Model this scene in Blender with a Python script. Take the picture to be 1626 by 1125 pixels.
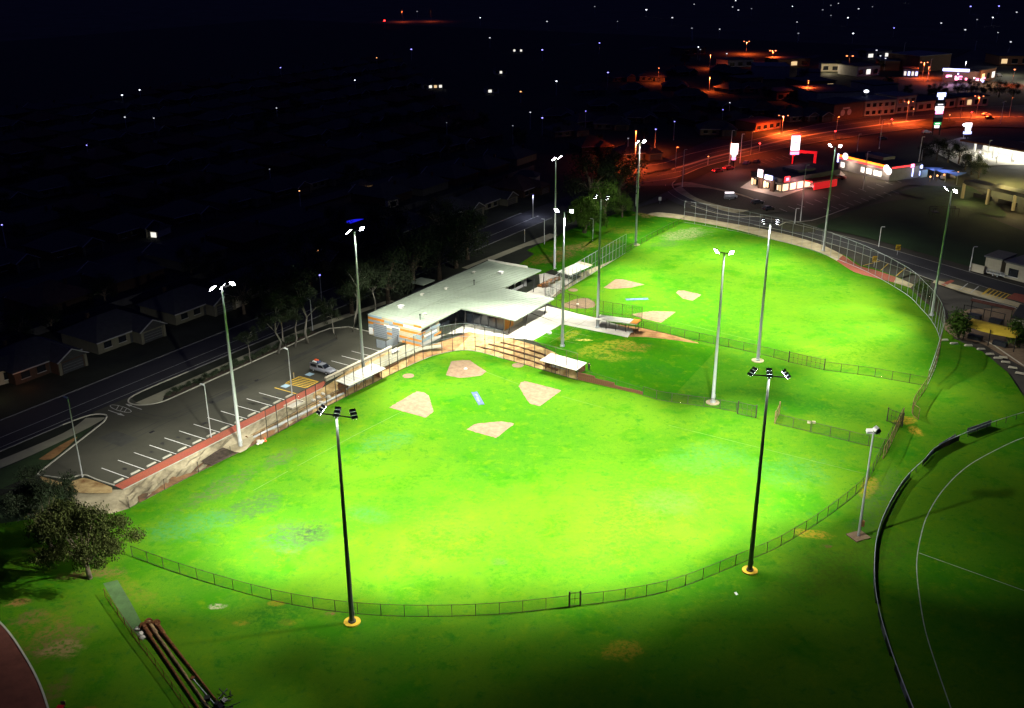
import bpy, bmesh, math, random
from mathutils import Vector, Matrix
from mathutils.geometry import tessellate_polygon
for o in list(bpy.data.objects): bpy.data.objects.remove(o)
random.seed(7)
R = math.radians
scene = bpy.context.scene

# ---------------------------------------------------------------- camera, night sky, exposure
CAM_H, PITCH, ROLL, FPX = 78.5, R(22.06), R(0.295), 1600.0
cam = bpy.data.cameras.new('camera'); cam_o = bpy.data.objects.new('camera', cam)
scene.collection.objects.link(cam_o); scene.camera = cam_o
cam.sensor_width = 36; cam.lens = 36 * FPX / 1626; cam.clip_start = 1; cam.clip_end = 12000
cam_o.matrix_world = Matrix.Translation((0, 0, CAM_H)) @ Matrix.Rotation(R(90) - PITCH, 4, 'X') @ Matrix.Rotation(-ROLL, 4, 'Z')
world = bpy.data.worlds.new('World'); scene.world = world; world.use_nodes = True
wn = world.node_tree.nodes; wl = world.node_tree.links
bg = wn['Background']; bg.inputs['Color'].default_value = (0.16, 0.19, 1.0, 1); bg.inputs['Strength'].default_value = 0.05   # clear moonless night
moon = bpy.data.lights.new('moon', 'SUN'); moon.energy = 0.002; moon.angle = R(0.5); moon.color = (0.75, 0.85, 1)
moon_o = bpy.data.objects.new('moon', moon); moon_o.rotation_euler = (R(40), R(8), R(30)); scene.collection.objects.link(moon_o)
scene.view_settings.view_transform = 'Standard'; scene.view_settings.look = 'None'
scene.view_settings.exposure = 0; scene.view_settings.gamma = 1; scene.view_settings.use_curve_mapping = False
scene.render.engine = 'CYCLES'
cy = scene.cycles
cy.use_denoising = True; cy.max_bounces = 6; cy.diffuse_bounces = 3; cy.glossy_bounces = 3; cy.transparent_max_bounces = 24
cy.sample_clamp_indirect = 3; cy.use_light_tree = True; cy.caustics_reflective = False; cy.caustics_refractive = False
FLOOD = 1.0    # common factor of all flood lamps

# ---------------------------------------------------------------- survey: ground position of a sighted point
def at(px, py, z=0.0):
    x = (px - 813) / FPX; y = -(py - 562.5) / FPX
    c, s = math.cos(ROLL), math.sin(ROLL); x, y = c*x - s*y, s*x + c*y
    d = Vector((x, math.cos(PITCH) + y*math.sin(PITCH), -math.sin(PITCH) + y*math.cos(PITCH)))
    t = (z - CAM_H) / d.z
    return Vector((d.x*t, d.y*t, z))
A0 = R(57.5)
def uv(u, v, z=0.0): return Vector((u*math.cos(A0) + v*math.sin(A0), u*math.sin(A0) - v*math.cos(A0), z))
def ats(pts, z=0.0): return [at(p[0], p[1], p[2] if len(p) > 2 else z) for p in pts]
def smooth(pts, step=2.0):
    out = []; n = len(pts)
    for i in range(n-1):
        p0, p1, p2, p3 = pts[max(i-1, 0)], pts[i], pts[i+1], pts[min(i+2, n-1)]
        k = max(1, int((p2-p1).length/step))
        for j in range(k):
            t = j/k
            out.append(0.5*((2*p1) + (p2-p0)*t + (2*p0-5*p1+4*p2-p3)*t*t + (3*p1-p0-3*p2+p3)*t**3))
    out.append(pts[-1].copy()); return out
def resample(pts, n=None, step=None):
    L = [0]
    for a, b in zip(pts, pts[1:]): L.append(L[-1] + (b-a).length)
    if n is None: n = max(2, int(round(L[-1]/step)) + 1)
    out = []; j = 0
    for i in range(n):
        s = L[-1]*i/(n-1)
        while j < len(L)-2 and L[j+1] < s: j += 1
        t = 0 if L[j+1] == L[j] else (s-L[j])/(L[j+1]-L[j])
        out.append(pts[j].lerp(pts[j+1], min(max(t, 0), 1)))
    return out

# ---------------------------------------------------------------- materials
MATS = {}
def newmat(name):
    m = bpy.data.materials.new(name); m.use_nodes = True; MATS[name] = m
    nt = m.node_tree; return m, nt, nt.nodes['Principled BSDF']
def mat(name, col, rough=0.7, metal=0.0, var=0.25, scale=0.6, bump=0.0, col2=None, spec=0.3):
    m, nt, b = newmat(name); N, L = nt.nodes, nt.links
    b.inputs['Roughness'].default_value = rough; b.inputs['Metallic'].default_value = metal
    b.inputs['Specular IOR Level'].default_value = spec
    if var > 0:
        tc = N.new('ShaderNodeTexCoord'); n = N.new('ShaderNodeTexNoise'); n.inputs['Scale'].default_value = scale
        n.inputs['Detail'].default_value = 8; n.inputs['Roughness'].default_value = 0.65
        L.new(tc.outputs['Object'], n.inputs['Vector'])
        r = N.new('ShaderNodeValToRGB'); r.color_ramp.elements[0].position = 0.3; r.color_ramp.elements[1].position = 0.7
        c2 = col2 or tuple(c*(1+var) for c in col); c1 = tuple(c*(1-var) for c in col)
        r.color_ramp.elements[0].color = (*c1, 1); r.color_ramp.elements[1].color = (*c2, 1)
        L.new(n.outputs['Fac'], r.inputs['Fac']); L.new(r.outputs['Color'], b.inputs['Base Color'])
        if bump:
            n2 = N.new('ShaderNodeTexNoise'); n2.inputs['Scale'].default_value = scale*6; n2.inputs['Detail'].default_value = 6
            L.new(tc.outputs['Object'], n2.inputs['Vector'])
            bp = N.new('ShaderNodeBump'); bp.inputs['Strength'].default_value = bump; bp.inputs['Distance'].default_value = 0.05
            L.new(n2.outputs['Fac'], bp.inputs['Height']); L.new(bp.outputs['Normal'], b.inputs['Normal'])
    else: b.inputs['Base Color'].default_value = (*col, 1)
    return m
def glow(name, col, strength, sampled=False):
    m, nt, b = newmat(name)
    b.inputs['Base Color'].default_value = (*[min(c, 0.8) for c in col], 1)
    b.inputs['Emission Color'].default_value = (*col, 1); b.inputs['Emission Strength'].default_value = strength
    m.cycles.emission_sampling = 'FRONT' if sampled else 'NONE'
    return m
def mesh_wire(name, col, opacity, metal=0.6):
    m, nt, b = newmat(name); N, L = nt.nodes, nt.links
    b.inputs['Base Color'].default_value = (*col, 1); b.inputs['Metallic'].default_value = metal; b.inputs['Roughness'].default_value = 0.5
    tr = N.new('ShaderNodeBsdfTransparent'); mx = N.new('ShaderNodeMixShader')
    tc = N.new('ShaderNodeTexCoord'); n = N.new('ShaderNodeTexNoise'); n.inputs['Scale'].default_value = 0.35; n.inputs['Detail'].default_value = 3
    L.new(tc.outputs['Object'], n.inputs['Vector'])
    mp = N.new('ShaderNodeMapRange'); mp.inputs['From Min'].default_value = 0.3; mp.inputs['From Max'].default_value = 0.7
    mp.inputs['To Min'].default_value = opacity*0.75; mp.inputs['To Max'].default_value = opacity*1.25
    L.new(n.outputs['Fac'], mp.inputs['Value']); L.new(mp.outputs['Result'], mx.inputs['Fac'])
    L.new(tr.outputs[0], mx.inputs[1]); L.new(b.outputs[0], mx.inputs[2]); L.new(mx.outputs[0], N['Material Output'].inputs['Surface'])
    return m

def grass_mat(name, base, lime, patches=(), fleck=(0.022, 0.13, 0.022), green=(0.022, 0.135, 0.003)):
    """turf with soft mottling, yellower swards, bluish weeds and worn and painted-bright places of their own shape: patches = (pos, rx, ry, angle, colour, density)"""
    m, nt, b = newmat(name); N, L = nt.nodes, nt.links
    b.inputs['Roughness'].default_value = 0.9; b.inputs['Specular IOR Level'].default_value = 0.0
    tc = N.new('ShaderNodeTexCoord')
    def noise(scale, detail=6, rough=0.6, dist=0.0):
        n = N.new('ShaderNodeTexNoise'); n.inputs['Scale'].default_value = scale; n.inputs['Detail'].default_value = detail
        n.inputs['Roughness'].default_value = rough; n.inputs['Distortion'].default_value = dist
        L.new(tc.outputs['Object'], n.inputs['Vector']); return n.outputs['Fac']
    def ramp(f, a, c):
        r = N.new('ShaderNodeMapRange'); r.interpolation_type = 'SMOOTHSTEP'
        r.inputs['From Min'].default_value = a; r.inputs['From Max'].default_value = c; L.new(f, r.inputs['Value']); return r.outputs['Result']
    def mix(f, c1, c2):
        x = N.new('ShaderNodeMix'); x.data_type = 'RGBA'
        L.new(f, x.inputs['Factor'])
        for i, c in ((6, c1), (7, c2)):
            if isinstance(c, tuple): x.inputs[i].default_value = (*c, 1)
            else: L.new(c, x.inputs[i])
        return x.outputs[2]
    def mul(a, c):
        x = N.new('ShaderNodeMath'); x.operation = 'MULTIPLY'
        for i, q in ((0, a), (1, c)):
            if isinstance(q, (int, float)): x.inputs[i].default_value = q
            else: L.new(q, x.inputs[i])
        return x.outputs[0]
    col = mix(ramp(noise(0.035, 5, 0.55, 0.6), 0.38, 0.62), base, lime)
    col = mix(mul(ramp(noise(0.11, 6, 0.6, 0.4), 0.48, 0.68), 0.75), col, green)
    col = mix(mul(ramp(noise(0.55, 5, 0.7, 0.5), 0.58, 0.72), 0.55), col, fleck)
    col = mix(mul(ramp(noise(2.6, 4, 0.7), 0.5, 0.75), 0.35), col, (green[0]*0.7, green[1]*0.7, green[2]*0.7))
    col = mix(mul(ramp(noise(9.0, 3, 0.8), 0.40, 0.62), 0.42), col, (0.022, 0.092, 0.003))
    col = mix(mul(ramp(noise(4.0, 3, 0.8, 0.3), 0.56, 0.70), 0.35), col, (0.10, 0.17, 0.012))
    col = mix(mul(ramp(noise(0.42, 8, 0.8, 0.15), 0.50, 0.66), 0.6), col, (0.095, 0.165, 0.004))
    col = mix(mul(ramp(noise(0.30, 8, 0.82, 0.2), 0.52, 0.66), 0.7), col, (0.014, 0.115, 0.006))
    col = mix(mul(ramp(noise(1.1, 6, 0.8, 0.6), 0.54, 0.66), 0.6), col, (0.018, 0.105, 0.012))
    wob = noise(0.25, 8, 0.75); fine = noise(1.3, 6, 0.8)
    for (p, rx, ry, ang, c, dens) in patches:
        mp = N.new('ShaderNodeMapping'); mp.vector_type = 'TEXTURE'
        mp.inputs['Location'].default_value = (p.x, p.y, 0); mp.inputs['Rotation'].default_value = (0, 0, ang); mp.inputs['Scale'].default_value = (rx, ry, 1e6)
        L.new(tc.outputs['Object'], mp.inputs['Vector'])
        ln = N.new('ShaderNodeVectorMath'); ln.operation = 'LENGTH'; L.new(mp.outputs['Vector'], ln.inputs[0])
        a1 = N.new('ShaderNodeMath'); a1.operation = 'MULTIPLY_ADD'; L.new(wob, a1.inputs[0]); a1.inputs[1].default_value = -2.4; a1.inputs[2].default_value = 1.2
        a2 = N.new('ShaderNodeMath'); a2.operation = 'ADD'; L.new(ln.outputs['Value'], a2.inputs[0]); L.new(a1.outputs[0], a2.inputs[1])
        msk = N.new('ShaderNodeMapRange'); msk.interpolation_type = 'SMOOTHSTEP'; msk.inputs['From Min'].default_value = 1.05; msk.inputs['From Max'].default_value = 0.45
        L.new(a2.outputs[0], msk.inputs['Value'])
        f = mul(mul(msk.outputs['Result'], ramp(fine, 0.40, 0.58)), dens)
        col = mix(f, col, c)
    L.new(col, b.inputs['Base Color'])
    bp = N.new('ShaderNodeBump'); bp.inputs['Strength'].default_value = 0.35; bp.inputs['Distance'].default_value = 0.06
    L.new(noise(5.0, 6, 0.75), bp.inputs['Height']); L.new(bp.outputs['Normal'], b.inputs['Normal'])
    return m

M = MATS
mat('soil', (0.05, 0.045, 0.035), 0.95, var=0.4, scale=0.03)
mat('asphalt', (0.052, 0.053, 0.036), 0.85, var=0.28, scale=0.10, bump=0.25, col2=(0.062, 0.060, 0.042))
mat('road_asphalt', (0.042, 0.042, 0.044), 0.8, var=0.2, scale=0.12, bump=0.15)
mat('concrete', (0.42, 0.40, 0.34), 0.8, var=0.15, scale=0.4, bump=0.1)
mat('path_concrete', (0.26, 0.25, 0.17), 0.85, var=0.15, scale=0.4, bump=0.1)
mat('kerb', (0.36, 0.35, 0.28), 0.8, var=0.15, scale=1.0)
mat('limestone', (0.52, 0.48, 0.36), 0.85, var=0.15, scale=0.8)
mat('white_paint', (0.72, 0.72, 0.68), 0.6, var=0.12, scale=2.0)
mat('worn_paint', (0.42, 0.42, 0.38), 0.7, var=0.3, scale=1.5)
mat('yellow_paint', (0.62, 0.40, 0.03), 0.6, var=0.2, scale=2.0)
mat('blue_paint', (0.30, 0.45, 0.55), 0.6, var=0.2, scale=2.0)
mat('clay', (0.18, 0.122, 0.072), 0.95, var=0.28, scale=0.9, bump=0.5)
mat('ochre', (0.27, 0.12, 0.03), 0.95, var=0.5, scale=0.45, bump=0.5, col2=(0.48, 0.36, 0.16))
mat('joint', (0.16, 0.15, 0.12), 0.9, var=.2)
mat('red_earth', (0.22, 0.08, 0.025), 0.95, var=0.5, scale=0.5, bump=0.4, col2=(0.36, 0.2, 0.07))
mat('sand', (0.30, 0.24, 0.13), 0.95, var=0.35, scale=0.35, bump=0.4, col2=(0.42, 0.37, 0.24))
mat('pale_sand', (0.14, 0.105, 0.06), 0.95, var=0.6, scale=0.22, bump=0.6, col2=(0.40, 0.35, 0.22))
mat('soil_dark', (0.075, 0.055, 0.045), 0.95, var=0.6, scale=0.35, bump=0.5, col2=(0.26, 0.13, 0.05))
mat('bright_sand', (0.42, 0.34, 0.17), 0.95, var=0.3, scale=0.3, bump=0.3, col2=(0.60, 0.52, 0.32))
mat('oil', (0.022, 0.022, 0.019), 0.6, var=0.4, scale=1.2)
mat('new_asphalt', (0.036, 0.037, 0.030), 0.85, var=0.25, scale=0.6)
mat('mulch', (0.045, 0.032, 0.022), 0.95, var=0.5, scale=1.5, bump=0.5)
mat('timber', (0.11, 0.05, 0.022), 0.85, var=0.45, scale=1.2, bump=0.3)
mat('roof_metal', (0.25, 0.30, 0.23), 0.45, var=0.1, scale=0.25, metal=0.0)
mat('roof_white', (0.62, 0.61, 0.52), 0.5, var=0.12, scale=0.5)
mat('dark_wall', (0.018, 0.022, 0.028), 0.5, var=0.3, scale=0.7)
mat('dark_metal', (0.022, 0.022, 0.024), 0.5, var=0.3, scale=2.0, metal=0.2)
mat('black_housing', (0.012, 0.012, 0.014), 0.45, var=0.2, scale=4.0)
mat('galvanised', (0.42, 0.44, 0.44), 0.5, var=0.15, scale=0.6, metal=0.15)
mat('post_steel', (0.05, 0.042, 0.035), 0.6, var=0.4, scale=1.5, metal=0.3)
mat('post_pale', (0.22, 0.24, 0.24), 0.5, var=0.2, scale=1.5, metal=0.2)
mat('street_asphalt', (0.02, 0.02, 0.024), 0.8, var=0.2, scale=0.12)  # darker copy of the road asphalt, night darkness put into the colour
mat('street_kerb', (0.12, 0.12, 0.12), 0.8, var=0.25, scale=0.5)  # kerb copy darkened in colour for the unlit street
mat('street_verge', (0.014, 0.017, 0.009), 0.95, var=0.5, scale=0.15, bump=0.3)  # verge colour lowered to near black to imitate the unlit ground
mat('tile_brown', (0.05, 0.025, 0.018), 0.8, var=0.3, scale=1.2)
mat('house_cream', (0.11, 0.105, 0.075), 0.85, var=0.15, scale=0.7)  # darker copy of the cream wall, suburb darkness put into the colour
mat('house_brick', (0.045, 0.026, 0.018), 0.9, var=0.25, scale=2.0)  # brick wall copy darkened the same way for the unlit houses
mat('house_trim', (0.28, 0.28, 0.28), 0.6, var=0.1, scale=2)  # white trim copy darkened for the unlit houses
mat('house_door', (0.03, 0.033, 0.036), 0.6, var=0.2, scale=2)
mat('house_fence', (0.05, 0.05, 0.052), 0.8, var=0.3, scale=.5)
mat('pole_dark', (0.09, 0.10, 0.09), 0.45, var=0.2, scale=0.6, metal=0.4)
mat('drain_grass', (0.055, 0.11, 0.035), 0.95, var=0.3, scale=0.6)
mat('rust', (0.09, 0.028, 0.012), 0.9, var=0.5, scale=2.5, col2=(0.2, 0.08, 0.02), bump=0.3)
mat('rust_pipe', (0.13, 0.075, 0.03), 0.7, var=0.5, scale=1.2, col2=(0.3, 0.2, 0.09))
mat('bark', (0.13, 0.10, 0.07), 0.95, var=0.4, scale=1.5, bump=0.4)
mat('pale_bark', (0.17, 0.16, 0.13), 0.9, var=0.35, scale=1.2, bump=0.3)
mat('leaf_gum', (0.028, 0.042, 0.010), 0.85, var=0.6, scale=0.9, col2=(0.07, 0.085, 0.02), spec=0.1)
mat('leaf_dark', (0.014, 0.023, 0.008), 0.75, var=0.5, scale=0.5, spec=0.25)
mat('leaf_willow', (0.03, 0.07, 0.008), 0.85, var=0.6, scale=0.35, col2=(0.065, 0.13, 0.012), spec=0.15)
mat('leaf_hedge', (0.03, 0.045, 0.02), 0.8, var=0.5, scale=1.5)
mat('wall_cream', (0.40, 0.37, 0.28), 0.85, var=0.12, scale=0.7)
mat('wall_brick', (0.20, 0.10, 0.06), 0.9, var=0.25, scale=2.0)
mat('wall_grey', (0.22, 0.22, 0.22), 0.8, var=0.15, scale=0.5)
mat('wall_brown', (0.10, 0.065, 0.045), 0.85, var=0.2, scale=0.8)
mat('tile_dark', (0.03, 0.031, 0.032), 0.75, var=0.3, scale=1.2, bump=0.3)
mat('tile_red', (0.12, 0.04, 0.025), 0.8, var=0.3, scale=1.2, bump=0.3)
mat('tile_grey', (0.12, 0.12, 0.125), 0.7, var=0.25, scale=1.2, bump=0.3)
mat('trim_white', (0.6, 0.6, 0.58), 0.6, var=0.1, scale=2)
mat('glass', (0.012, 0.015, 0.02), 0.12, var=0, spec=0.6)
mat('rubber', (0.012, 0.012, 0.012), 0.85, var=0.2, scale=5)
mat('panel_orange', (0.45, 0.17, 0.02), 0.6, var=0.1, scale=1.5)
mat('panel_blue', (0.22, 0.30, 0.34), 0.6, var=0.1, scale=1.5)
mat('panel_cream', (0.36, 0.32, 0.21), 0.6, var=0.1, scale=1.5)
mat('panel_grey', (0.20, 0.23, 0.25), 0.6, var=0.1, scale=1.5)
mat('red_metal', (0.42, 0.012, 0.012), 0.45, var=0.1, scale=1)
mat('sail_yellow', (0.55, 0.38, 0.03), 0.8, var=0.15, scale=0.6)
mat('sail_blue', (0.10, 0.18, 0.45), 0.7, var=0.15, scale=0.6)
mat('cone_orange', (0.7, 0.09, 0.02), 0.6, var=0.1, scale=3)
mat('mat_blue', (0.045, 0.075, 0.16), 0.8, var=0.25, scale=1.5, col2=(0.08, 0.12, 0.22))
mat('mat_stripe', (0.13, 0.17, 0.24), 0.8, var=0.2, scale=1.5)
mat('chalk', (0.07, 0.155, 0.02), 0.9, var=0.35, scale=0.8)
mat('oval_chalk', (0.30, 0.36, 0.24), 0.9, var=0.35, scale=0.6)
mat('skin', (0.45, 0.28, 0.2), 0.6, var=0)
mat('black_cloth', (0.012, 0.013, 0.018), 0.9, var=0.2, scale=6)
mat('hair', (0.02, 0.013, 0.01), 0.7, var=0)
mat('sign_grey', (0.16, 0.16, 0.18), 0.6, var=0.3, scale=1.2)
def brickmat():
    m, nt, b = newmat('brick_path'); N, L = nt.nodes, nt.links
    tc = N.new('ShaderNodeTexCoord'); mp = N.new('ShaderNodeMapping'); mp.inputs['Rotation'].default_value = (0, 0, -A0)
    br = N.new('ShaderNodeTexBrick'); br.inputs['Scale'].default_value = 4.5; br.inputs['Color1'].default_value = (0.42, 0.085, 0.04, 1)
    br.inputs['Color2'].default_value = (0.50, 0.12, 0.06, 1); br.inputs['Mortar'].default_value = (0.16, 0.05, 0.03, 1); br.inputs['Mortar Size'].default_value = 0.02
    L.new(tc.outputs['Object'], mp.inputs['Vector']); L.new(mp.outputs['Vector'], br.inputs['Vector'])
    n = N.new('ShaderNodeTexNoise'); n.inputs['Scale'].default_value = 0.5; n.inputs['Detail'].default_value = 8; L.new(tc.outputs['Object'], n.inputs['Vector'])
    x = N.new('ShaderNodeMix'); x.data_type = 'RGBA'; x.blend_type = 'MULTIPLY'; x.inputs['Factor'].default_value = 0.5
    L.new(br.outputs['Color'], x.inputs[6]); L.new(n.outputs['Color'], x.inputs[7]); L.new(x.outputs[2], b.inputs['Base Color'])
    b.inputs['Roughness'].default_value = 0.9
brickmat()
mat('red_asphalt', (0.11, 0.035, 0.022), 0.9, var=0.3, scale=0.5, bump=0.2)
mesh_wire('chain_dark', (0.045, 0.035, 0.025), 0.20)
mesh_wire('chain_pale', (0.30, 0.32, 0.30), 0.18)
mesh_wire('chain_green', (0.05, 0.10, 0.08), 0.26)
mesh_wire('chain_rust', (0.16, 0.09, 0.04), 0.25)
glow('lamp_lens', (0.95, 0.93, 1.0), 60)
glow('lamp_blue', (0.26, 0.24, 1.0), 4)
glow('lamp_white', (0.85, 0.9, 1.0), 3.5)
glow('lamp_faint', (0.85, 0.88, 1.0), 0.35)
glow('lamp_mid', (0.9, 0.92, 1.0), 1.1)
glow('lamp_warm', (1.0, 0.42, 0.15), 3)
glow('lamp_orange', (1.0, 0.25, 0.10), 3.6)
glow('lamp_red', (1.0, 0.02, 0.02), 25)
glow('window_warm', (1.0, 0.68, 0.34), 0.9)
glow('window_white', (1.0, 0.96, 0.85), 1.1)
glow('shop_light', (1.0, 0.72, 0.45), 1.6)
glow('sign_white', (1.0, 0.86, 0.92), 2.2)
glow('sign_blue', (0.45, 0.5, 1.0), 3.0)
glow('sign_pink', (1.0, 0.25, 0.5), 3.0)
glow('sign_red', (1.0, 0.03, 0.04), 2.2)
glow('sign_orange', (1.0, 0.22, 0.01), 2.5)
glow('sign_green', (0.05, 0.6, 0.15), 0.7)
glow('pool_glow', (0.01, 0.012, 0.75), 1.0)
glow('under_canopy', (1.0, 0.97, 0.85), 3.5)
glow('red_glow', (0.9, 0.01, 0.02), 0.55)

ORD = 'first second third fourth fifth sixth seventh eighth ninth tenth eleventh twelfth thirteenth fourteenth fifteenth'.split()
# ---------------------------------------------------------------- mesh helpers
COL = scene.collection.objects
class MB:
    def __init__(s): s.v = []; s.f = []
    def add(s, vs, fs):
        k = len(s.v); s.v += [tuple(v) for v in vs]; s.f += [tuple(i+k for i in f) for f in fs]; return s
    def box(s, c, size, rz=0.0, rx=0.0, ry=0.0):
        m = Matrix.Translation(Vector(c)) @ Matrix.Rotation(rz, 4, 'Z') @ Matrix.Rotation(ry, 4, 'Y') @ Matrix.Rotation(rx, 4, 'X')
        return s.boxm(m, size)
    def boxm(s, m, size, taper=1.0):
        x, y, z = size[0]/2, size[1]/2, size[2]/2; t = taper
        vs = [m @ Vector(p) for p in ((-x,-y,-z),(x,-y,-z),(x,y,-z),(-x,y,-z),(-x*t,-y*t,z),(x*t,-y*t,z),(x*t,y*t,z),(-x*t,y*t,z))]
        return s.add(vs, [(0,3,2,1),(4,5,6,7),(0,1,5,4),(1,2,6,5),(2,3,7,6),(3,0,4,7)])
    def tube(s, pts, rad, n=6, cap=True):
        pts = [Vector(p) for p in pts]; rad = rad if isinstance(rad, (list, tuple)) else [rad]*len(pts)
        vs = []; fs = []
        for i, p in enumerate(pts):
            d = (pts[min(i+1, len(pts)-1)] - pts[max(i-1, 0)]).normalized()
            a = d.orthogonal() if abs(d.z) < 0.95 else d.cross(Vector((0, 1, 0)))
            if abs(d.z) < 0.95: a = d.cross(Vector((0, 0, 1)))
            a.normalize(); b = d.cross(a)
            for k in range(n):
                t = 2*math.pi*k/n + math.pi/n; vs.append(p + (a*math.cos(t) + b*math.sin(t))*rad[i])
        for i in range(len(pts)-1):
            for k in range(n):
                k2 = (k+1) % n; fs.append((i*n+k, i*n+k2, (i+1)*n+k2, (i+1)*n+k))
        if cap: fs.append(tuple(reversed(range(n)))); fs.append(tuple((len(pts)-1)*n+k for k in range(n)))
        return s.add(vs, fs)
    def rect_sweep(s, pts, w, h):
        """solid strip of width w and height h standing on the line pts"""
        n = len(pts); L = []
        for i, p in enumerate(pts):
            d = pts[min(i+1, n-1)] - pts[max(i-1, 0)]; d.z = 0; d.normalize(); q = Vector((-d.y, d.x, 0))*w/2
            L += [p+q, p-q, p-q+Vector((0,0,h)), p+q+Vector((0,0,h))]
        fs = []
        for i in range(n-1):
            a, b = i*4, i*4+4
            for k in range(4): fs.append((a+k, a+(k+1)%4, b+(k+1)%4, b+k))
        fs += [(0,3,2,1), (n*4-4, n*4-3, n*4-2, n*4-1)]
        return s.add(L, fs)
    def prism(s, poly, z0, z1):
        n = len(poly); P2 = [Vector((p[0], p[1], 0)) for p in poly]
        if sum(a.x*b.y - b.x*a.y for a, b in zip(P2, P2[1:]+P2[:1])) < 0: P2.reverse()
        tri = tessellate_polygon([P2])
        vs = [(p.x, p.y, z0) for p in P2] + [(p.x, p.y, z1) for p in P2]; fs = []
        for t in tri:
            a, b, c = t
            if (P2[b]-P2[a]).cross(P2[c]-P2[a]).z < 0: a, c = c, a
            fs.append((a+n, b+n, c+n)); fs.append((c, b, a))
        for i in range(n): fs.append((i, (i+1)%n, (i+1)%n+n, i+n))
        return s.add(vs, fs)
    def hull(s, rings):
        """loft between equal rings of points, capped"""
        n = len(rings[0]); vs = [p for r in rings for p in r]; fs = []
        for i in range(len(rings)-1):
            for k in range(n): fs.append((i*n+k, i*n+(k+1)%n, (i+1)*n+(k+1)%n, (i+1)*n+k))
        fs.append(tuple(reversed(range(n)))); fs.append(tuple((len(rings)-1)*n+k for k in range(n)))
        return s.add(vs, fs)
    def mesh(s, name, m, smooth=False):
        me = bpy.data.meshes.new(name); me.from_pydata([tuple(v) for v in s.v], [], s.f); me.update()
        bm = bmesh.new(); bm.from_mesh(me); bmesh.ops.recalc_face_normals(bm, faces=bm.faces); bm.to_mesh(me); bm.free()
        if m: me.materials.append(MATS[m])
        if smooth:
            for p in me.polygons: p.use_smooth = True
        return me
    def obj(s, name, m, parent=None, smooth=False, **kw): return inst(name, s.mesh(name, m, smooth), parent, **kw)
def inst(name, me, parent=None, loc=(0,0,0), rz=0.0, scale=None, kind=None, label=None, category=None, group=None):
    o = bpy.data.objects.new(name, me); COL.link(o); o.location = loc; o.rotation_euler = (0, 0, rz)
    if scale: o.scale = (scale,)*3 if isinstance(scale, (int, float)) else scale
    if parent: o.parent = parent
    return tag(o, label, category, group, kind)
def tag(o, label=None, category=None, group=None, kind=None):
    for k, v in (('label', label), ('category', category), ('group', group), ('kind', kind)):
        if v: o[k] = v
    return o
def thing(name, label, category, loc=(0,0,0), rz=0.0, group=None): return inst(name, None, None, loc, rz, label=label, category=category, group=group)
def copy_tree(o, parent=None, loc=None, rz=None, label=None, scale=None):
    c = o.copy(); COL.link(c)
    if parent: c.parent = parent
    if loc is not None: c.location = loc
    if rz is not None: c.rotation_euler = (0, 0, rz)
    if scale: c.scale = (scale,)*3
    if label: c['label'] = label
    for ch in list(o.children): copy_tree(ch, c)
    return c
def flat(pts):
    mb = MB(); P2 = [Vector((p.x, p.y, 0)) for p in pts]
    for t in tessellate_polygon([P2]):
        a, b, c = t
        if (P2[b]-P2[a]).cross(P2[c]-P2[a]).z < 0: a, c = c, a
        k = len(mb.v); mb.v += [tuple(pts[a]), tuple(pts[b]), tuple(pts[c])]; mb.f.append((k, k+1, k+2))
    return mb
def raise_(pts, dz): return [Vector((p.x, p.y, p.z+dz)) for p in pts]
def sheet(name, pts, dz, m, kind='structure', **kw): return flat(raise_(pts, dz)).obj(name, m, kind=kind, **kw)
def strip_mb(a, b, n=None, step=2.0):
    n = n or max(2, int(max(sum((q-p).length for p, q in zip(a, a[1:])), sum((q-p).length for p, q in zip(b, b[1:])))/step)+1)
    a = resample(a, n); b = resample(b, n); mb = MB()
    mb.v = [tuple(p) for p in a] + [tuple(p) for p in b]
    mb.f = [(i, i+1, n+i+1, n+i) for i in range(n-1)]; return mb
def band_mb(pts, w):
    n = len(pts); l, r = [], []
    for i, p in enumerate(pts):
        d = pts[min(i+1, n-1)] - pts[max(i-1, 0)]; d.z = 0; d.normalize(); q = Vector((-d.y, d.x, 0))*w/2
        l.append(p+q); r.append(p-q)
    mb = MB(); mb.v = [tuple(p) for p in l+r]; mb.f = [(i, i+1, n+i+1, n+i) for i in range(n-1)]; return mb
def aim(d, up=Vector((0, 0, 1))):
    """rotation whose -Z looks along d"""
    return d.to_track_quat('-Z', 'Y')
# ================================================================ THE SETTING
PZ = 0.9                                                     # street and clubhouse level above the sunken fields
sheet('ground', [Vector((-5000, -300, 0)), Vector((5000, -300, 0)), Vector((5000, 7000, 0)), Vector((-5000, 7000, 0))], -0.30, 'soil')
# fence lines (feet of the posts)
F1_LEFT = smooth(ats([(203, 801), (300, 752), (424, 692), (500, 652), (600, 603), (660, 575), (700, 561), (745, 556), (800, 570), (860, 588), (916, 605)]), 1.5)
F1_OUT = smooth(ats([(207, 878), (270, 902), (350, 928), (450, 955), (555, 972), (660, 978), (780, 976), (900, 965), (1000, 953), (1080, 935), (1187, 893), (1230, 875), (1290, 840), (1345, 800), (1375, 770), (1400, 722), (1432, 668)]), 1.5)
BANK_TOP = smooth([uv(82.8, -124.1, PZ), uv(100, -124.1, PZ), uv(115, -124.1, PZ), uv(128, -124.3, PZ)] + ats([(560, 582), (615, 556), (660, 541), (700, 531), (745, 527), (800, 536), (850, 549), (890, 566)], PZ) + [Vector((at(918, 604).x, at(918, 604).y+.1, PZ))], 1.5)
F2_CORNER = at(866, 483)
F2_SIDE = smooth(ats([(866, 483), (900, 461), (937, 439), (995, 404)]), 1.5)
F2_LOW = smooth(ats([(995, 404), (1040, 379), (1088, 356)]), 1.5)
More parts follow.
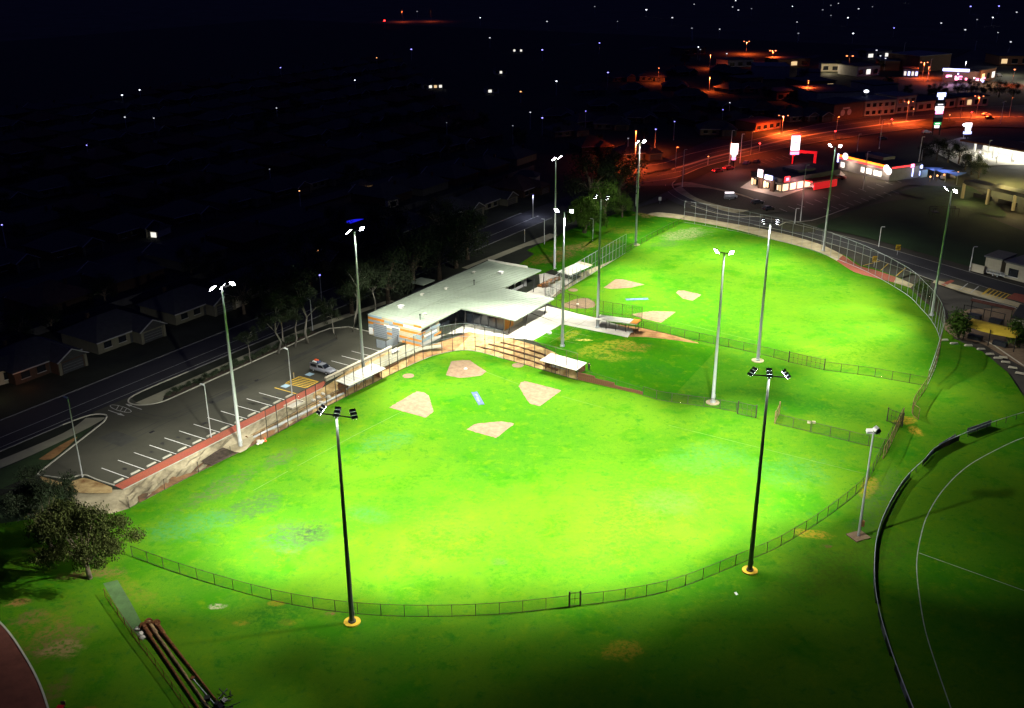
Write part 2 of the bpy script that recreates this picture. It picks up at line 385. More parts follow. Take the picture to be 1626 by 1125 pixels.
F2_FRONT = smooth(ats([(866, 483), (905, 500), (952, 512), (1019, 523)]), 1.5)
F2_OUT = smooth(ats([(1088, 356), (1159, 369), (1210, 381), (1260, 393), (1300, 406), (1340, 421), (1380, 439), (1416, 459), (1445, 478), (1462, 496), (1477, 513), (1489, 534), (1493, 556), (1485, 590), (1471, 620)]), 1.5)
MID1 = smooth(ats([(1020, 630), (1045, 638), (1131, 651), (1168, 658)]), 2)
MID1B = ats([(1229, 677), (1302, 695), (1372, 713), (1408, 722)])
MID2 = smooth(ats([(1022, 524), (1085, 539), (1200, 565), (1252, 579)]), 2)
MID2B = ats([(1308, 593), (1380, 603), (1471, 620)])
# turf
def pt(px, py, rx, ry, ang, c, d): return (at(px, py), rx, ry, R(ang), c, d)
WORN = (0.07, 0.075, 0.035); DRY = (0.17, 0.13, 0.02); GREYW = (0.04, 0.065, 0.03); STRAW = (0.30, 0.20, 0.02); BROWN = (0.16, 0.09, 0.04); DEEP = (0.015, 0.10, 0.008); TEAL = (0.035, 0.15, 0.04)
patches = [pt(460, 850, 5.5, 5, 10, GREYW, .85), pt(495, 845, 3.5, 4, 0, (0.022, 0.035, 0.02), .9), pt(400, 800, 7, 4, 40, GREYW, .6), pt(350, 770, 9, 3, 57, WORN, .6), pt(300, 830, 7, 5, 20, TEAL, .7),
  pt(585, 815, 4.5, 2.6, -30, TEAL, .6), pt(790, 892, 1.4, 1.0, 0, GREYW, .8), pt(610, 700, 6, 4, 30, TEAL, .5), pt(520, 660, 4, 2.5, 57, WORN, .5), pt(440, 725, 5, 2.5, 57, WORN, .6),
  pt(1120, 730, 10, 6, 20, TEAL, .5), pt(1250, 755, 8, 6, 20, TEAL, .4), pt(1060, 800, 6, 5, 10, TEAL, .45), pt(1090, 375, 10, 6, 40, (0.20, 0.20, 0.10), .7), pt(1060, 390, 6, 4, 30, GREYW, .5), 
  pt(1130, 640, 9, 3.5, -30, DEEP, .6), pt(1250, 640, 14, 4, -30, DEEP, .5), pt(1320, 660, 9, 4, -30, DEEP, .5), pt(1010, 610, 9, 3, -35, DEEP, .5), pt(660, 590, 9, 3, 57, DEEP, .7), pt(640, 800, 9, 6, 20, DEEP, .3),
  pt(1440, 675, 3.2, 1.6, 35, STRAW, 1), pt(1452, 691, 1.6, 2.2, 0, STRAW, 1), pt(1379, 779, 4, 1.5, 60, STRAW, 1), pt(1290, 853, 3.2, 1.5, -10, STRAW, .85), pt(980, 1035, 3.5, 2.0, 10, STRAW, .6), pt(1310, 873, 1.0, .5, 0, BROWN, .9),
  pt(434, 955, 1.2, .6, 0, (0.4, 0.2, 0.02), 1), pt(455, 985, 1.6, .8, 0, STRAW, .6), pt(341, 958, 1.4, .7, 0, (0.35, 0.33, 0.2), .8), pt(380, 985, 1.2, .8, 0, STRAW, .6), pt(520, 972, .8, .5, 0, BROWN, 1), pt(430, 975, 5, 3.5, 0, DEEP, .8),
  pt(85, 1010, 4.5, 4, 60, BROWN, .75), pt(95, 1022, 3, 2, 10, (0.26, 0.18, 0.08), .8), pt(40, 975, 3, 2, 10, BROWN, .7), pt(23, 950, 2, 1, 10, (0.3, 0.16, 0.05), .9), pt(85, 1090, 1.5, 3, 0, BROWN, .6), pt(138, 1122, 1.2, 1, 0, (0.3, 0.14, 0.03), .8), pt(60, 990, 6, 4, 60, DRY, .4),
  pt(140, 905, 5, 1.5, 10, BROWN, .8), pt(75, 865, 4, 1.5, 10, BROWN, .7), pt(205, 930, 8, 1.6, -40, DRY, .35), pt(1390, 805, 14, 3, 60, (0.06, 0.11, 0.03), .6), pt(1340, 900, 16, 5, 30, (0.05, 0.10, 0.01), .6),
  pt(1335, 570, 14, 8, 10, (0.12, .2, .01), .5), pt(900, 420, 9, 4, 50, BROWN, .8), pt(920, 405, 7, 4, 40, (0.24, 0.15, 0.05), .7), pt(960, 400, 8, 4, 40, STRAW, .5), pt(1040, 345, 5, 3, 20, (0.3, 0.2, 0.08), .9), pt(850, 420, 6, 3, 57, DRY, .5), pt(1022, 575, 4, 2, 0, STRAW, .4),
  pt(800, 860, 34, 16, 0, (0.072, 0.172, 0.007), .55), pt(1000, 780, 24, 16, 0, (0.072, 0.172, 0.007), .5), pt(1270, 490, 26, 20, 0, (0.074, 0.172, 0.007), .55), pt(620, 770, 16, 9, 20, (0.072, 0.172, 0.007), .5), pt(1090, 830, 6, 4, 0, DEEP, .25)]  # broad lime patches mid-field put the bright floodlit tone into the turf colour
grass_mat('turf', (0.044, 0.150, 0.007), (0.074, 0.170, 0.008), patches)
STRAW = (0.20, 0.20, 0.02)
lawnp = [pt(905, 540, 5, 1.6, 57, STRAW, .9), pt(960, 560, 9, 3.5, 30, STRAW, .8), pt(975, 575, 6, 3, 0, STRAW, .7), pt(1000, 560, 6, 3, 20, DRY, .8), pt(958, 573, 1.4, 1.2, 0, DEEP, 1), pt(968, 563, 1.6, .8, 0, DEEP, .9), pt(926, 548, 2.5, .7, 0, (0.5, 0.4, 0.1), 1), pt(1040, 590, 8, 4, -30, DEEP, .5), pt(985, 552, 4, 1.5, 0, STRAW, .6)]
grass_mat('lawn_turf', (0.020, 0.13, 0.003), (0.034, 0.145, 0.003), lawnp)
grass_mat('side_turf', (0.020, 0.11, 0.004), (0.036, 0.13, 0.004), [pt(885, 415, 9, 4, 50, BROWN, .9), pt(915, 400, 8, 4, 40, (0.24, 0.15, 0.06), .8), pt(955, 392, 8, 4, 40, STRAW, .5), pt(850, 420, 7, 3, 57, DRY, .6), pt(1035, 345, 7, 4, 20, (0.34, 0.22, 0.08), 1), pt(990, 372, 8, 4, 30, DRY, .5)])
mat('verge_grass', (0.022, 0.045, 0.012), 0.95, var=0.5, scale=0.2, bump=0.3)
mat('dry_verge', (0.05, 0.05, 0.024), 0.95, var=0.5, scale=0.25, bump=0.3)
mat('dark_oval', (0.018, 0.045, 0.012), 0.95, var=0.35, scale=0.08, bump=0.2)
reserve = [Vector((-130, 40, 0)), Vector((330, 40, 0)), at(1626, 640), at(1600, 600), at(1560, 566), at(1515, 545), at(1498, 520), at(1470, 470), at(1416, 440), at(1340, 410), at(1262, 386), at(1160, 360), at(1088, 348), at(1040, 341), at(1000, 352), at(940, 380), at(860, 412), at(800, 440)] + [uv(190, -140), uv(82, -140), uv(70, -150), uv(40, -160)]
sheet('grass_field', reserve, 0.0, 'turf')
# street plateau, runs out to field level in the north
plat = [uv(70, -170, PZ), uv(70, -141, PZ), uv(80.5, -127, PZ)] + BANK_TOP + ats([(995, 538), (1006, 526)], PZ) + ats([(952, 508), (905, 495), (862, 480), (890, 461), (925, 440), (860, 425)], PZ) + [uv(240, -138, PZ), uv(262, -138, 0.9), uv(330, -138, 0.02), uv(900, -138, 0.02), uv(900, -900, 0.02), uv(-200, -900, PZ), uv(-200, -170, PZ)]
sheet('terrain', plat, -0.02, 'street_verge')
# banks between plateau and field
mb = strip_mb(F1_LEFT, BANK_TOP, n=120); k = int(120*0.36)
lo = resample(F1_LEFT, 120); hi = resample(BANK_TOP, 120)
def bank(name, i0, i1, m, rows=5, j=0.10, sd=1):
    rnd = random.Random(sd); q = MB(); n = i1-i0+1
    for r in range(rows+1):
        for i in range(i0, i1+1):
            p = lo[i].lerp(hi[i], r/rows)
            if 0 < r < rows: p = p + Vector((0, 0, rnd.uniform(-j, j)))
            q.v.append(tuple(p))
    q.f = [(r*n+i, r*n+i+1, (r+1)*n+i+1, (r+1)*n+i) for r in range(rows) for i in range(n-1)]
    return q.obj(name, m, kind='structure')
bank('sand_bank', 0, 42, 'pale_sand', j=.16, rows=7, sd=2); bank('earth_bank', 42, 72, 'ochre', sd=3); bank('clay_bank', 72, 86, 'red_earth', sd=4); bank('terrace_bank', 86, 119, 'ochre', sd=5)
strip_mb([p + Vector((0, 0, .05)) for p in lo[2:44]], [lo[i].lerp(hi[i], .26 + .1*math.sin(i*.9) + .05*math.sin(i*2.3)) + Vector((0, 0, .09)) for i in range(2, 44)], n=42).obj('soil_strip', 'soil_dark', kind='structure')
sheet('mulch_patch', smooth(ats([(318, 728, .62), (355, 706, .68), (385, 704, .4), (372, 716, .3), (335, 735, .35), (318, 728, .62)]), 1)[:-1], 0.10, 'mulch')
sheet('sand_patch', smooth(ats([(352, 707, .7), (372, 690, .8), (400, 688, .5), (396, 704, .35), (380, 716, .3), (352, 707, .7)]), 1)[:-1], 0.16, 'sand')
fb = F2_FRONT; strip_mb(fb, smooth(ats([(859, 480), (900, 498), (945, 508), (1006, 526)], PZ), 1.5)).obj('far_clay_bank', 'red_earth', kind='structure')
strip_mb(F2_SIDE[:26], smooth(ats([(859, 480), (886, 458), (925, 434)], PZ), 1.5)).obj('far_sand_bank', 'sand', kind='structure')
strip_mb([uv(74, -127), uv(78, -121), at(203, 801)], [uv(79, -131, PZ), uv(81, -127, PZ), uv(82.8, -124.1, PZ)]).obj('dirt_bank', 'pale_sand', kind='structure')
strip_mb([uv(58, -138), uv(66, -134), uv(74, -127)], [uv(66, -146, PZ), uv(73, -141, PZ), uv(79, -131, PZ)]).obj('verge_bank', 'verge_grass', kind='structure')
def nz(px, py):
    z_ = PZ
    for _ in range(4):
        p = at(px, py, z_); u = p.x*math.cos(A0) + p.y*math.sin(A0); z_ = PZ if u < 262 else max(.02, PZ - (u-262)/68*.88)
    return at(px, py, z_)
sheet('side_lawn', [nz(*q) for q in ((800, 440), (820, 424), (850, 404), (838, 398), (868, 384), (905, 367), (960, 348), (1000, 336), (1018, 341), (1000, 352), (940, 384), (905, 412), (880, 428), (862, 436))], 0.012, 'side_turf')
strip_mb(resample(F2_SIDE[4:] + F2_LOW, 40), [nz(880 + (1018-880)*i/39, 424 + (340-424)*i/39) for i in range(40)]).obj('side_bank', 'side_turf', kind='structure').location.z = .02
# raised lawn between the two diamonds, falling to field level towards the gates
def over(px, py, z): p = at(px, py); return Vector((p.x, p.y+.12, z))
A_ = [over(918, 604, 1.0), over(944, 610.5, .9), over(960, 614.5, .7), over(985, 620.5, .5), over(1022, 630, 0.02), at(1060, 641, 0.0)]
B_ = [at(995, 537, PZ), at(1030, 538, .7), at(1070, 543, .3), at(1110, 549, 0.0), at(1140, 557, 0.0)]
A_ = resample(A_, 24); B_ = resample(B_, 24); q = MB()
for r in range(9):
    for i in range(24): q.v.append(tuple(A_[i].lerp(B_[i], r/8) + Vector((0, 0, .012))))
q.f = [(r*24+i, r*24+i+1, (r+1)*24+i+1, (r+1)*24+i) for r in range(8) for i in range(23)]
q.obj('lawn', 'lawn_turf', kind='structure')
sheet('lawn_terrace', ats([(847, 541), (892, 516), (995, 538), (1006, 527), (1020, 521), (995, 537), (918, 602), (900, 561)], PZ)[:3] + ats([(995, 537)], PZ) + [over(918, 604, PZ)] + ats([(890, 566)], PZ), 0.012, 'lawn_turf')
strip_mb(ats([(1006, 526), (1019, 523), (1060, 533), (1108, 547)], 0), ats([(995, 537, PZ), (1030, 538, .7), (1070, 543, .3), (1110, 549, 0.02)])).obj('lawn_edge', 'red_earth', kind='structure')
# concrete around the clubhouse
sheet('concrete_apron', ats([(615, 556), (660, 541), (700, 531), (745, 527), (800, 536), (847, 541), (892, 516), (842, 498), (866, 483), (890, 461), (912, 446), (857, 432)], PZ) + [uv(203, -121, PZ), uv(155, -121, PZ), uv(150, -122, PZ)], 0.004, 'concrete')
sheet('concrete_path', ats([(843, 497), (870, 487), (952, 508), (1006, 526), (997, 538), (892, 516)], PZ), 0.010, 'concrete')
sheet('paved_ramp', [uv(u, v, PZ) for u, v in ((132, -124.6), (154.5, -124.6), (155, -121.5), (158, -118.5), (157, -117), (153.5, -120), (132, -121.8))], 0.012, 'path_concrete')
lines_ = MB()
for k in range(17):
    q = band_mb([uv(158+k*2.6, -121.5, PZ), uv(158+k*2.6, -121.5 + (3.5 if k < 6 or k > 11 else 28), PZ)], .07); lines_.add(q.v, q.f)
for v in (-117, -106.5, -103, -99.5):
    q = band_mb([uv(171, v, PZ), uv(188, v, PZ)], .07); lines_.add(q.v, q.f)
o = lines_.obj('slab_joint', 'joint', kind='structure'); o.location.z = .018
# road and car park
sheet('road', [uv(-60, -163.1, PZ), uv(-60, -152.2, PZ), uv(262, -152.2, PZ), uv(330, -152.2, .02), uv(420, -152.2, .02), uv(420, -163.1, .02), uv(330, -163.1, .02), uv(262, -163.1, PZ)], 0.03, 'street_asphalt')
lot = [uv(80.3, -134.2, PZ), uv(78.6, -139.8, PZ), uv(96.5, -147.0, PZ), uv(98.5, -148.6, PZ), uv(98, -152.2, PZ), uv(106, -152.2, PZ), uv(105, -148.5, PZ), uv(106.5, -145.6, PZ), uv(109, -145.0, PZ), uv(153, -145.2, PZ), uv(156, -143, PZ), uv(156, -136, PZ), uv(154.6, -135.6, PZ), uv(154.6, -126.0, PZ), uv(83.0, -126.4, PZ), at(130, 748, PZ)]
sheet('dirt_patch', smooth([at(60, 748, PZ), at(105, 760, PZ), at(130, 752, PZ), at(176, 768, PZ), at(176, 776, PZ), at(120, 775, PZ), at(75, 762, PZ), at(60, 748, PZ)], 1)[:-1], .004, 'ochre')
sheet('car_park', lot, 0.006, 'asphalt')
def kerb(name, pts, w=.25, h=.13, m='kerb'): return MB().rect_sweep(pts, w, h).obj(name, m, kind='structure')
kerb('kerb', smooth([uv(82.9, -126.4, PZ), at(155, 757, PZ), at(133, 748, PZ), at(122, 749, PZ), uv(80.3, -134.2, PZ)], .7)); kerb('kerb', [uv(80.3, -134.2, PZ), uv(78.6, -139.8, PZ), uv(96.5, -147.0, PZ)])
kerb('kerb', smooth([uv(96.5, -147.0, PZ), uv(98.6, -149, PZ), uv(97.2, -151.5, PZ), uv(92, -152.2, PZ)], .6))
kerb('kerb', smooth([uv(120, -152.2, PZ), uv(108, -152.1, PZ), uv(104.5, -150.5, PZ), uv(104.6, -147.5, PZ), uv(107.5, -145.2, PZ), uv(112, -145.0, PZ)], .6)); kerb('kerb', [uv(112, -145.0, PZ), uv(150, -145.2, PZ), uv(153, -144.8, PZ), uv(156, -142, PZ), uv(156, -136.2, PZ)])
kerb('kerb', [uv(120, -152.2, PZ), uv(262, -152.1, PZ)], m='street_kerb'); kerb('kerb', [uv(-40, -163.2, PZ), uv(262, -163.2, PZ)], m='street_kerb'); kerb('kerb', [uv(-40, -152.1, PZ), uv(92, -152.2, PZ)], m='street_kerb')
sheet('footpath', smooth([uv(60, -151, PZ), uv(76, -149.6, PZ), uv(90, -149.3, PZ), uv(96, -151.2, PZ)], 2) + smooth([uv(98, -148.4, PZ), uv(94, -147.4, PZ), uv(80, -146.6, PZ), uv(60, -148.2, PZ)], 2), 0.010, 'path_concrete')
sheet('footpath', smooth([uv(104.8, -149, PZ), uv(107.5, -149.0, PZ), uv(125, -149.2, PZ), uv(150, -149.4, PZ), uv(175, -146, PZ)], 2) + smooth([uv(175, -144.2, PZ), uv(150, -147.3, PZ), uv(125, -147.2, PZ), uv(110, -147.2, PZ), uv(108, -145.4, PZ), uv(105.2, -147, PZ)], 2), 0.010, 'path_concrete')
sheet('garden_bed', [uv(109.5, -147.0, PZ), uv(109.5, -145.4, PZ), uv(150, -145.5, PZ), uv(150, -147.1, PZ)], 0.02, 'mulch')
sheet('dark_verge', [uv(60, -146.4, PZ), uv(80, -146.3, PZ), uv(95, -147.3, PZ), uv(79, -140.2, PZ), uv(60, -141, PZ)], 0.008, 'verge_grass')
sheet('dirt_patch', smooth([uv(82, -144.3, PZ), uv(87, -145.7, PZ), uv(90.5, -146, PZ), uv(87, -144.0, PZ), uv(83, -142.5, PZ), uv(82, -144.3, PZ)], 1)[:-1], 0.014, 'red_earth')
sheet('brick_path', [uv(82.9, -126.35, PZ), uv(82.8, -124.2, PZ), uv(128, -124.3, PZ), uv(130.6, -125.6, PZ), uv(130.6, -126.35, PZ)], 0.012, 'brick_path')
kerb('path_edging', [uv(82.8, -124.1, PZ), uv(128, -124.2, PZ)], .18, .06)
sheet('footpath', [uv(u, v, PZ) for u, v in ((205, -146), (232, -144.5), (246, -143.5), (246, -139.5), (240, -139.3), (231, -142.2), (205, -143.2))], 0.012, 'path_concrete')
def lines(name, segs, w, m, dz=.016): 
    mb = MB()
    for s in segs:
        q = band_mb([Vector(p) for p in s], w); mb.add(q.v, q.f)
    o = mb.obj(name, m, kind='structure'); o.location.z = dz; return o
lines('parking_bay_markings', [(uv(85.7+i*3.15, -126.5, PZ), uv(85.5+i*3.15, -132.9, PZ)) for i in range(12)], .13, 'white_paint')
lines('parking_bay_markings', [(uv(u, -126.6, PZ), uv(u, -132.0, PZ)) for u in (136.1, 139.2, 142.3, 145.4, 148.5)], .12, 'white_paint')
lines('hatched_bay_markings', [(uv(126.5+i*.66, -127.0, PZ), uv(126.5+i*.66-.5, -131.9, PZ)) for i in range(6)] + [(uv(126.6, -127, PZ), uv(129.9, -127, PZ)), (uv(126.3, -131.9, PZ), uv(129.9, -131.9, PZ)), (uv(129.9, -127, PZ), uv(129.9, -131.9, PZ)), (uv(123.5, -126.4, PZ), uv(123.4, -132.1, PZ))], .22, 'yellow_paint')
for u in (124.4, 131.0): sheet('accessible_bay_marking', [uv(u, -131.6, PZ), uv(u, -130.2, PZ), uv(u+1.4, -130.2, PZ), uv(u+1.4, -131.6, PZ)], .018, 'blue_paint')
lines('road_centre_line', [(uv(20, -156.9, PZ), uv(262, -156.9, PZ))], .12, 'worn_paint', .036)
lines('road_edge_line', [(uv(20, -153.6, PZ), uv(150, -153.4, PZ))], .1, 'worn_paint', .036)
def arrow(u, v, s):
    P = [(-2.4, -.09), (.6, -.09), (.6, -.35), (2.2, 0), (.6, .35), (.6, .09), (-2.4, .09)]
    return [uv(u + q*1.0, v + p*s, PZ) for p, q in P]
sheet('arrow_marking', arrow(100.2, -148.2, 1), .018, 'worn_paint'); sheet('arrow_marking', arrow(103.6, -148.0, -1), .018, 'worn_paint')
lines('island_marking', [([uv(101.8 + math.cos(t)*.75, -149.2 + math.sin(t)*2.8, PZ) for t in [i*math.pi/10 for i in range(21)]])] + [(uv(101.2, -147.4-k, PZ), uv(102.4, -148.3-k, PZ)) for k in (0, 1.1, 2.2)], .13, 'worn_paint', .018)
for i in range(13):
    ws = MB().boxm(Matrix.Identity(4), (1.9, .3, .22), .85).obj('wheel_stop', 'kerb') if i == 0 else ws.copy()
    if i: COL.link(ws)
    ws.location = uv(84.2+i*3.15, -127.0, PZ+.115); ws.rotation_euler = (0, 0, A0)
    tag(ws, ORD[i] + ' concrete wheel stop from the kerb corner, beside the brick path', 'wheel stop', 'wheel stops along the brick path')
ro = random.Random(21)
for i in range(11):
    cx_, cy_ = 87.2+3.15*ro.randrange(12)+ro.uniform(-.4, .4), ro.uniform(-132, -128.5); r_ = ro.uniform(.25, .6)
    sheet('oil_stain', [uv(cx_+math.cos(k)*r_*ro.uniform(.6, 1.2), cy_+math.sin(k)*r_*ro.uniform(.8, 1.7), PZ) for k in [2*math.pi*j/11 for j in range(11)]], .011, 'oil')
for u0, u1, v0, v1 in ((112, 121, -138.5, -136.4), (92, 95.5, -142.5, -136.5), (134, 149, -140.2, -138.8)): sheet('asphalt_patch', [uv(u0, v0, PZ), uv(u1, v0+.2, PZ), uv(u1, v1, PZ), uv(u0, v1, PZ)], .010, 'new_asphalt')
lines('tyre_mark', [smooth([uv(101.2+k, -146, PZ), uv(101.8+k, -141, PZ), uv(105, -137.5-k, PZ), uv(113, -136.2-k, PZ)], 1) for k in (0, 1.5)] + [smooth([uv(90, -137-k, PZ), uv(110, -137.6-k, PZ), uv(130, -137.2-k, PZ), uv(146, -137.8-k, PZ)], 2) for k in (0, 1.6)], .22, 'new_asphalt', .013)
for i, (u, v) in enumerate(((98.5, -136.6), (112.4, -137.2), (105.6, -131.5), (124.2, -137.6))):
    g = MB().box((0, 0, .02), (.9, .5, .04))
    for k in range(5): g.box((-.32+.16*k, 0, .05), (.05, .44, .03))
    g.obj('drain_grate', 'dark_metal', loc=uv(u, v, PZ+.006), rz=A0, label='dark drain grate in the car park asphalt', category='drain', group='drain grates in the car park')
# foul lines, oval
lines('foul_line', [(at(560, 690), at(650, 646)), (at(400, 775), at(455, 745)), (at(470, 737), at(560, 690)), (at(770, 590), at(830, 613)), (at(890, 630), at(960, 650)), (at(1060, 678), at(1370, 758))], .12, 'chalk', .004)
lines('foul_line', [(at(1075, 515), at(1210, 548)), (at(945, 470), at(960, 462))], .12, 'chalk', .004)
OV = smooth(ats([(1626, 703), (1600, 713), (1539, 745), (1498, 782), (1471, 823), (1458, 863), (1452, 904), (1456, 955), (1465, 1009), (1482, 1066), (1500, 1120), (1520, 1180)]), 1.5)
lines('boundary_line', [OV], .13, 'oval_chalk', .006); lines('boundary_line', [(at(1456, 885), at(1626, 948), at(1720, 984))], .10, 'oval_chalk', .010)
OVF = smooth(ats([(1660, 662), (1626, 671), (1565, 690), (1490, 722), (1465, 745), (1434, 775), (1407, 818), (1390, 860), (1384, 900), (1384, 945), (1391, 990), (1408, 1050), (1434, 1123), (1455, 1175)]), 1.5)
# foreground path
pe = smooth(ats([(-60, 930), (0, 985), (35, 1035), (58, 1080), (74, 1130), (85, 1180)]), 1)
sheet('red_path', pe + [at(-80, 1180), at(-160, 930)], .004, 'red_asphalt'); kerb('path_kerb', pe, .22, .07)
strip_mb(ats([(160, 920), (196, 985), (222, 1012)]), ats([(183, 915), (206, 955), (232, 1006)])).obj('drain_strip', 'drain_grass', kind='structure').location.z = .006

# ---------------------------------------------------------------- far field surroundings
RO = smooth(ats([(1020, 262), (1036, 285), (1047, 305), (1068, 322), (1110, 338), (1160, 351), (1200, 362), (1260, 375), (1330, 396), (1400, 421), (1470, 448), (1560, 480), (1660, 515), (1760, 555)]), 4)
RI = smooth(ats([(1085, 255), (1082, 282), (1070, 297), (1085, 312), (1120, 328), (1160, 341), (1210, 350), (1262, 361), (1330, 378), (1400, 398), (1470, 419), (1560, 446), (1660, 475), (1760, 505)]), 4)
strip_mb(RO, RI, n=90).obj('ring_road', 'road_asphalt', kind='structure').location.z = .03
strip_mb(smooth(ats([(985, 335), (1030, 300), (1020, 262), (1000, 268), (900, 330)])[0:1] + ats([(960, 360), (1008, 335), (1060, 320)]), 3), smooth(ats([(900, 345), (960, 315), (1010, 290), (1050, 296)]), 3)).obj('side_road', 'road_asphalt', kind='structure').location.z = .034
HN = smooth(ats([(930, 318), (1000, 296), (1075, 286), (1130, 266), (1250, 240), (1400, 218), (1500, 209), (1640, 212), (1760, 222)]), 6)
HF = smooth(ats([(960, 278), (1000, 268), (1055, 262), (1100, 247), (1200, 226), (1300, 203), (1400, 190), (1500, 181), (1640, 176), (1760, 178)]), 6)
strip_mb(HN, HF, n=80).obj('highway', 'road_asphalt', kind='structure').location.z = .026
def mid(t): return [a.lerp(b, t) for a, b in zip(resample(HN, 80), resample(HF, 80))]
lines('median_kerb', [mid(.45)], 1.6, 'kerb', .05); lines('lane_marking', [mid(.25), mid(.72)], .2, 'worn_paint', .044)
lines('kerb', [mid(.02), mid(.98)], .4, 'kerb', .06)
sheet('traffic_island', smooth(ats([(1455, 205), (1475, 197), (1505, 196), (1522, 203), (1505, 211), (1475, 212), (1455, 205)]), 3)[:-1], .12, 'dry_verge')
lines('lane_marking', [RO and [a.lerp(b, .5) for a, b in zip(resample(RO, 90), resample(RI, 90))][18:]], .16, 'worn_paint', .04)
lines('kerb', [RI[10:], RO[22:]], .35, 'kerb', .10)
back1 = smooth(ats([(1060, 170), (1180, 166), (1300, 158), (1425, 148), (1560, 150)]), 8)
strip_mb(smooth(ats([(1180, 172), (1300, 163), (1330, 160)]), 8), smooth(ats([(1180, 165), (1300, 155), (1330, 151)]), 8)).obj('back_street', 'road_asphalt', kind='structure').location.z = .03
strip_mb(smooth(ats([(1430, 152), (1480, 158), (1530, 150), (1600, 148)]), 8), smooth(ats([(1432, 129), (1480, 132), (1530, 137), (1600, 140)]), 8)).obj('shop_street', 'road_asphalt', kind='structure').location.z = .03
strip_mb(smooth(ats([(1040, 118), (1150, 103), (1235, 100)]), 8), smooth(ats([(1060, 110), (1140, 96), (1200, 89)]), 8)).obj('back_street', 'road_asphalt', kind='structure').location.z = .03
strip_mb(ats([(612, 36), (660, 37), (706, 34)]), ats([(620, 29), (660, 29), (700, 28)])).obj('far_highway', 'road_asphalt', kind='structure').location.z = .05
sheet('bright_car_park', ats([(1560, 138), (1700, 152), (1700, 122), (1600, 120), (1575, 126)]), .03, 'asphalt')
sheet('sandy_path', smooth(ats([(1010, 352), (1030, 343), (1046, 340), (1088, 345), (1160, 358), (1230, 372), (1300, 392), (1340, 411), (1365, 428), (1390, 435), (1425, 447), (1452, 459)]), 2) + smooth(ats([(1447, 464), (1420, 455), (1385, 446), (1358, 438), (1330, 420), (1295, 403), (1230, 385), (1160, 366), (1088, 352), (1046, 347), (1020, 352)]), 2), .022, 'bright_sand')
sheet('path_paving', smooth(ats([(1340, 411), (1365, 428), (1390, 435), (1425, 447)]), 2) + smooth(ats([(1420, 455), (1385, 446), (1358, 438), (1330, 420)]), 2), .030, 'brick_path')
sheet('street_bay', ats([(1350, 414), (1392, 409), (1440, 424), (1455, 440), (1430, 448), (1392, 433), (1366, 426)]), .026, 'asphalt')
lines('street_bay_marking', [(at(1372, 428), at(1399, 421)), (at(1400, 436), at(1412, 425)), (at(1424, 445), at(1440, 432))], .25, 'yellow_paint', .04)
sheet('street_bay', ats([(1484, 450), (1520, 450), (1640, 486), (1640, 500), (1590, 492), (1520, 470)]), .036, 'asphalt')
sheet('pale_footpath', smooth(ats([(1482, 456), (1500, 462), (1530, 472), (1600, 492), (1650, 508)]), 2) + smooth(ats([(1650, 500), (1600, 484), (1540, 466), (1500, 455), (1486, 452)]), 2), .044, 'bright_sand')
sheet('red_bay', ats([(1495, 459), (1511, 452), (1517, 454), (1501, 462)]), .052, 'brick_path'); sheet('red_bay', ats([(1599, 482), (1612, 474), (1640, 480), (1640, 494)]), .052, 'brick_path')
lines('hatched_bay_markings', [(at(1562+i*6, 476+i*1.8), at(1574+i*6, 467+i*1.8)) for i in range(6)] + [(at(1560, 476), at(1572, 466), at(1606, 477))], .3, 'yellow_paint', .05)
lines('street_bay_marking', [(at(1524, 469), at(1538, 458)), (at(1541, 474), at(1555, 463))], .25, 'worn_paint', .05)
sheet('garden_bed', smooth(ats([(1440, 459), (1480, 470), (1496, 492), (1506, 520), (1497, 520), (1484, 500), (1462, 480), (1440, 459)]), 2)[:-1], .014, 'mulch')
sheet('school_yard', smooth(ats([(1500, 520), (1520, 505), (1560, 498), (1660, 510), (1660, 605), (1626, 592), (1590, 572), (1555, 552), (1520, 545), (1500, 530)]), 2), .010, 'clay')
lines('yard_kerb', [smooth(ats([(1540, 541), (1570, 552), (1600, 572), (1640, 600)]), 2)], .4, 'limestone', .06)
sheet('dark_paddock', smooth(ats([(1300, 357), (1330, 348), (1365, 338), (1420, 325), (1480, 325), (1540, 340), (1626, 375), (1700, 400)]), 4) + smooth(ats([(1700, 478), (1626, 455), (1540, 431), (1450, 404), (1380, 384), (1300, 366)]), 4), .014, 'dark_oval')
sheet('commercial_lot', ats([(1092, 300), (1135, 275), (1255, 246), (1400, 224), (1470, 240), (1530, 280), (1530, 305), (1445, 300), (1350, 338), (1300, 350), (1250, 340), (1205, 345), (1180, 330), (1130, 318)]), .02, 'asphalt')
sheet('vacant_lot', smooth(ats([(1062, 300), (1090, 292), (1130, 300), (1190, 316), (1205, 330), (1170, 342), (1110, 328), (1072, 312), (1062, 300)]), 3)[:-1], .024, 'sand')
sheet('mulch_island', smooth(ats([(1085, 300), (1130, 303), (1195, 320), (1210, 336), (1170, 336), (1110, 318), (1085, 300)]), 3)[:-1], .030, 'mulch')
sheet('grass_island', smooth(ats([(1238, 364), (1250, 358), (1290, 356), (1330, 340), (1345, 345), (1300, 364), (1296, 374), (1260, 373), (1238, 364)]), 3)[:-1], .05, 'dry_verge')
lines('kerb', [smooth(ats([(1238, 364), (1250, 358), (1290, 356), (1350, 336)]), 3), smooth(ats([(1100, 330), (1140, 343), (1180, 349), (1214, 348)]), 3)], .5, 'limestone', .12)
sheet('verge', smooth(ats([(1430, 312), (1470, 302), (1530, 300), (1570, 322), (1600, 352), (1540, 342), (1480, 326), (1430, 312)]), 3)[:-1], .018, 'verge_grass')
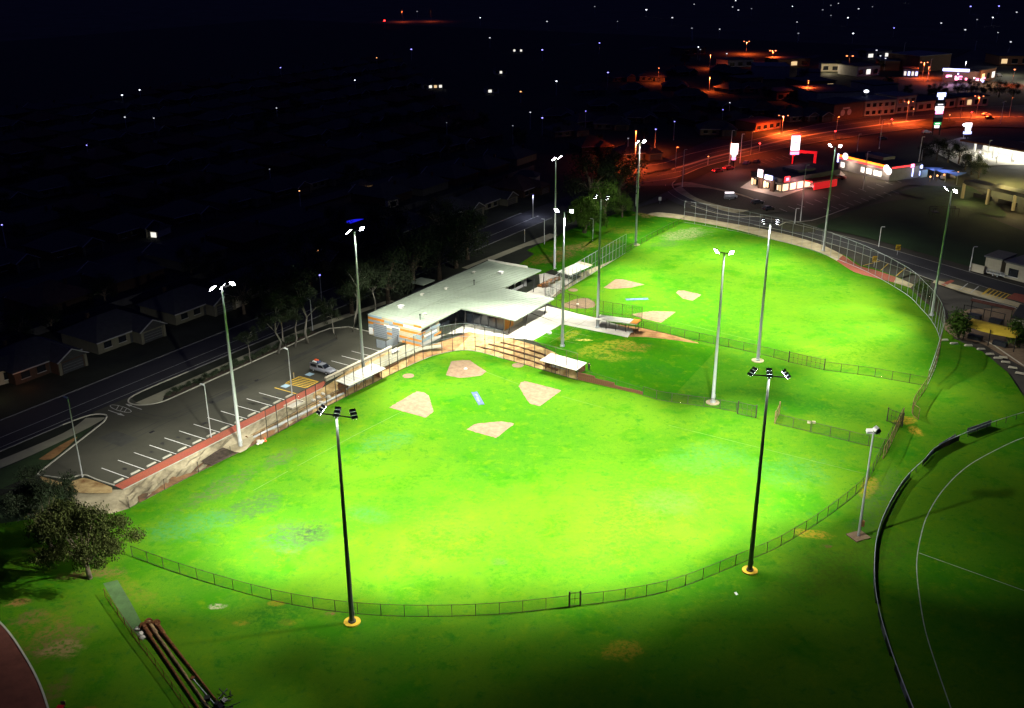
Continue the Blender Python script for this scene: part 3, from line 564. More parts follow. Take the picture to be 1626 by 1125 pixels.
sheet('yellow_lot', ats([(1535, 278), (1640, 268), (1700, 290), (1700, 360), (1600, 342), (1560, 310)]), .03, 'asphalt')
lines('parking_bay_markings', [(at(1240+i*14, 336-i*3.4), at(1252+i*14, 341-i*3.4)) for i in range(14)] + [(at(1310+i*12, 336-i*3), at(1322+i*12, 341-i*3)) for i in range(10)] + [(at(1200+i*9, 262-i*2), at(1212+i*9, 267-i*2)) for i in range(7)], .22, 'worn_paint', .034)
sheet('servo_forecourt', ats([(1470, 240), (1530, 226), (1640, 235), (1700, 245), (1700, 280), (1626, 270), (1530, 272)]), .034, 'concrete')
sheet('drive_through', ats([(1178, 302), (1242, 318), (1345, 284), (1335, 274), (1306, 282), (1244, 300), (1196, 290)]), .03, 'concrete')

# ---------------------------------------------------------------- infield clay, plates and mats
def pad(pts, label, cat='clay cutout', n='clay_cutout', group=None):
    P = ats(pts); c = sum(P, Vector())/len(P)
    rj = random.Random(int(c.x*10)); Q = resample(P + [P[0]], step=.35)[:-1]; P = [p + Vector((rj.gauss(0, .05), rj.gauss(0, .05), 0)) for p in Q]
    mb = MB().prism([Vector((p.x-c.x, p.y-c.y, 0)) for p in P], -.04, .02)
    return mb.obj(n, 'clay', loc=c, label=label, category=cat, group=group)
def z(pts): return [(560+x/4.0625, 500+y/4.0625) for x, y in pts]
h1 = pad(z([(600, 385), (635, 297), (700, 290), (755, 292), (800, 325), (862, 365), (830, 390), (750, 402), (690, 404), (640, 396)]), 'peach clay cutout at home plate of the near diamond')
pad(z([(1068, 462), (1085, 436), (1110, 430), (1345, 492), (1205, 593), (1140, 575), (1115, 540)]), 'peach clay base cutout on the near diamond towards the dugout with the standing person')
pad(z([(730, 738), (785, 702), (955, 687), (1040, 703), (920, 795)]), 'peach clay base cutout on the near diamond farthest from the clubhouse')
pad(z([(232, 590), (410, 489), (455, 496), (488, 515), (518, 622), (465, 660)]), 'peach clay base cutout on the near diamond towards the car park')
def circ(px, py, r, n=20): c = at(px, py); return c, [Vector((math.cos(t)*r, math.sin(t)*r, 0)) for t in [2*math.pi*i/n for i in range(n)]]
for px, py, r, lb in ((648, 595.5, 1.15, 'round clay on-deck circle on the near field by the dugout next to the car park'), (822, 580.5, 1.2, 'round clay on-deck circle on the near field by the terrace steps'), (1061, 0, 0, '')):
    if r: c, P = circ(px, py, r); MB().prism(P, -.03, .02).obj('on_deck_circle', 'clay', loc=c, label=lb, category='clay circle')
def z2(pts): return [(800+x*.1968, 380+y*.1968) for x, y in pts]
h2 = pad(z2([(470, 535), (560, 495), (620, 484), (680, 484), (720, 505), (745, 530), (735, 555), (690, 566), (560, 566), (500, 556)]), 'peach clay cutout at home plate of the far diamond behind its mesh backstop')
pad(z2([(810, 400), (910, 332), (965, 334), (1140, 378), (1030, 402), (870, 412)]), 'long peach clay base cutout on the far diamond nearest the side fence')
pad(z2([(1395, 447), (1410, 430), (1460, 430), (1600, 465), (1530, 512), (1450, 495)]), 'peach clay base cutout on the far diamond farthest from the clubhouse')
pad(z2([(1030, 615), (1200, 592), (1395, 600), (1270, 688), (1110, 650)]), 'peach clay base cutout on the far diamond behind the orange-ended dugout roof')
for px, py, r, lb in ((911, 462, 1.2, 'pale clay on-deck circle at the side fence of the far field'), (943, 508, 1.3, 'clay on-deck circle beside the pole by the far diamond dugout')):
    c, P = circ(px, py, r); MB().prism(P, -.03, .02).obj('on_deck_circle', 'clay', loc=c, label=lb, category='clay circle')
for c, lb in ((at(739, 586), 'white home plate on the clay of the near diamond'), (at(918, 485), 'white home plate on the clay of the far diamond')):
    MB().prism([Vector(p) for p in ((-.22, 0, 0), (-.22, .3, 0), (0, .5, 0), (.22, .3, 0), (.22, 0, 0))], .02, .05).obj('home_plate', 'white_paint', loc=c, label=lb, category='home plate', scale=1.4)
for a, b, lb in ((at(752, 622), at(764, 643), 'blue pitching mat with pale stripes on the near diamond'), (at(994, 478), at(1031, 477), 'pale blue pitching mat on the far diamond')):
    d = b-a; L = d.length; w = 1.15; rz = math.atan2(d.y, d.x); t = thing('pitching_mat', lb, 'pitching mat', (a+b)/2, rz)
    P = [Vector((math.copysign(L/2-.25*(1-abs(math.sin(k))), math.cos(k)), math.sin(k)*w/2, 0)) for k in [2*math.pi*i/24+.13 for i in range(24)]]
    MB().prism(P, 0, .05).obj('mat_base', 'mat_blue', t)
    for x, y in ((-L*.22, .1), (L*.18, -.1), (0, .0)): MB().box((x, y, .06), (L*.16, .34, .02)).obj('stripe', 'mat_stripe', t)
# ================================================================ FLOOD POLES
def bank_mesh():
    # lamp bank: three dark modules one behind the other with pale gaps, lit face in front; local -Z is the beam direction, Y up the stack
    mb = MB()
    for k in (-1, 0, 1): mb.box((0, k*.46, .12), (.72, .30, .20)); mb.box((0, k*.46, .26), (.5, .2, .08))
    return mb.mesh('housing', 'black_housing')
BANK = bank_mesh()
FRAME = MB().box((-.2, 0, .02), (.06, 1.4, .06)).box((.2, 0, .02), (.06, 1.4, .06)).box((0, .23, .0), (.74, .12, .04)).box((0, -.23, .0), (.74, .12, .04)).mesh('gap_light_bracket', 'white_paint')  # white bars stand in for lamp light showing through the gaps
LENS = MB()
for k in (-1, 0, 1): LENS.box((0, k*.46, .005), (.68, .28, .02))
LENS = LENS.mesh('lens', 'lamp_lens')
POLE = MB().tube([(0, 0, 0), (0, 0, 14), (0, 0, 28.6)], [.33, .24, .15], 12).tube([(0, 0, 0), (0, 0, .35)], .5, 12).box((.3, 0, 1.4), (.12, .3, .6)).mesh('pole', 'galvanised')
POLE_D = MB().tube([(0, 0, 0), (0, 0, 14), (0, 0, 28.6)], [.33, .24, .15], 12).tube([(0, 0, 0), (0, 0, .35)], .5, 12).box((.3, 0, 1.4), (.12, .3, .6)).mesh('pole', 'pole_dark')
PAD = MB().tube([(0, 0, -.05), (0, 0, .1)], 1.25, 20).mesh('base_pad', 'sand')
PADY = MB().tube([(0, 0, -.05), (0, 0, .18)], 1.05, 20).mesh('base_pad', 'yellow_paint')
def spot(loc, d, power, size, blend=.9, col=(1, .985, .88), rad=.35):
    l = bpy.data.lights.new('floodlight_beam', 'SPOT'); l.energy = power*FLOOD; l.spot_size = R(size); l.spot_blend = blend; l.color = col; l.shadow_soft_size = rad
    o = bpy.data.objects.new('floodlight_beam', l); o.location = loc; o.rotation_mode = 'QUATERNION'; o.rotation_quaternion = aim(d); COL.link(o); return o
def flood(base, label, aims, pad=None, arm=3.4, yaw=None, h=29.0, dark=False):
    """aims: list of (ground target, watts, cone)"""
    t = thing('flood_pole', label, 'flood pole', base, 0, 'flood poles round the two diamonds')
    inst('pole', POLE_D if dark else POLE, t)
    if pad: inst('base_pad', pad, t)
    c = sum((a[0] for a in aims), Vector())/len(aims) - base; c.z = 0
    yw = math.atan2(c.y, c.x) if yaw is None else yaw
    ax = Vector((-math.sin(yw), math.cos(yw), 0))
    MB().tube([ax*-arm/2 + Vector((0, 0, h-.3)), ax*arm/2 + Vector((0, 0, h-.3))], .09, 6).obj('crossarm', 'dark_metal', t)
    n = len(aims)
    for i, (tg, w, cone) in enumerate(aims):
        off = ax*arm*((i/(n-1) - .5) if n > 1 else 0) + Vector((math.cos(yw)*.35, math.sin(yw)*.35, h-.05))
        d = tg - (base+off); q = aim(d)
        dd = Vector((d.x, d.y, 0)).normalized(); tilt = (dd*math.cos(R(48)) + Vector((0, 0, -math.sin(R(48)))))
        q2 = aim(tilt)
        b = inst('floodlight', BANK, t, off); b.rotation_mode = 'QUATERNION'; b.rotation_quaternion = q2
        inst('lens', LENS, b); inst('gap_light_bracket', FRAME, b)
    return t
c1 = at(770, 760); if1 = at(758, 632); c2 = at(1220, 470); if2 = at(1005, 478)
pA = at(555, 986); pB = at(1187, 911); pC = at(381, 709); pD = at(577, 589, .4); pE = at(893, 551, PZ); pF = at(949, 522, PZ); pG = at(882, 429, .5)
pH = at(1011, 391); pI = at(1131, 643); pJ = at(1203, 577); pK = at(1309, 404); pL = at(1480, 508); pM = at(1360, 858)
flood(pA, 'tall dark flood pole by the near fence, closest to the fallen rusty poles', [(at(500, 850), 150, 84), (at(690, 760), 170, 84), (at(860, 830), 150, 88)], PADY, 4.0, dark=True)
flood(pB, 'tall dark flood pole on a yellow base outside the near fence beside the oval', [(at(960, 800), 160, 88), (at(1130, 740), 170, 84), (at(1470, 800), 75, 74)], PADY, 4.0, dark=True)
flood(pC, 'tall flood pole on the sandy bank between the brick path and the near field', [(at(600, 800), 150, 84), (at(560, 700), 130, 84), (at(300, 900), 60, 84)], None)
flood(pD, 'tall flood pole beside the clubhouse end wall with orange stripes', [(if1, 75, 78), (at(700, 700), 95, 80)], None, 3.0)
flood(pE, 'tall flood pole on the lawn directly behind the roofed dugout of the standing person', [(at(800, 640), 85, 78), (at(900, 740), 120, 80)], None, 3.0)
flood(pI, 'tall flood pole on a clay pad at the single gate in the middle fence', [(at(960, 720), 130, 84), (at(1200, 740), 140, 84)], PAD, 2.6)
flood(pF, 'tall flood pole at the end of the far diamond dugout with an orange roof end', [(if2, 100, 80), (at(1080, 440), 130, 80)], None, 2.6)
flood(pG, 'tall flood pole on the grass behind the white dugout roof at the far side fence', [(at(960, 462), 95, 78), (at(1060, 460), 120, 78)], None, 2.4)
flood(pH, 'tall flood pole at the side fence next to the green weeping tree', [(at(1120, 410), 160, 80), (at(1060, 430), 120, 80)], PAD, 2.4)
flood(pJ, 'tall flood pole on a clay pad beside the double gate in the middle fence', [(at(1250, 500), 170, 84), (at(1090, 480), 130, 80)], PAD, 2.6)
flood(pK, 'tall flood pole on the sandy path next to the road round the far field', [(at(1200, 440), 180, 80), (at(1330, 460), 160, 80)], None, 2.6)
flood(pL, 'tall flood pole in the garden bed behind the bend of the high far fence', [(at(1340, 500), 190, 84), (at(1380, 560), 160, 84)], None, 2.6)
BEAMS = [('A', -38.2, 135.6, 64, 284), ('A', -45.6, 109.8, 80, 45), ('A', -6.0, 148.1, 50, 126), ('A', -22.9, 130.3, 80, 211), ('A', -16.2, 99.9, 80, 11), ('A', -41.2, 119.7, 50, 132), ('A', 3.9, 131.2, 64, 127), ('A', -20.8, 110.4, 50, 49), ('A', -9.5, 116.3, 50, 112), ('A', -33.2, 81.9, 50, 21), ('A', -65.2, 114.0, 50, 25), ('A', -9.1, 138.6, 64, 131), ('B', -3.2, 122.7, 64, 239), ('B', 29.3, 141.1, 80, 208), ('B', 16.3, 118.5, 96, 17), ('B', 9.0, 155.0, 50, 124), ('B', 24.0, 129.1, 96, 82), ('B', 6.6, 120.6, 80, 93), ('B', 43.1, 149.4, 64, 221), ('B', 14.0, 146.4, 64, 134), ('B', 37.5, 112.8, 50, 7), ('B', 11.0, 130.5, 80, 144), ('C', -61.5, 148.3, 50, 32), ('C', -19.8, 151.6, 50, 131), ('C', -35.1, 139.7, 64, 66), ('D', -12.0, 164.2, 64, 162), ('D', -42.4, 161.0, 64, 81), ('D', -32.4, 188.7, 96, 27), ('D', -21.4, 208.2, 64, 54), ('D', -54.8, 178.1, 50, 24), ('D', -14.8, 177.0, 80, 83), ('E', -14.9, 190.3, 64, 105), ('E', 14.5, 191.2, 96, 114), ('E', -2.5, 173.2, 64, 159), ('F', 16.0, 232.5, 80, 191), ('F', 54.7, 206.6, 64, 110), ('F', 60.7, 225.3, 50, 118), ('F', 49.5, 240.8, 50, 108), ('F', 42.8, 233.4, 64, 128), ('F', 42.5, 217.2, 80, 182), ('F', 51.6, 221.2, 64, 141), ('F', -6.7, 212.0, 64, 59), ('Gp', 42.0, 216.6, 50, 43), ('Gp', 47.2, 250.8, 64, 186), ('Gp', -11.8, 211.0, 50, 76), ('Gp', 35.0, 240.2, 80, 160), ('Gp', -6.8, 282.0, 64, 14), ('Gp', 44.1, 236.2, 50, 77), ('H', 51.1, 275.5, 96, 160), ('H', 33.4, 291.4, 96, 41), ('H', 68.0, 260.9, 50, 123), ('H', 59.2, 302.3, 50, 140), ('H', 59.2, 248.7, 50, 90), ('H', 22.2, 266.1, 50, 37), ('I', 42.0, 154.1, 80, 140), ('I', 11.7, 163.9, 64, 182), ('J', 67.4, 170.1, 64, 167), ('J', 67.4, 208.7, 64, 127), ('J', 44.1, 188.2, 80, 97), ('J', 76.0, 189.4, 64, 125), ('J', 60.7, 201.3, 80, 89), ('J', 73.8, 178.8, 50, 82), ('K', 88.0, 273.9, 96, 39), ('K', 73.1, 245.7, 64, 121), ('K', 97.2, 234.0, 50, 70), ('K', 60.7, 262.8, 64, 121), ('K', 68.1, 237.0, 50, 89), ('L', 74.6, 231.1, 64, 155), ('L', 74.6, 200.5, 50, 135), ('L', 79.9, 212.5, 50, 136), ('B', 61.5, 127.1, 66, 36)]   # pole, where the beam points on the ground, cone, kilowatts
HEADS = dict(A=pA, B=pB, C=pC, D=pD, E=pE, F=pF, Gp=pG, H=pH, I=pI, J=pJ, K=pK, L=pL)
for k, tg, cone, kw in (('D', at(690, 535), 50, 100), ('E', at(790, 538), 50, 200), ('D', at(610, 585), 50, 90), ('A', at(70, 895), 44, 70), ('B', at(1250, 990), 150, 7), ('A', at(600, 1040), 150, 3), ('E', at(880, 515), 56, 60)): BEAMS.append((k, tg.x, tg.y, cone, kw))
for k, x, y, cone, kw in BEAMS:
    hd = HEADS[k]; hd = Vector((hd.x, hd.y, 28.3)); dr = (Vector((x, y, 0)) - hd).normalized()
    spot(hd + Vector((dr.x, dr.y, 0))*.9, dr, kw*1000, cone, 1.0)
# lamp pole of the oval
t = thing('flood_pole', 'short white lamp pole on a square clay pad beside the oval railing', 'flood pole', pM)
MB().tube([(0, 0, 0), (0, 0, 8), (0, 0, 16.6)], [.2, .15, .11], 10).obj('pole', 'galvanised', t); MB().box((0, 0, .05), (2.6, 2.2, .18), .4).obj('base_pad', 'clay', t)
MB().box((.35, 0, 2.2), (.35, .5, .9)).obj('switch_box', 'red_earth', t)
MB().tube([(-.7, .1, 16.4), (.9, -.1, 16.4)], .09, 6).obj('crossarm', 'galvanised', t)
for k, (x, y, zz) in enumerate(((-.5, .2, 16.7), (.5, 0, 16.8), (.1, -.3, 17.3))):
    b = MB().box((0, 0, 0), (.8, .55, .45)).obj('floodlight', 'white_paint' if k != 1 else 'black_housing', t, loc=(x, y, zz), rz=.4*k); b.rotation_euler.x = .5
    MB().box((0, 0, -.25), (.7, .45, .04)).obj('lens', 'glass', b)

# ================================================================ FENCES
def fence(name, label, lines_, h, spacing, post='post_steel', rail='post_steel', net='chain_dark', pr=.05, rails=(1.0, 0.0), cat='fence', hfun=None):
    t = thing(name, label, cat, lines_[0][0]); o0 = lines_[0][0]
    pm = MB().tube([(0, 0, 0), (0, 0, h)], pr, 5).mesh('post', post); rl = MB(); nm = MB()
    for ln in lines_:
        P = resample(ln, step=spacing); n = len(P)
        for p in P:
            o = inst('post', pm, t, p-o0)
            if hfun: o.scale.z = hfun(p)/h
        Q = resample(ln, step=min(spacing, 1.5)) if len(ln) > 2 else P
        H = [hfun(p) if hfun else h for p in Q]
        for f in rails: rl.tube([p - o0 + Vector((0, 0, hh*f + (.06 if f == 0 else 0))) for p, hh in zip(Q, H)], pr*.75, 4)
        k = len(nm.v); m = len(Q)
        nm.v += [tuple(p-o0+Vector((0, 0, .05))) for p in Q] + [tuple(p-o0+Vector((0, 0, hh-.05))) for p, hh in zip(Q, H)]
        nm.f += [(k+i, k+i+1, k+m+i+1, k+m+i) for i in range(m-1)]
    rl.obj('rail', rail, t); nm.obj('chain_mesh', net, t); return t
i0 = min(range(len(F1_LEFT)), key=lambda i: (F1_LEFT[i]-at(424, 692)).length)
ia = min(range(len(F1_LEFT)), key=lambda i: (F1_LEFT[i]-at(650, 580)).length); ib = min(range(len(F1_LEFT)), key=lambda i: (F1_LEFT[i]-at(800, 570)).length)
fence('backstop_fence', 'high chain mesh backstop behind the near diamond with a pale top rail', [F1_LEFT[ia:ib+1]], 6.0, 2.35, 'post_steel', 'post_pale', 'chain_pale', .07, (1.0, .52, 0))
fence('ball_fence', 'high dark posts and chain mesh along the near field dugout and long pipes', [F1_LEFT[i0:ia+1]], 5.4, 2.6, 'post_steel', 'post_steel', 'chain_dark', .07, (1.0, .4, 0))
fence('ball_fence', 'high dark posts and chain mesh in front of the brown terrace steps', [F1_LEFT[ib:]], 5.6, 2.5, 'post_steel', 'post_steel', 'chain_dark', .07, (1.0, .4, 0))
fence('field_fence', 'sparse dark low posts along the foot of the sandy bank', [F1_LEFT[:i0]], 1.9, 7.0, 'post_steel', 'post_steel', 'chain_dark', .05, (0,))
cut = min(range(len(F1_OUT)), key=lambda i: (F1_OUT[i]-at(896, 965)).length); cut2 = min(range(len(F1_OUT)), key=lambda i: (F1_OUT[i]-at(920, 963)).length)
fence('field_fence', 'long low curved mesh fence round the near outfield with a gap at the bottom', [F1_OUT[:cut] + [at(899, 965)], [at(918, 963)] + F1_OUT[cut2+1:]], 1.75, 3.0, 'post_steel', 'post_steel', 'chain_dark', .045)
fence('field_fence', 'low mesh fence running from the brown retaining wall to the single gate', [MID1], 1.8, 3.2)
fence('field_fence', 'low mesh fence between the small lawn and the near outfield, past the rusty gate post', [MID1B], 1.9, 3.2)
fence('field_fence', 'low mesh fence from the far diamond dugout to the double gate', [MID2], 1.8, 3.2)
fence('field_fence', 'low mesh fence from the double gate to the high green netting', [MID2B], 1.8, 3.2)
fence('ball_fence', 'high fence with pale green posts along the far field side by the white dugout roof', [F2_SIDE], 5.4, 2.2, 'post_pale', 'post_pale', 'chain_pale', .05, (1.0, .5, 0))
fence('field_fence', 'low mesh fence running from the high side fence to the road corner', [F2_LOW], 1.6, 3.5)
fence('backstop_fence', 'tall see-through mesh screen behind the far diamond home plate beside its dugout', [F2_FRONT], 4.9, 2.3, 'post_steel', 'post_steel', 'chain_dark', .05, (1.0, .5, 0))
hf = lambda p: 6.4 if p.y < 262 else 6.8
j1 = min(range(len(F2_OUT)), key=lambda i: (F2_OUT[i]-at(1493, 556)).length); j0 = min(range(len(F2_OUT)), key=lambda i: (F2_OUT[i]-at(1320, 413)).length)
fence('outfield_fence', 'very high mesh fence along the road end of the far field', [F2_OUT[:j0+1]], 6.6, 3.6, 'post_pale', 'post_pale', 'chain_dark', .04, (1.0, .5, 0))
fence('outfield_fence', 'very high curving mesh fence with a thick pale rail round the far outfield', [F2_OUT[j0:j1+1]], 6.4, 3.1, 'post_pale', 'galvanised', 'chain_dark', .06, (1.0, .0))
fence('netting_fence', 'high green netting at the end of the far outfield with rusty posts', [F2_OUT[j1:]], 6.0, 2.4, 'rust_pipe', 'galvanised', 'chain_green', .06, (1.0, .5, 0), hfun=lambda p: 6.2 - 3.0*max(0, min(1, (at(1485, 590).y - p.y)/8)) if p.y < at(1485, 590).y else 6.2)
fence('field_fence', 'short rusty mesh fence leading from the green netting towards the yellow sand', [smooth(ats([(1471, 622), (1446, 660), (1457, 673)]), 1.5)], 2.2, 2.2, 'rust_pipe', 'rust_pipe', 'chain_rust', .06)
fence('field_fence', 'short rusty mesh fence running past the yellow sand to the near outfield corner', [ats([(1432, 672), (1408, 722), (1400, 735)])], 2.3, 2.2, 'rust_pipe', 'rust_pipe', 'chain_rust', .06)
def gate(label, a, b, h=2.3, leaves=1, bars=3, m='post_steel'):
    t = thing('fence_gate', label, 'gate', a); d = b-a; n = leaves
    for i in range(n):
        p, q = d*(i/n), d*((i+1)/n); g = (q-p)*.02
        f = MB()
        P = [p+g+Vector((0,0,.1)), q-g+Vector((0,0,.1)), q-g+Vector((0,0,h)), p+g+Vector((0,0,h)), p+g+Vector((0,0,.1))]
        for u, v_ in zip(P, P[1:]): f.tube([u, v_], .045, 4)
        for k in range(1, bars+1): r = p.lerp(q, k/(bars+1)); f.tube([r+Vector((0,0,.1)), r+Vector((0,0,h))], .03, 4)
        f.tube([p+g+Vector((0,0,h*.55)), q-g+Vector((0,0,h*.55))], .03, 4)
        lf = f.obj('gate_leaf', m, t)
        nm = MB(); nm.add([p+g+Vector((0,0,.1)), q-g+Vector((0,0,.1)), q-g+Vector((0,0,h)), p+g+Vector((0,0,h))], [(0,1,2,3)]); nm.obj('chain_mesh', 'chain_dark', lf)
    for p in (Vector(), d): MB().tube([p, p+Vector((0,0,h+.25))], .11, 6).obj('post', m, t)
    return t
gate('single mesh gate beside the pole on the clay pad in the middle fence', at(1170, 661), at(1199, 668))
gate('open rusty gate leaf swung back beside the dark post of the middle fence', at(1229, 677), at(1236, 662), 2.2, 1, 2, 'rust_pipe')
gate('wide double mesh gate in the fence below the far outfield', at(1252, 580), at(1308, 593), 2.2, 2, 3)
gate('mesh gate standing next to the yellow sand at the corner of the small lawn', at(1407, 675), at(1431, 684), 2.4, 1, 3)
gate('narrow gate in the gap of the curved near fence', at(900, 964), at(917, 963), 2.0, 1, 1)
# oval railing with boards, dark panels standing in for shadows
o0 = OVF[0]; t = thing('oval_railing', 'long curved white railing with dark infill round the oval', 'railing', o0)
P = resample(OVF, step=2.6); pm = MB().tube([(0,0,0), (0,0,1.05)], .05, 5).mesh('post', 'post_steel')
for p in P: inst('post', pm, t, p-o0)
MB().tube([p-o0+Vector((0,0,1.08)) for p in OVF], .06, 5).obj('rail', 'galvanised', t)
brd = MB(); k = 0
rb = random.Random(3)
for i in range(len(P)-1):
    if i < 9 or rb.random() < .12: continue
    a, b = P[i]-o0, P[i+1]-o0
    bm_ = MB(); d = (b-a); n_ = Vector((-d.y, d.x, 0)).normalized()*.03
    bm_.add([a+n_+Vector((0,0,.12)), b+n_+Vector((0,0,.12)), b+n_+Vector((0,0,.98)), a+n_+Vector((0,0,.98)), a-n_+Vector((0,0,.12)), b-n_+Vector((0,0,.12)), b-n_+Vector((0,0,.98)), a-n_+Vector((0,0,.98))], [(0,1,2,3),(7,6,5,4),(0,4,5,1),(1,5,6,2),(2,6,7,3),(3,7,4,0)])
    bm_.obj('infill_panel', ('sign_grey', 'dark_metal', 'wall_brown', 'dark_metal')[i % 4], t)  # dark colours here imitate shadows along the railing
for a, b, lb in ((at(1532, 697), at(1570, 684), 'long grey advertising board with pale lettering on the oval railing'), (at(1486, 722), at(1513, 706), 'dark grey advertising board on the oval railing by the yellow sand')):
    d = b-a; L = d.length; s = thing('advertising_board', lb, 'advertising board', a, math.atan2(d.y, d.x))
    MB().box((L/2, -.18, .62), (L, .08, 1.1)).obj('board', 'sign_grey', s)
    for k in range(9 if L > 7 else 5): MB().box((L*(.16+.08*k), -.235, .6), (L*(.05 if k % 3 else .03), .02, .36)).obj('lettering', 'worn_paint', s)
    for x in (.3, L-.3): MB().tube([(x, -.1, 0), (x, -.1, 1.25)], .05, 5).obj('post', 'rust_pipe', s)
# low fence at bottom beside the rusty poles
fence('field_fence', 'low rusty wire fence beside the rusty poles lying on the grass', [smooth(ats([(163, 940), (201, 996), (240, 1049), (276, 1100), (310, 1150)]), 1)], 1.15, 2.6, 'rust', 'rust', 'chain_dark', .04)

# ================================================================ TREES
def leaves(mb, c, r, n, size, rnd, flat_=1.0, droop=0.0):
    for _ in range(n):
        p = Vector((rnd.gauss(0, .52), rnd.gauss(0, .52), rnd.gauss(0, .52)))
        if p.length > 1.6: p *= .6
        p = c + Vector((p.x*r, p.y*r, p.z*r*flat_))
        a = Vector((rnd.gauss(0, 1), rnd.gauss(0, 1), rnd.gauss(0, 1))).normalized(); b = a.orthogonal().normalized()
        b = (Matrix.Rotation(rnd.uniform(0, 6.28), 3, a) @ b)
        s = size*rnd.uniform(.6, 1.4); w = s*rnd.uniform(.35, .6)
        if droop: b = (b*.4 + Vector((0, 0, -droop))).normalized(); a = b.orthogonal().normalized() if rnd.random() < .5 else b.cross(Vector((rnd.uniform(-1,1), rnd.uniform(-1,1), 0))).normalized()
        t_ = a.cross(b).normalized()
        mb.add([p - b*s/2, p + t_*w/2, p + b*s/2, p - t_*w/2], [(0, 1, 2, 3)])
def tree_mesh(kind, seed, H):
    rnd = random.Random(seed); tr = MB(); cr = MB()
    if kind == 'gum':
        trunk_h = H*.22; W = H*.42; lean = Vector((rnd.uniform(-.06, .06)*H, rnd.uniform(-.06, .06)*H, 0))
        top = lean + Vector((0, 0, trunk_h)); tr.tube([(0,0,0), lean*.4+Vector((0,0,trunk_h*.5)), top], [H*.032, H*.026, H*.022], 8)
        for i in range(14):
            a = i*2.4 + rnd.uniform(-.4, .4); rr = W*rnd.uniform(.35, .95); zz = H*rnd.uniform(.2, .93); rr *= 1.15 - .6*max(0, zz/H-.6)
            e = lean + Vector((math.cos(a)*rr, math.sin(a)*rr, zz)); m_ = top.lerp(e, .5) + Vector((0, 0, H*.05))
            tr.tube([top - Vector((0,0,trunk_h*.15)), m_, e], [H*.015, H*.009, H*.003], 5, False)
            for k in range(5):
                c = e.lerp(m_, rnd.uniform(0, .35)) + Vector((rnd.gauss(0, .09), rnd.gauss(0, .09), rnd.gauss(0, .06)))*H
                leaves(cr, c, H*rnd.uniform(.07, .125), 330, H*.026, rnd, .75, .4)
    elif kind == 'slender':
        pts = [Vector((0,0,0))]; 
        for k in range(1, 5): pts.append(pts[-1] + Vector((rnd.uniform(-.05, .05)*H, rnd.uniform(-.05, .05)*H, H*.17)))
        tr.tube(pts, [H*.018, H*.015, H*.012, H*.010, H*.007], 7)
        for i in range(9):
            b = pts[rnd.choice((2, 3, 3, 4, 4))]; a = rnd.uniform(0, 6.28); rr = H*rnd.uniform(.06, .24); e = b + Vector((math.cos(a)*rr, math.sin(a)*rr, H*rnd.uniform(.08, .28)))
            tr.tube([b, b.lerp(e, .5)+Vector((0,0,.03*H)), e], [H*.007, H*.005, H*.002], 4, False)
            for k in range(4): leaves(cr, e + Vector((rnd.gauss(0, .05), rnd.gauss(0, .05), rnd.gauss(0, .05)))*H, H*rnd.uniform(.05, .09), 120, H*.024, rnd, .8, .5)
    elif kind == 'dense':
        tr.tube([(0,0,0), (0,0,H*.3), (.03*H, 0, H*.55)], [H*.04, H*.03, H*.015], 8)
        for i in range(30):
            a = i*2.4; zz = rnd.uniform(.28, .88); rr = .36*math.sqrt(max(.05, 1-((zz-.5)/.5)**2))*rnd.uniform(.6, 1)
            c = Vector((math.cos(a)*rr, math.sin(a)*rr, zz))*H; leaves(cr, c, H*rnd.uniform(.10, .17), 190, H*.03, rnd, .85)
            if i % 3 == 0: tr.tube([(0, 0, H*.3), Vector((0, 0, H*.42)).lerp(c, .5), c], [H*.014, H*.009, H*.003], 5, False)
    elif kind == 'willow':
        tr.tube([(0,0,0), (.02*H, .02*H, H*.35), (0, 0, H*.6)], [H*.06, H*.045, H*.03], 8)
        for i in range(46):
            a = i*2.4; rr = H*.5*math.sqrt(rnd.random()); zz = H*(.95 - .55*(rr/(H*.5))**2); e = Vector((math.cos(a)*rr, math.sin(a)*rr, zz))
            if i % 4 == 0: tr.tube([(0, 0, H*.5), Vector((0, 0, H*.7)).lerp(e, .5), e], [H*.02, H*.012, H*.004], 5, False)
            leaves(cr, e - Vector((0, 0, H*.04)), H*.12, 60, H*.04, rnd, .6)
            for s_ in range(9):
                q = e + Vector((rnd.gauss(0, .05), rnd.gauss(0, .05), 0))*H; ln = rnd.uniform(.2, .55)*zz
                for k in range(10): leaves(cr, q - Vector((0, 0, ln*k/10)), H*.02, 2, H*.05, rnd, 1, 1.6)
    elif kind == 'bush':
        for i in range(9):
            a = i*2.4; rr = rnd.uniform(.1, .38)*H; c = Vector((math.cos(a)*rr, math.sin(a)*rr, rnd.uniform(.3, .75)*H)); leaves(cr, c, H*.26, 210, H*.085, rnd, .9)
            tr.tube([(0,0,0), c*.6, c], [H*.03, H*.02, H*.008], 4, False)
    return tr, cr
TM = {}
def tree(kind, p, H, label, leaf='leaf_gum', bark='bark', seed=1, name='tree', cat='tree', group=None, rz=None, sx=1.0):
    key = (kind, seed, leaf, bark)
    if key not in TM:
        a, b = tree_mesh(kind, seed, 10.0); TM[key] = (a.mesh('trunk', bark, True), b.mesh('crown', leaf))
    t = thing(name, label, cat, p, random.uniform(0, 6.28) if rz is None else rz, group); t.scale = (H/10*sx, H/10*sx, H/10)
    inst('trunk' if kind != 'bush' else 'stem', TM[key][0], t); inst('crown' if kind != 'bush' else 'foliage', TM[key][1], t); return t
tree('gum', at(139, 912), 12.5, 'large grey-green gum tree at the corner of the near field fence', seed=11, rz=.6, name='gum_tree', sx=.98)
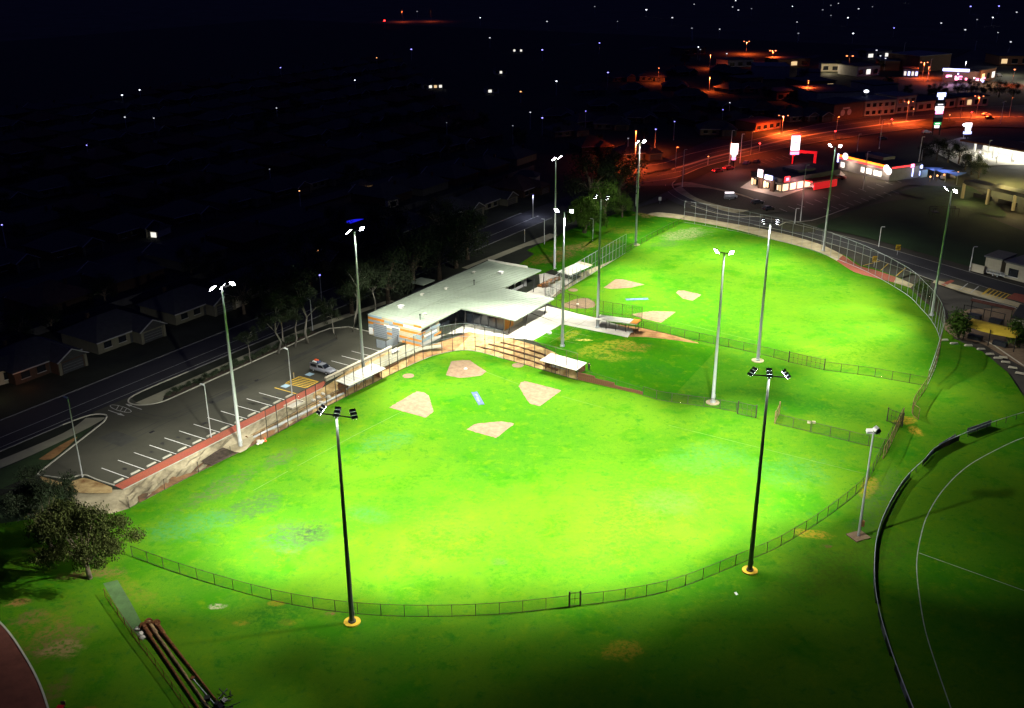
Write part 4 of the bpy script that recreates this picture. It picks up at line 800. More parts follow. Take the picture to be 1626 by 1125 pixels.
tree('gum', at(79, 861), 11.0, 'dark gum tree behind the larger one at the end of the car park', seed=12, rz=2.0, name='gum_tree', leaf='leaf_dark', sx=.98)
for i, (x, y, H, s) in enumerate(((399, 572, 7.5, 21), (442, 558, 14, 22), (457, 551, 12.5, 23), (469, 548, 12, 21), (489, 542, 17, 22), (561, 524, 15, 23), (600, 505, 13, 21), (535, 535, 9, 23))):
    tree('slender', at(x, y, PZ), H, ('short pale-trunked street tree where the hedge ends', 'slender gum with a pale curved trunk on the red verge', 'thin dark-stemmed gum between the two pale trunks', 'thin gum leaning on the verge behind the ute', 'tall gum with a thick pale trunk by the footpath bend',
      'tall gum in the dark behind the car park end', 'gum tree behind the clubhouse end wall', 'small gum at the top end of the footpath')[i], seed=s, name='gum_tree', bark='pale_bark', leaf='leaf_dark', rz=i*1.3)
for i, (u, v, H) in enumerate(((170, -142, 15), (182, -144, 17), (194, -145, 14), (204, -147, 16), (212, -149, 15), (163, -147, 13))):
    tree('dense', uv(u, v, PZ), H, 'dark bushy tree in the row behind the clubhouse, ' + ('second from the car park', 'third from the car park', 'fourth from the car park', 'fifth, at the roof end', 'last one next to the footpath', 'closest to the car park')[i], 'leaf_dark', seed=31+i % 2, name='bushy_tree', group='dark trees behind the clubhouse', rz=i)
tree('willow', at(930, 374, .4), 11.5, 'bright green weeping tree at the edge of the far side lawn', 'leaf_willow', seed=41, name='weeping_tree', rz=.3)
tree('dense', at(962, 355, .3), 13, 'green rounded tree just behind the weeping tree', 'leaf_willow', seed=32, name='bushy_tree', rz=1, sx=.9)
tree('dense', at(990, 350, .2), 8, 'small pale green tree next to the tall pole by the side street', 'leaf_willow', seed=31, name='bushy_tree', rz=2)
tree('dense', at(940, 338, .2), 20, 'large dark spreading tree over the side street corner', 'leaf_dark', seed=31, name='bushy_tree', rz=3, sx=1.1)
tree('dense', at(985, 328, .1), 18, 'dark tree by the intersection with orange-lit lower leaves', 'leaf_dark', seed=32, name='bushy_tree', rz=4, sx=1.1)
tree('dense', at(962, 300, .1), 15, 'tall pointed dark tree standing beyond the side street', 'leaf_dark', seed=32, name='bushy_tree', rz=5, sx=.6)
tree('bush', at(1521, 545), 6.2, 'round green bush tree beside the yellow shade sail', 'leaf_willow', seed=51, name='garden_tree', sx=1.0)
tree('bush', at(1614, 560), 6.0, 'round green tree at the picture edge by the brown seats', 'leaf_willow', seed=51, name='garden_tree', rz=2)
tree('bush', at(1462, 477), 4.0, 'leafy green shrub between the high fence and the street bays', 'leaf_willow', seed=51, name='garden_tree', rz=1)
tree('bush', at(1474, 487), 3.2, 'low dark shrub in the garden bed under the tall pole', 'leaf_hedge', seed=51, name='garden_tree', rz=3)
for i, (u, v, H) in enumerate(((158, -167, 12), (172, -168, 15), (188, -167, 14), (202, -168, 16), (176, -150, 12), (222, -166, 13), (190, -151, 13), (150, -168, 10))): tree('dense', uv(u, v, PZ), H, 'very dark bushy tree along the unlit street behind the clubhouse', 'leaf_dark', seed=31+i % 2, name='bushy_tree', group='dark trees along the street', rz=i*1.7)
for i in range(26): tree('bush', uv(110.5+i*1.5+random.uniform(-.3, .3), -146.2+random.uniform(-.25, .25), PZ), random.uniform(.9, 1.6), 'dark low shrub in the hedge bed between car park and footpath', 'leaf_hedge', seed=52, name='shrub', cat='shrub', group='shrubs of the car park hedge', sx=1.25)
# ================================================================ CLUBHOUSE
cb = thing('clubhouse', 'long flat-roofed clubhouse with dark glazed wing and orange striped end wall', 'clubhouse', uv(155, -128, PZ), A0)
# local frame: x along the axis from the striped end, y = -(v+128) so that +y points to the street
def LB(u, v): return (u-155, -(v+128))
Hw = 4.1
def wall(name, u0, v0, u1, v1, h0, h1, m, th=.22, parent=cb):
    a = Vector((*LB(u0, v0), 0)); b = Vector((*LB(u1, v1), 0)); d = b-a
    return MB().box(((a+b)/2)[:2] + ((h0+h1)/2,), (d.length, th, h1-h0), math.atan2(d.y, d.x)).obj(name, m, parent)
wall('wall', 155.6, -134.4, 200.6, -134.4, 0, 4.5, 'dark_wall'); wall('wall', 200.7, -134.5, 200.7, -123.6, 0, 4.1, 'wall_grey'); wall('wall', 155.8, -134.4, 155.8, -122.6, 0, 4.0, 'wall_grey')
wall('wall', 155.6, -122.5, 163.0, -122.5, 0, 3.6, 'panel_cream'); wall('wall', 163.0, -124.5, 171.5, -124.5, 0, 3.6, 'dark_wall'); wall('wall', 186.0, -124.2, 200.6, -124.2, 0, 3.7, 'wall_grey')
wall('wall', 171.6, -124.5, 171.6, -111.6, 0, 3.4, 'dark_wall'); wall('wall', 171.6, -111.5, 179.5, -111.5, 0, 3.4, 'panel_cream'); wall('wall', 179.5, -111.6, 179.5, -116, 0, 3.4, 'dark_wall'); wall('wall', 179.5, -116, 186, -116, 0, 3.4, 'dark_wall')
for i in range(6):   # dark glazing bays of the wing
    v = -123.4 + i*2.05; f = wall('window', 171.45, v, 171.45, v+1.8, .3, 2.9, 'glass', .06); wall('window_frame', 171.40, v-.08, 171.40, v+.08, .1, 3.1, 'dark_metal', .08)
for i in range(4): wall('window', 187+i*3.2, -124.08, 189.4+i*3.2, -124.08, .8, 2.8, 'glass', .06)
wall('wall_panel', 172.0, -111.36, 175.4, -111.36, .2, 2.9, 'panel_orange', .05); wall('window', 175.8, -111.36, 178.9, -111.36, 1.0, 2.9, 'glass', .05)
# roof: main bar, wing, skillion falling to the south-east
def roofpoly(poly, z0, th, parent=cb, name='roof', m='roof_metal', slope=.035):
    P = [Vector((*LB(u, v), 0)) for u, v in poly]; mb = MB().prism(P, z0, z0+th)
    mb.v = [(x, y, zz + y*slope) for x, y, zz in mb.v]; return mb.obj(name, m, parent)
roof = roofpoly([(154.8, -135.2), (154.8, -120.8), (169.6, -121.2), (170.2, -107.8), (187.1, -107.8), (186.2, -121.0), (202.8, -120.6), (201.6, -135.2)], Hw, .28)
ribs = MB()
for k in range(44):
    x = .5 + k*1.07; y1 = 7.0; y0 = -7.0 if x < 14.9 else (-19.9 if x < 31.4 else -7.2)
    ribs.boxm(Matrix.Translation((x, (y0+y1)/2, Hw+.31+(y0+y1)/2*.035)) @ Matrix.Rotation(math.atan(.035), 4, 'X'), (.06, y1-y0, .05))
o = ribs.obj('roof_rib', 'roof_metal', roof); o['kind'] = 'stuff'
for (u0, v0, u1, v1) in ((168, -127, 187, -109), (154.9, -127.8, 201.8, -128.2), (186.3, -121, 168, -128)):
    a = Vector((*LB(u0, v0), 0)); b = Vector((*LB(u1, v1), 0))
    A = a + Vector((0, 0, Hw+.32+a.y*.035)); B = b + Vector((0, 0, Hw+.32+b.y*.035)); MB().tube([A, B], .07, 4).obj('roof_flashing', 'roof_metal', roof)
MB().box((*LB(201.4, -129.5), Hw+.6), (.2, 11.5, .5)).obj('parapet', 'roof_white', roof); MB().box((*LB(178, -135.3), Hw+.42), (46.5, .25, .4)).obj('gutter', 'dark_metal', roof)
# striped end wall: staggered coloured boards
rs = random.Random(5); cols = ['panel_orange', 'panel_blue', 'panel_cream', 'panel_grey', 'panel_cream', 'panel_blue', 'panel_orange', 'white_paint']
for r in range(9):
    v = -135.1; z0 = .05 + r*.52
    while v < -120.9:
        w = min(rs.uniform(2.2, 5.2), -120.85 - v)
        if not (r < 5 and v + w < -129 and v > -134.6 and False): MB().box((-.25 - rs.uniform(0, .04), -(v+w/2+128), z0+.25), (.09, w-.05, .49)).obj('cladding_board', cols[(r*3 + rs.randrange(3)) % 8], cb)
        v += w
for r in range(8):
    u = 154.9
    while u < 161.5:
        w = rs.uniform(1.6, 3.4); MB().box((u+w/2-155, -5.66, .3+r*.46), (w-.05, .08, .43)).obj('cladding_board', cols[(r*3 + rs.randrange(3)) % 8], cb); u += w
for v0, w in ((-133.6, 3.6), (-128.6, 1.9)):
    d = MB().box((-.36, -(v0+w/2+128), 1.5), (.06, w, 3.0)).obj('roller_door', 'panel_grey', cb)
    for k in range(7): MB().box((-.40, -(v0+w/2+128), .3+k*.42), (.03, w, .05)).obj('door_rib', 'dark_metal', d)
MB().box((-.42, 6.3, 1.1), (.5, .9, 1.3)).obj('air_conditioner', 'white_paint', cb)
# raking dark posts of the verandah
for u, v in ((160.4, -119.3), (164.5, -119.0), (168.4, -119.2), (171.5, -109.4), (177, -108.6), (185.6, -108.8), (187.5, -119.4), (193, -119.6), (198, -119.6), (202, -119.3)):
    x, y = LB(u, v); lean = .55 if v > -112 else .25
    MB().tube([(x-.2, y+lean, 0), (x, y, Hw+y*.035)], .11, 6).obj('verandah_post', 'dark_metal', cb)
for u, v, s in ((162, -131.8, 'f'), (158.8, -124.2, 'p'), (161.4, -125.0, 'c'), (177.5, -131, 'c'), (184, -127.6, 'p'), (194.5, -127, 'f'), (191.0, -132.5, 'c'), (171, -133, 'c')):
    x, y = LB(u, v); zz = Hw+.28+y*.035
    if s == 'f': q = MB().box((x, y, zz+.25), (.9, .9, .5)).box((x, y, zz+.55), (1.2, 1.2, .1)).obj('roof_vent', 'white_paint', cb)
    elif s == 'p': MB().tube([(x, y, zz), (x, y, zz+1.1)], .11, 6).tube([(x, y, zz+1.0), (x, y, zz+1.25)], .2, 6).obj('flue', 'dark_metal', cb)
    else: MB().tube([(x, y, zz), (x, y, zz+.3)], .3, 8).box((x+.1, y, zz+.36), (.9, .7, .08)).obj('roof_cowl', 'roof_white', cb)
MB().box((*LB(157.4, -121.9), 3.2), (3.2, .12, 1.0)).obj('fascia', 'dark_metal', cb)
# small pavilion roof behind
t = thing('pergola', 'small grey-roofed shelter standing behind the clubhouse roof', 'shelter', at(672, 466, PZ), A0)
MB().box((0, 0, 3.2), (4.6, 4.2, .2)).obj('roof', 'roof_metal', t)
for x in (-2, 2):
    for y in (-1.8, 1.8): MB().tube([(x, y, 0), (x, y, 3.1)], .08, 6).obj('post', 'dark_metal', t)
MB().box((0, 1.7, 1.0), (4.2, .1, 1.9)).obj('screen', 'dark_wall', t)
# bin yard fence, white bench and handrails at the end wall
t = thing('bin_yard_screen', 'dark slatted bin yard screen beside the striped end wall', 'screen', uv(151.6, -126.4, PZ), A0)
for k in range(14): MB().box((-1.7+.28*k, 0, .9), (.22, .06, 1.8)).obj('slat', 'panel_grey', t)
for k in range(9): MB().box((-1.75, .28+.28*k, .9), (.06, .22, 1.8)).obj('slat', 'panel_grey', t)
for x, y in ((-1.75, 0), (2.1, 0), (-1.75, 2.6)): MB().box((x, y, .95), (.12, .12, 1.95)).obj('post', 'dark_metal', t)
t = thing('bench', 'white bench beside the ramp at the striped end wall', 'bench', uv(149.3, -123.6, PZ), A0)
MB().box((0, 0, .46), (2.2, .5, .08)).obj('seat', 'white_paint', t); MB().box((0, .25, .78), (2.2, .06, .35)).obj('backrest', 'white_paint', t)
for x in (-.9, .9): MB().box((x, 0, .21), (.1, .45, .42)).obj('leg', 'white_paint', t)
def handrail(label, pts):
    t = thing('handrail', label, 'handrail', pts[0]); o = pts[0]; P = resample(pts, step=1.8)
    for p in P: MB().tube([p-o, p-o+Vector((0,0,1.05))], .035, 5).obj('post', 'galvanised', t)
    for zz in (1.05, .55): MB().tube([p-o+Vector((0,0,zz)) for p in P], .035, 5).obj('rail', 'galvanised', t)
handrail('pale handrail along the ramp below the clubhouse end wall', [uv(134, -121.9, PZ), uv(153.4, -120.2, PZ), uv(157, -117.2, PZ)])
# limestone wall beside the bay of the ute
t = MB().rect_sweep([uv(130.9, -126.0, PZ-.6), uv(150.5, -125.6, PZ-.6)], .5, 1.35).obj('limestone_wall', 'limestone'); tag(t, 'long cream limestone wall in front of the parked ute', 'wall')
# ================================================================ DUGOUTS
def dugout(label, a, b, depth, roof_z, floor_z, roofm='roof_white', back='timber', side=1, posts=5, tip=None, front=.5):
    """a-b: foot of its open front; the roof overhangs"""
    d = b-a; L = d.length; t = thing('dugout', label, 'dugout', Vector((a.x, a.y, floor_z)), math.atan2(d.y, d.x)); h = roof_z-floor_z; s = side
    mb = MB().box((L/2, s*(depth/2-front/2), h), (L+.6, depth+front+.4, .14)); mb.v = [(x, y, zz + .06*y*s) for x, y, zz in mb.v]; rf = mb.obj('roof', roofm, t)
    for k in range(int(L/.9)): MB().box((.45+k*.9, s*(depth/2-front/2), h+.09+.03*depth), (.06, depth+front+.3, .05), rx=s*.06).obj('roof_rib', roofm, rf)
    if tip: MB().box((L-.5, s*(depth/2-front/2), h+.10+.03*depth), (1.6, depth+front+.45, .07), rx=s*.06).obj('roof_sheet', tip, rf)
    if back:
        nb = int(h/.25)
        for k in range(nb): MB().box((L/2, s*depth, .12+k*.25), (L, .12, .23)).obj('back_board', back, t)
        for x in (0, L): MB().box((x, s*depth*.62, h*.45), (.14, depth*.75, h*.8)).obj('side_wall', back, t)
    for k in range(posts): MB().tube([(L*k/(posts-1), s*.12, 0), (L*k/(posts-1), s*.12, h)], .06, 5).obj('post', 'post_steel', t)
    if not back:
        for k in range(posts): MB().tube([(L*k/(posts-1), s*(depth-.1), 0), (L*k/(posts-1), s*(depth-.1), h)], .06, 5).obj('post', 'post_steel', t)
    bn = MB().box((L/2, s*depth*.7, .45), (L*.85, .38, .07)).obj('bench_seat', 'galvanised', t)
    for x in (.15, .5, .85): MB().box((L*x, s*depth*.7, .21), (.08, .3, .42)).obj('bench_leg', 'galvanised', t)
    return t
dugout('sunken dugout with a broad white roof beside the standing person', at(862, 589), at(915, 604.5), 3.0, 2.35, 0.02)
dugout('sunken dugout with a white roof between the limestone wall and the near field', at(553, 626), at(607, 600), 2.6, 2.3, 0.02)
dugout('open dugout of the far diamond with a white roof and orange end', at(953, 521, .3), at(1014, 530, .3), 2.6, 2.9, .45, back=None, side=-1, tip='panel_orange')
dugout('open dugout with a white roof in the high side fence of the far field', at(904, 452, .2), at(937, 437, .2), 3.0, 2.7, .2, back=None, side=1, tip='panel_cream')
MB().prism(ats([(848, 543), (900, 561), (956, 570), (931, 583), (918, 601), (858, 584)]), PZ+.0, PZ+.05).obj('dugout_slab', 'concrete', kind='structure') if False else None
# timber terraces on the bank
for i, (f, i0_, i1_) in enumerate(((.24, 90, 114), (.48, 92, 112), (.70, 94, 109))):
    P = [lo[k].lerp(hi[k], f) for k in range(i0_, i1_)]; t = MB().rect_sweep([p - Vector((0,0,.1)) for p in P], .3, .32).obj('terrace_step', 'timber'); tag(t, ('lowest', 'middle', 'topmost')[i] + ' long brown timber terrace step on the bank behind the near fence', 'step', 'timber terrace steps on the bank')
for i, f in enumerate((.3, .6)):
    P = [lo[k].lerp(hi[k], f) for k in range(50, 70)]; t = MB().rect_sweep([p - Vector((0,0,.1)) for p in P], .25, .42).obj('terrace_step', 'timber'); tag(t, ('lower', 'upper')[i] + ' pale terrace edge on the sandy bank below the ramp handrail', 'step', 'terrace edges below the ramp')
# bleachers by the far side fence
t = thing('bleachers', 'stepped orange timber seats beside the clubhouse at the far side fence', 'bleachers', at(868, 458, PZ), A0)
for k in range(5): MB().box((2.5, .5-k*.75+1.6, .3+k*.28), (6.0, .55, .1)).obj('seat_plank', 'panel_orange' if k % 2 else 'timber', t)
for x in (-.3, 2.5, 5.3): MB().box((x, .6, .55), (.1, 3.4, 1.0), rx=-.36).obj('frame', 'rust', t)
# retaining wall of upright sleepers by the person
t = thing('retaining_wall', 'brown timber sleeper wall stepping down below the standing person', 'retaining wall', at(918, 604)); o0 = at(918, 604)
P = resample([at(918, 604), at(960, 614.5), at(1018, 628.5)], step=.42); n = len(P)
for i, p in enumerate(P):
    f = i/n; h = 1.5 if f < .26 else (1.1 if f < .55 else .6)
    d = P[min(i+1, n-1)] - P[max(i-1, 0)]; rz = math.atan2(d.y, d.x)
    MB().box((0, 0, h/2+random.uniform(-.03, .03)), (.4, .2+random.uniform(0, .05), h)).obj('sleeper', 'timber', t, loc=p-o0, rz=rz)
fence('wire_fence', 'thin wire fence on top of the brown retaining wall', [[over(918, 604, 1.0), over(965, 615.5, .65), over(1020, 629.5, .05)]], 1.2, 3.0, 'post_steel', 'post_steel', 'chain_dark', .03)
# ================================================================ THINGS ROUND THE NEAR FIELD
for a, b, lb in ((at(378, 702, .35), at(545, 622, .35), 'long grey steel pipe lying along the fence nearest the field'), (at(390, 692, .5), at(545, 614, .5), 'long dark steel pipe lying along the fence nearest the brick path')):
    t = thing('steel_pipe', lb, 'pipe', a); MB().tube([(0,0,0), (b-a)], .22, 8).obj('pipe', 'galvanised' if 'grey' in lb else 'rust_pipe', t); MB().tube([(b-a)*.0, (b-a)*.004], .42, 8).obj('flange', 'rust', t)
t = thing('traffic_cone', 'orange traffic cone beside the white stones at the fence foot', 'traffic cone', at(420, 697, .15))
MB().tube([(0,0,.04), (0,0,.8)], [.2, .04], 10).obj('cone', 'cone_orange', t); MB().box((0,0,.025), (.5,.5,.05)).obj('foot', 'cone_orange', t); MB().tube([(0,0,.4), (0,0,.55)], [.125, .09], 10).obj('reflective_band', 'white_paint', t)
def rock(name, label, p, r, m, cat, seed, group=None):
    rnd = random.Random(seed); bm = bmesh.new(); bmesh.ops.create_icosphere(bm, subdivisions=2, radius=r)
    for v in bm.verts: v.co *= rnd.uniform(.75, 1.15); v.co.z *= .6
    me = bpy.data.meshes.new(name); bm.to_mesh(me); bm.free(); me.materials.append(MATS[m]); return inst(name, me, None, p + Vector((0,0,r*.4)), rnd.uniform(0, 6), label=label, category=cat, group=group)
for i, (x, y, r) in enumerate(((412, 700, .5), (415, 697.5, .35), (409, 698, .4), (408, 702, .3))): rock('stone', 'pale stone in the heap beside the orange cone', at(x, y, .2), r, 'limestone', 'stone', i, 'pale stones by the cone')
for i, (x, y, r) in enumerate(((497, 634, .45), (505, 630, .55), (509, 637, .4), (520, 629, .6), (512, 624, .45))): rock('rubble', 'pale lump of concrete rubble on the bank behind the far pipe end', at(x, y, .5), r, 'concrete', 'rubble', 20+i, 'concrete rubble behind the pipes')
t = thing('slab_frame', 'cream concrete slab with a raised edge beside the brick path', 'slab', at(467, 640, .75), A0)
MB().box((0, 0, .05), (3.2, 2.0, .2)).obj('slab', 'concrete', t)
for x, y, a, b in ((0, 1.0, 3.2, .2), (0, -1.0, 3.2, .2), (1.6, 0, .2, 2.2), (-1.6, 0, .2, 2.2)): MB().box((x, y, .22), (a, b, .25)).obj('edge', 'limestone', t)
t = thing('bollard', 'small cream bollard at the corner of the yellow hatched bay', 'bollard', uv(128.7, -132.2, PZ)); MB().tube([(0,0,0), (0,0,1.1)], .11, 8).obj('shaft', 'panel_cream', t); MB().tube([(0,0,1.0), (0,0,1.14)], [.13, .06], 8).obj('cap', 'yellow_paint', t)
t = thing('valve_box', 'small white box lying on the lawn by the concrete apron', 'box', at(873, 531, PZ+.02), .4); MB().box((0,0,.15), (.8,.55,.3)).obj('box_body', 'white_paint', t); MB().box((0,0,.32), (.86,.6,.05)).obj('lid', 'white_paint', t)
t = thing('litter', 'small pale paper scrap on the dark grass below the near fence', 'litter', at(1165, 947)); MB().box((0,0,.05), (.35,.5,.03), .4, .2).obj('sheet', 'white_paint', t)
t = thing('information_board', 'pair of pale signs on the low fence past the rusty gate', 'sign', at(1285, 690))
for x in (-.35, .45): MB().box((x, 0, 1.75), (.6, .04, .5), -.4).obj('panel', 'panel_cream', t)
MB().tube([(0,0,0), (0,0,2.0)], .05, 5).obj('post', 'post_steel', t)
for i, (x, y) in enumerate(((1500, 547), (1515, 552.5), (1538, 556), (1558, 562), (1572, 570), (1593, 575.5), (1585, 576.5), (1597, 583), (1608, 592), (1619, 601))):
    t = tag(MB().boxm(Matrix.Identity(4), (1.7, .45, .3), .85).obj('limestone_block', 'limestone'), ORD[i] + ' white limestone block from the bend of the high fence along the yard', 'stone block', 'limestone blocks along the yard edge'); t.location = at(x, y, .15); t.rotation_euler = (0, 0, random.uniform(-.5, .1))
# parked ute ------------------------------------------------------------------
def wheel(parent, x, y, r=.36, w=.24):
    t_ = MB().tube([(0, -w/2, 0), (0, w/2, 0)], r, 14).obj('wheel', 'rubber', parent, loc=(x, y, r)); MB().tube([(0, -w/2-.01, 0), (0, w/2+.01, 0)], r*.55, 8).obj('rim', 'galvanised', t_)
mat('paint_silver', (0.38, 0.39, 0.43), 0.3, var=0.05, scale=2, metal=0.3, spec=.5); mat('paint_blue', (0.02, 0.04, 0.16), 0.3, var=0.05, spec=.5); mat('paint_red', (0.22, 0.012, 0.012), 0.3, var=0.05, spec=.5); mat('paint_dark', (0.018, 0.018, 0.022), 0.3, var=0.05, spec=.5); mat('paint_white', (0.6, 0.6, 0.6), 0.3, var=0.05, spec=.5); mat('paint_grey', (0.12, 0.12, 0.13), 0.3, var=0.05, spec=.5)
def section(x, pts): return [Vector((x, y, zz)) for y, zz in pts]
def body_ring(x, w, z0, z1): return section(x, [(-w, z0), (-w-.02, (z0+z1)/2), (-w+.08, z1), (w-.08, z1), (w+.02, (z0+z1)/2), (w, z0)])
ut = thing('ute', 'silver ute with a boxy canopy and bags on its roof rack in the car park', 'ute', uv(134.0, -129.4, PZ+.01), math.atan2(uv(0, 1).y, uv(0, 1).x))
MB().hull([body_ring(-2.7, .86, .5, .95), body_ring(-2.6, .93, .4, 1.05), body_ring(.9, .93, .4, 1.08), body_ring(1.3, .92, .4, 1.08), body_ring(2.35, .88, .42, .98), body_ring(2.62, .78, .48, .8)]).obj('body', 'paint_silver', ut, True)
MB().hull([section(-.75, [(-.82, 1.06), (-.68, 1.72), (.68, 1.72), (.82, 1.06)]), section(.35, [(-.82, 1.06), (-.66, 1.74), (.66, 1.74), (.82, 1.06)]), section(1.15, [(-.80, 1.06), (-.74, 1.1), (.74, 1.1), (.80, 1.06)])]).obj('cabin', 'paint_silver', ut)
MB().hull([section(.42, [(-.62, 1.71), (.62, 1.71), (.62, 1.72), (-.62, 1.72)]), section(1.12, [(-.74, 1.13), (.74, 1.13), (.74, 1.15), (-.74, 1.15)])]).obj('windscreen', 'glass', ut)
for s in (-1, 1):
    MB().add([(-.65, s*.815, 1.15), (.85, s*.815, 1.15), (.32, s*.70, 1.65), (-.65, s*.715, 1.65)], [(0,1,2,3)]).obj('side_window', 'glass', ut)
    MB().box((2.5, s*.62, .76), (.2, .34, .16)).obj('headlight', 'white_paint', ut); MB().box((-2.68, s*.8, .85), (.06, .14, .3)).obj('tail_light', 'red_metal', ut)
    MB().box((.75, s*1.0, 1.15), (.12, .2, .14)).obj('mirror', 'paint_silver', ut)
MB().hull([section(-2.68, [(-.88, 1.0), (-.86, 1.78), (.86, 1.78), (.88, 1.0)]), section(-.82, [(-.88, 1.0), (-.86, 1.84), (.86, 1.84), (.88, 1.0)])]).obj('canopy', 'paint_grey', ut)
for s in (-1, 1): MB().box((-1.7, s*.885, 1.42), (1.5, .02, .5)).obj('canopy_window', 'glass', ut)
MB().box((2.64, 0, .5), (.12, 1.5, .22)).obj('bumper', 'dark_metal', ut)
MB().box((-1.6, 0, 1.92), (1.9, 1.5, .05)).obj('roof_rack', 'dark_metal', ut)
for x in (-1.75, 1.6):
    for s in (-1, 1): wheel(ut, x, s*.82, .38)
def bag(label, off, size, m):
    w = ut.matrix_basis @ Vector(off); t = MB().boxm(Matrix.Identity(4), size, .75).obj('bag', m); t.location = w; t.rotation_euler = (0, 0, ut.rotation_euler.z); tag(t, label, 'bag')
bag('orange bag on the roof rack of the ute', (-1.9, .3, 2.06), (.95, .6, .22), 'cone_orange'); bag('blue bag on the roof rack of the ute', (-.95, -.2, 2.06), (.7, .8, .22), 'mat_blue'); bag('white bag on the roof rack of the ute', (-1.6, -.45, 2.04), (1.2, .5, .18), 'white_paint')
# person ---------------------------------------------------------------------
def person(p, rz):
    t = thing('person', 'person standing on the lawn above the retaining wall, dark clothes and bare arms', 'person', p, rz)
    J = {'pel': (0, 0, .95), 'wa': (0, .01, 1.1), 'ch': (0, .02, 1.32), 'ne': (0, .01, 1.48), 'he': (0, -.02, 1.57), 'ht': (0, -.03, 1.70)}
    names = list(J); V = [J[k] for k in names]; E_ = [(i, i+1) for i in range(5)]; rad = [.15, .14, .165, .06, .095, .075]
    for s in (-1, 1):
        b = len(V); V += [(s*.19, .02, 1.40), (s*.27, .02, 1.14), (s*.16, -.2, 1.02), (s*.12, -.27, 1.05)]; rad += [.065, .05, .04, .035]; E_ += [(2, b), (b, b+1), (b+1, b+2), (b+2, b+3)]
        b = len(V); V += [(s*.10, 0, .86), (s*.13, -.01, .5), (s*.14, .02, .1), (s*.15, -.12, .04)]; rad += [.105, .07, .048, .045]; E_ += [(0, b), (b, b+1), (b+1, b+2), (b+2, b+3)]
    me = bpy.data.meshes.new('body'); me.from_pydata(V, E_, []); o = inst('body', me, t)
    sk = o.modifiers.new('skin', 'SKIN'); sk.use_smooth_shade = True
    for i, r in enumerate(rad): me.skin_vertices[0].data[i].radius = (r, r)
    me.skin_vertices[0].data[0].use_root = True
    o.modifiers.new('sub', 'SUBSURF').render_levels = 2
    me.materials.append(MATS['skin'])
    def cloth(name, chain, rr, m):
        c = MB().tube(chain, rr, 12).obj(name, m, t, True); return c
    mb = MB().tube([(0, 0, .92), (0, .01, 1.1), (0, .02, 1.33), (0, .01, 1.45)], [.185, .175, .205, .1], 14)
    for s in (-1, 1): mb.tube([(s*.15, .02, 1.41), (s*.235, .02, 1.25)], [.09, .075], 10)
    mb.obj('shirt', 'black_cloth', t, True)
    mb = MB().tube([(0, 0, .84), (0, 0, 1.0)], [.19, .18], 14)
    for s in (-1, 1): mb.tube([(s*.09, 0, .92), (s*.13, -.01, .5), (s*.14, .02, .1)], [.125, .09, .075], 10)
    mb.obj('trousers', 'black_cloth', t, True)
    bm = bmesh.new(); bmesh.ops.create_uvsphere(bm, u_segments=12, v_segments=8, radius=.115); me2 = bpy.data.meshes.new('hair'); bm.to_mesh(me2); bm.free(); me2.materials.append(MATS['hair']); inst('hair', me2, t, (0, .02, 1.68), scale=(1, 1, .9))
    for s in (-1, 1): MB().box((s*.15, -.06, .05), (.11, .3, .1)).obj('shoe', 'rubber', t)
person(at(935, 590, .86), 2.6)
# old light poles lying on the grass --------------------------------------------
def oldpole(label, a, b, r0, r1, m):
    d = b-a; t = thing('lamp_pole', label, 'fallen pole', a, 0, 'old lamp poles lying on the grass'); MB().tube([(0,0,r0+.05), d*.12+Vector((0,0,r0)), d*.13+Vector((0,0,r0*.75)), d+Vector((0,0,r1+.1))], [r0, r0*.95, r0*.7, r1], 10).obj('shaft', m, t)
    MB().tube([d.normalized()*-.12+Vector((0,0,r0+.05)), d.normalized()*.05+Vector((0,0,r0+.05))], r0*1.9, 10).obj('base_flange', 'rust', t); MB().box((d*.03+Vector((0,0,r0*2+.02)))[:], (.35, .5, .16), math.atan2(d.y, d.x)).obj('access_cover', 'rust', t)
oldpole('old rusty lamp pole lying outermost on the grass, closest to the wire fence', at(224, 992), at(318, 1135), .30, .12, 'rust')
oldpole('old lamp pole with a yellowish shaft lying between two rusty ones', at(232, 986), at(330, 1128), .30, .12, 'rust_pipe')
oldpole('old rust-red lamp pole lying farthest from the wire fence', at(244, 988), at(346, 1120), .30, .10, 'rust')
oldpole('thin pale pipe lying between the old lamp poles', at(300, 1072), at(336, 1116), .07, .06, 'galvanised')
t = thing('scrap_frame', 'dark tangle of old crossarms and lamp frames at the ends of the fallen poles', 'scrap', at(345, 1112)); rs = random.Random(9)
for k in range(14): 
    p = Vector((rs.uniform(-2.2, 2), rs.uniform(-1.2, 1.5), rs.uniform(.1, .4))); a = rs.uniform(0, 3.14); L = rs.uniform(.8, 2.4); MB().tube([p - Vector((math.cos(a), math.sin(a), 0))*L/2, p + Vector((math.cos(a), math.sin(a), rs.uniform(-.1, .5)))*L/2], .06, 5).obj('crossarm', 'dark_metal', t)
for k in range(4): MB().box((rs.uniform(-2, 2), rs.uniform(-1, 1.4), .3), (.6, .5, .35), rs.uniform(0, 3), rs.uniform(-.5, .5)).obj('lamp_housing', 'black_housing', t)
for i, (x, y) in enumerate(((214, 994), (219, 1002), (222, 1008))): rock('stone', 'whitish stone at the end of the drain strip by the old poles', at(x, y), .38, 'concrete', 'stone', 40+i, 'whitish stones at the drain end')
t = thing('bin', 'small dark bin with a red lid on the grass beside the red path', 'bin', at(92, 1128)); MB().boxm(Matrix.Translation((0,0,.5)), (.6, .6, 1.0), 1.15).obj('body', 'dark_metal', t); MB().box((0,0,1.04), (.75,.75,.1)).obj('lid', 'red_metal', t)
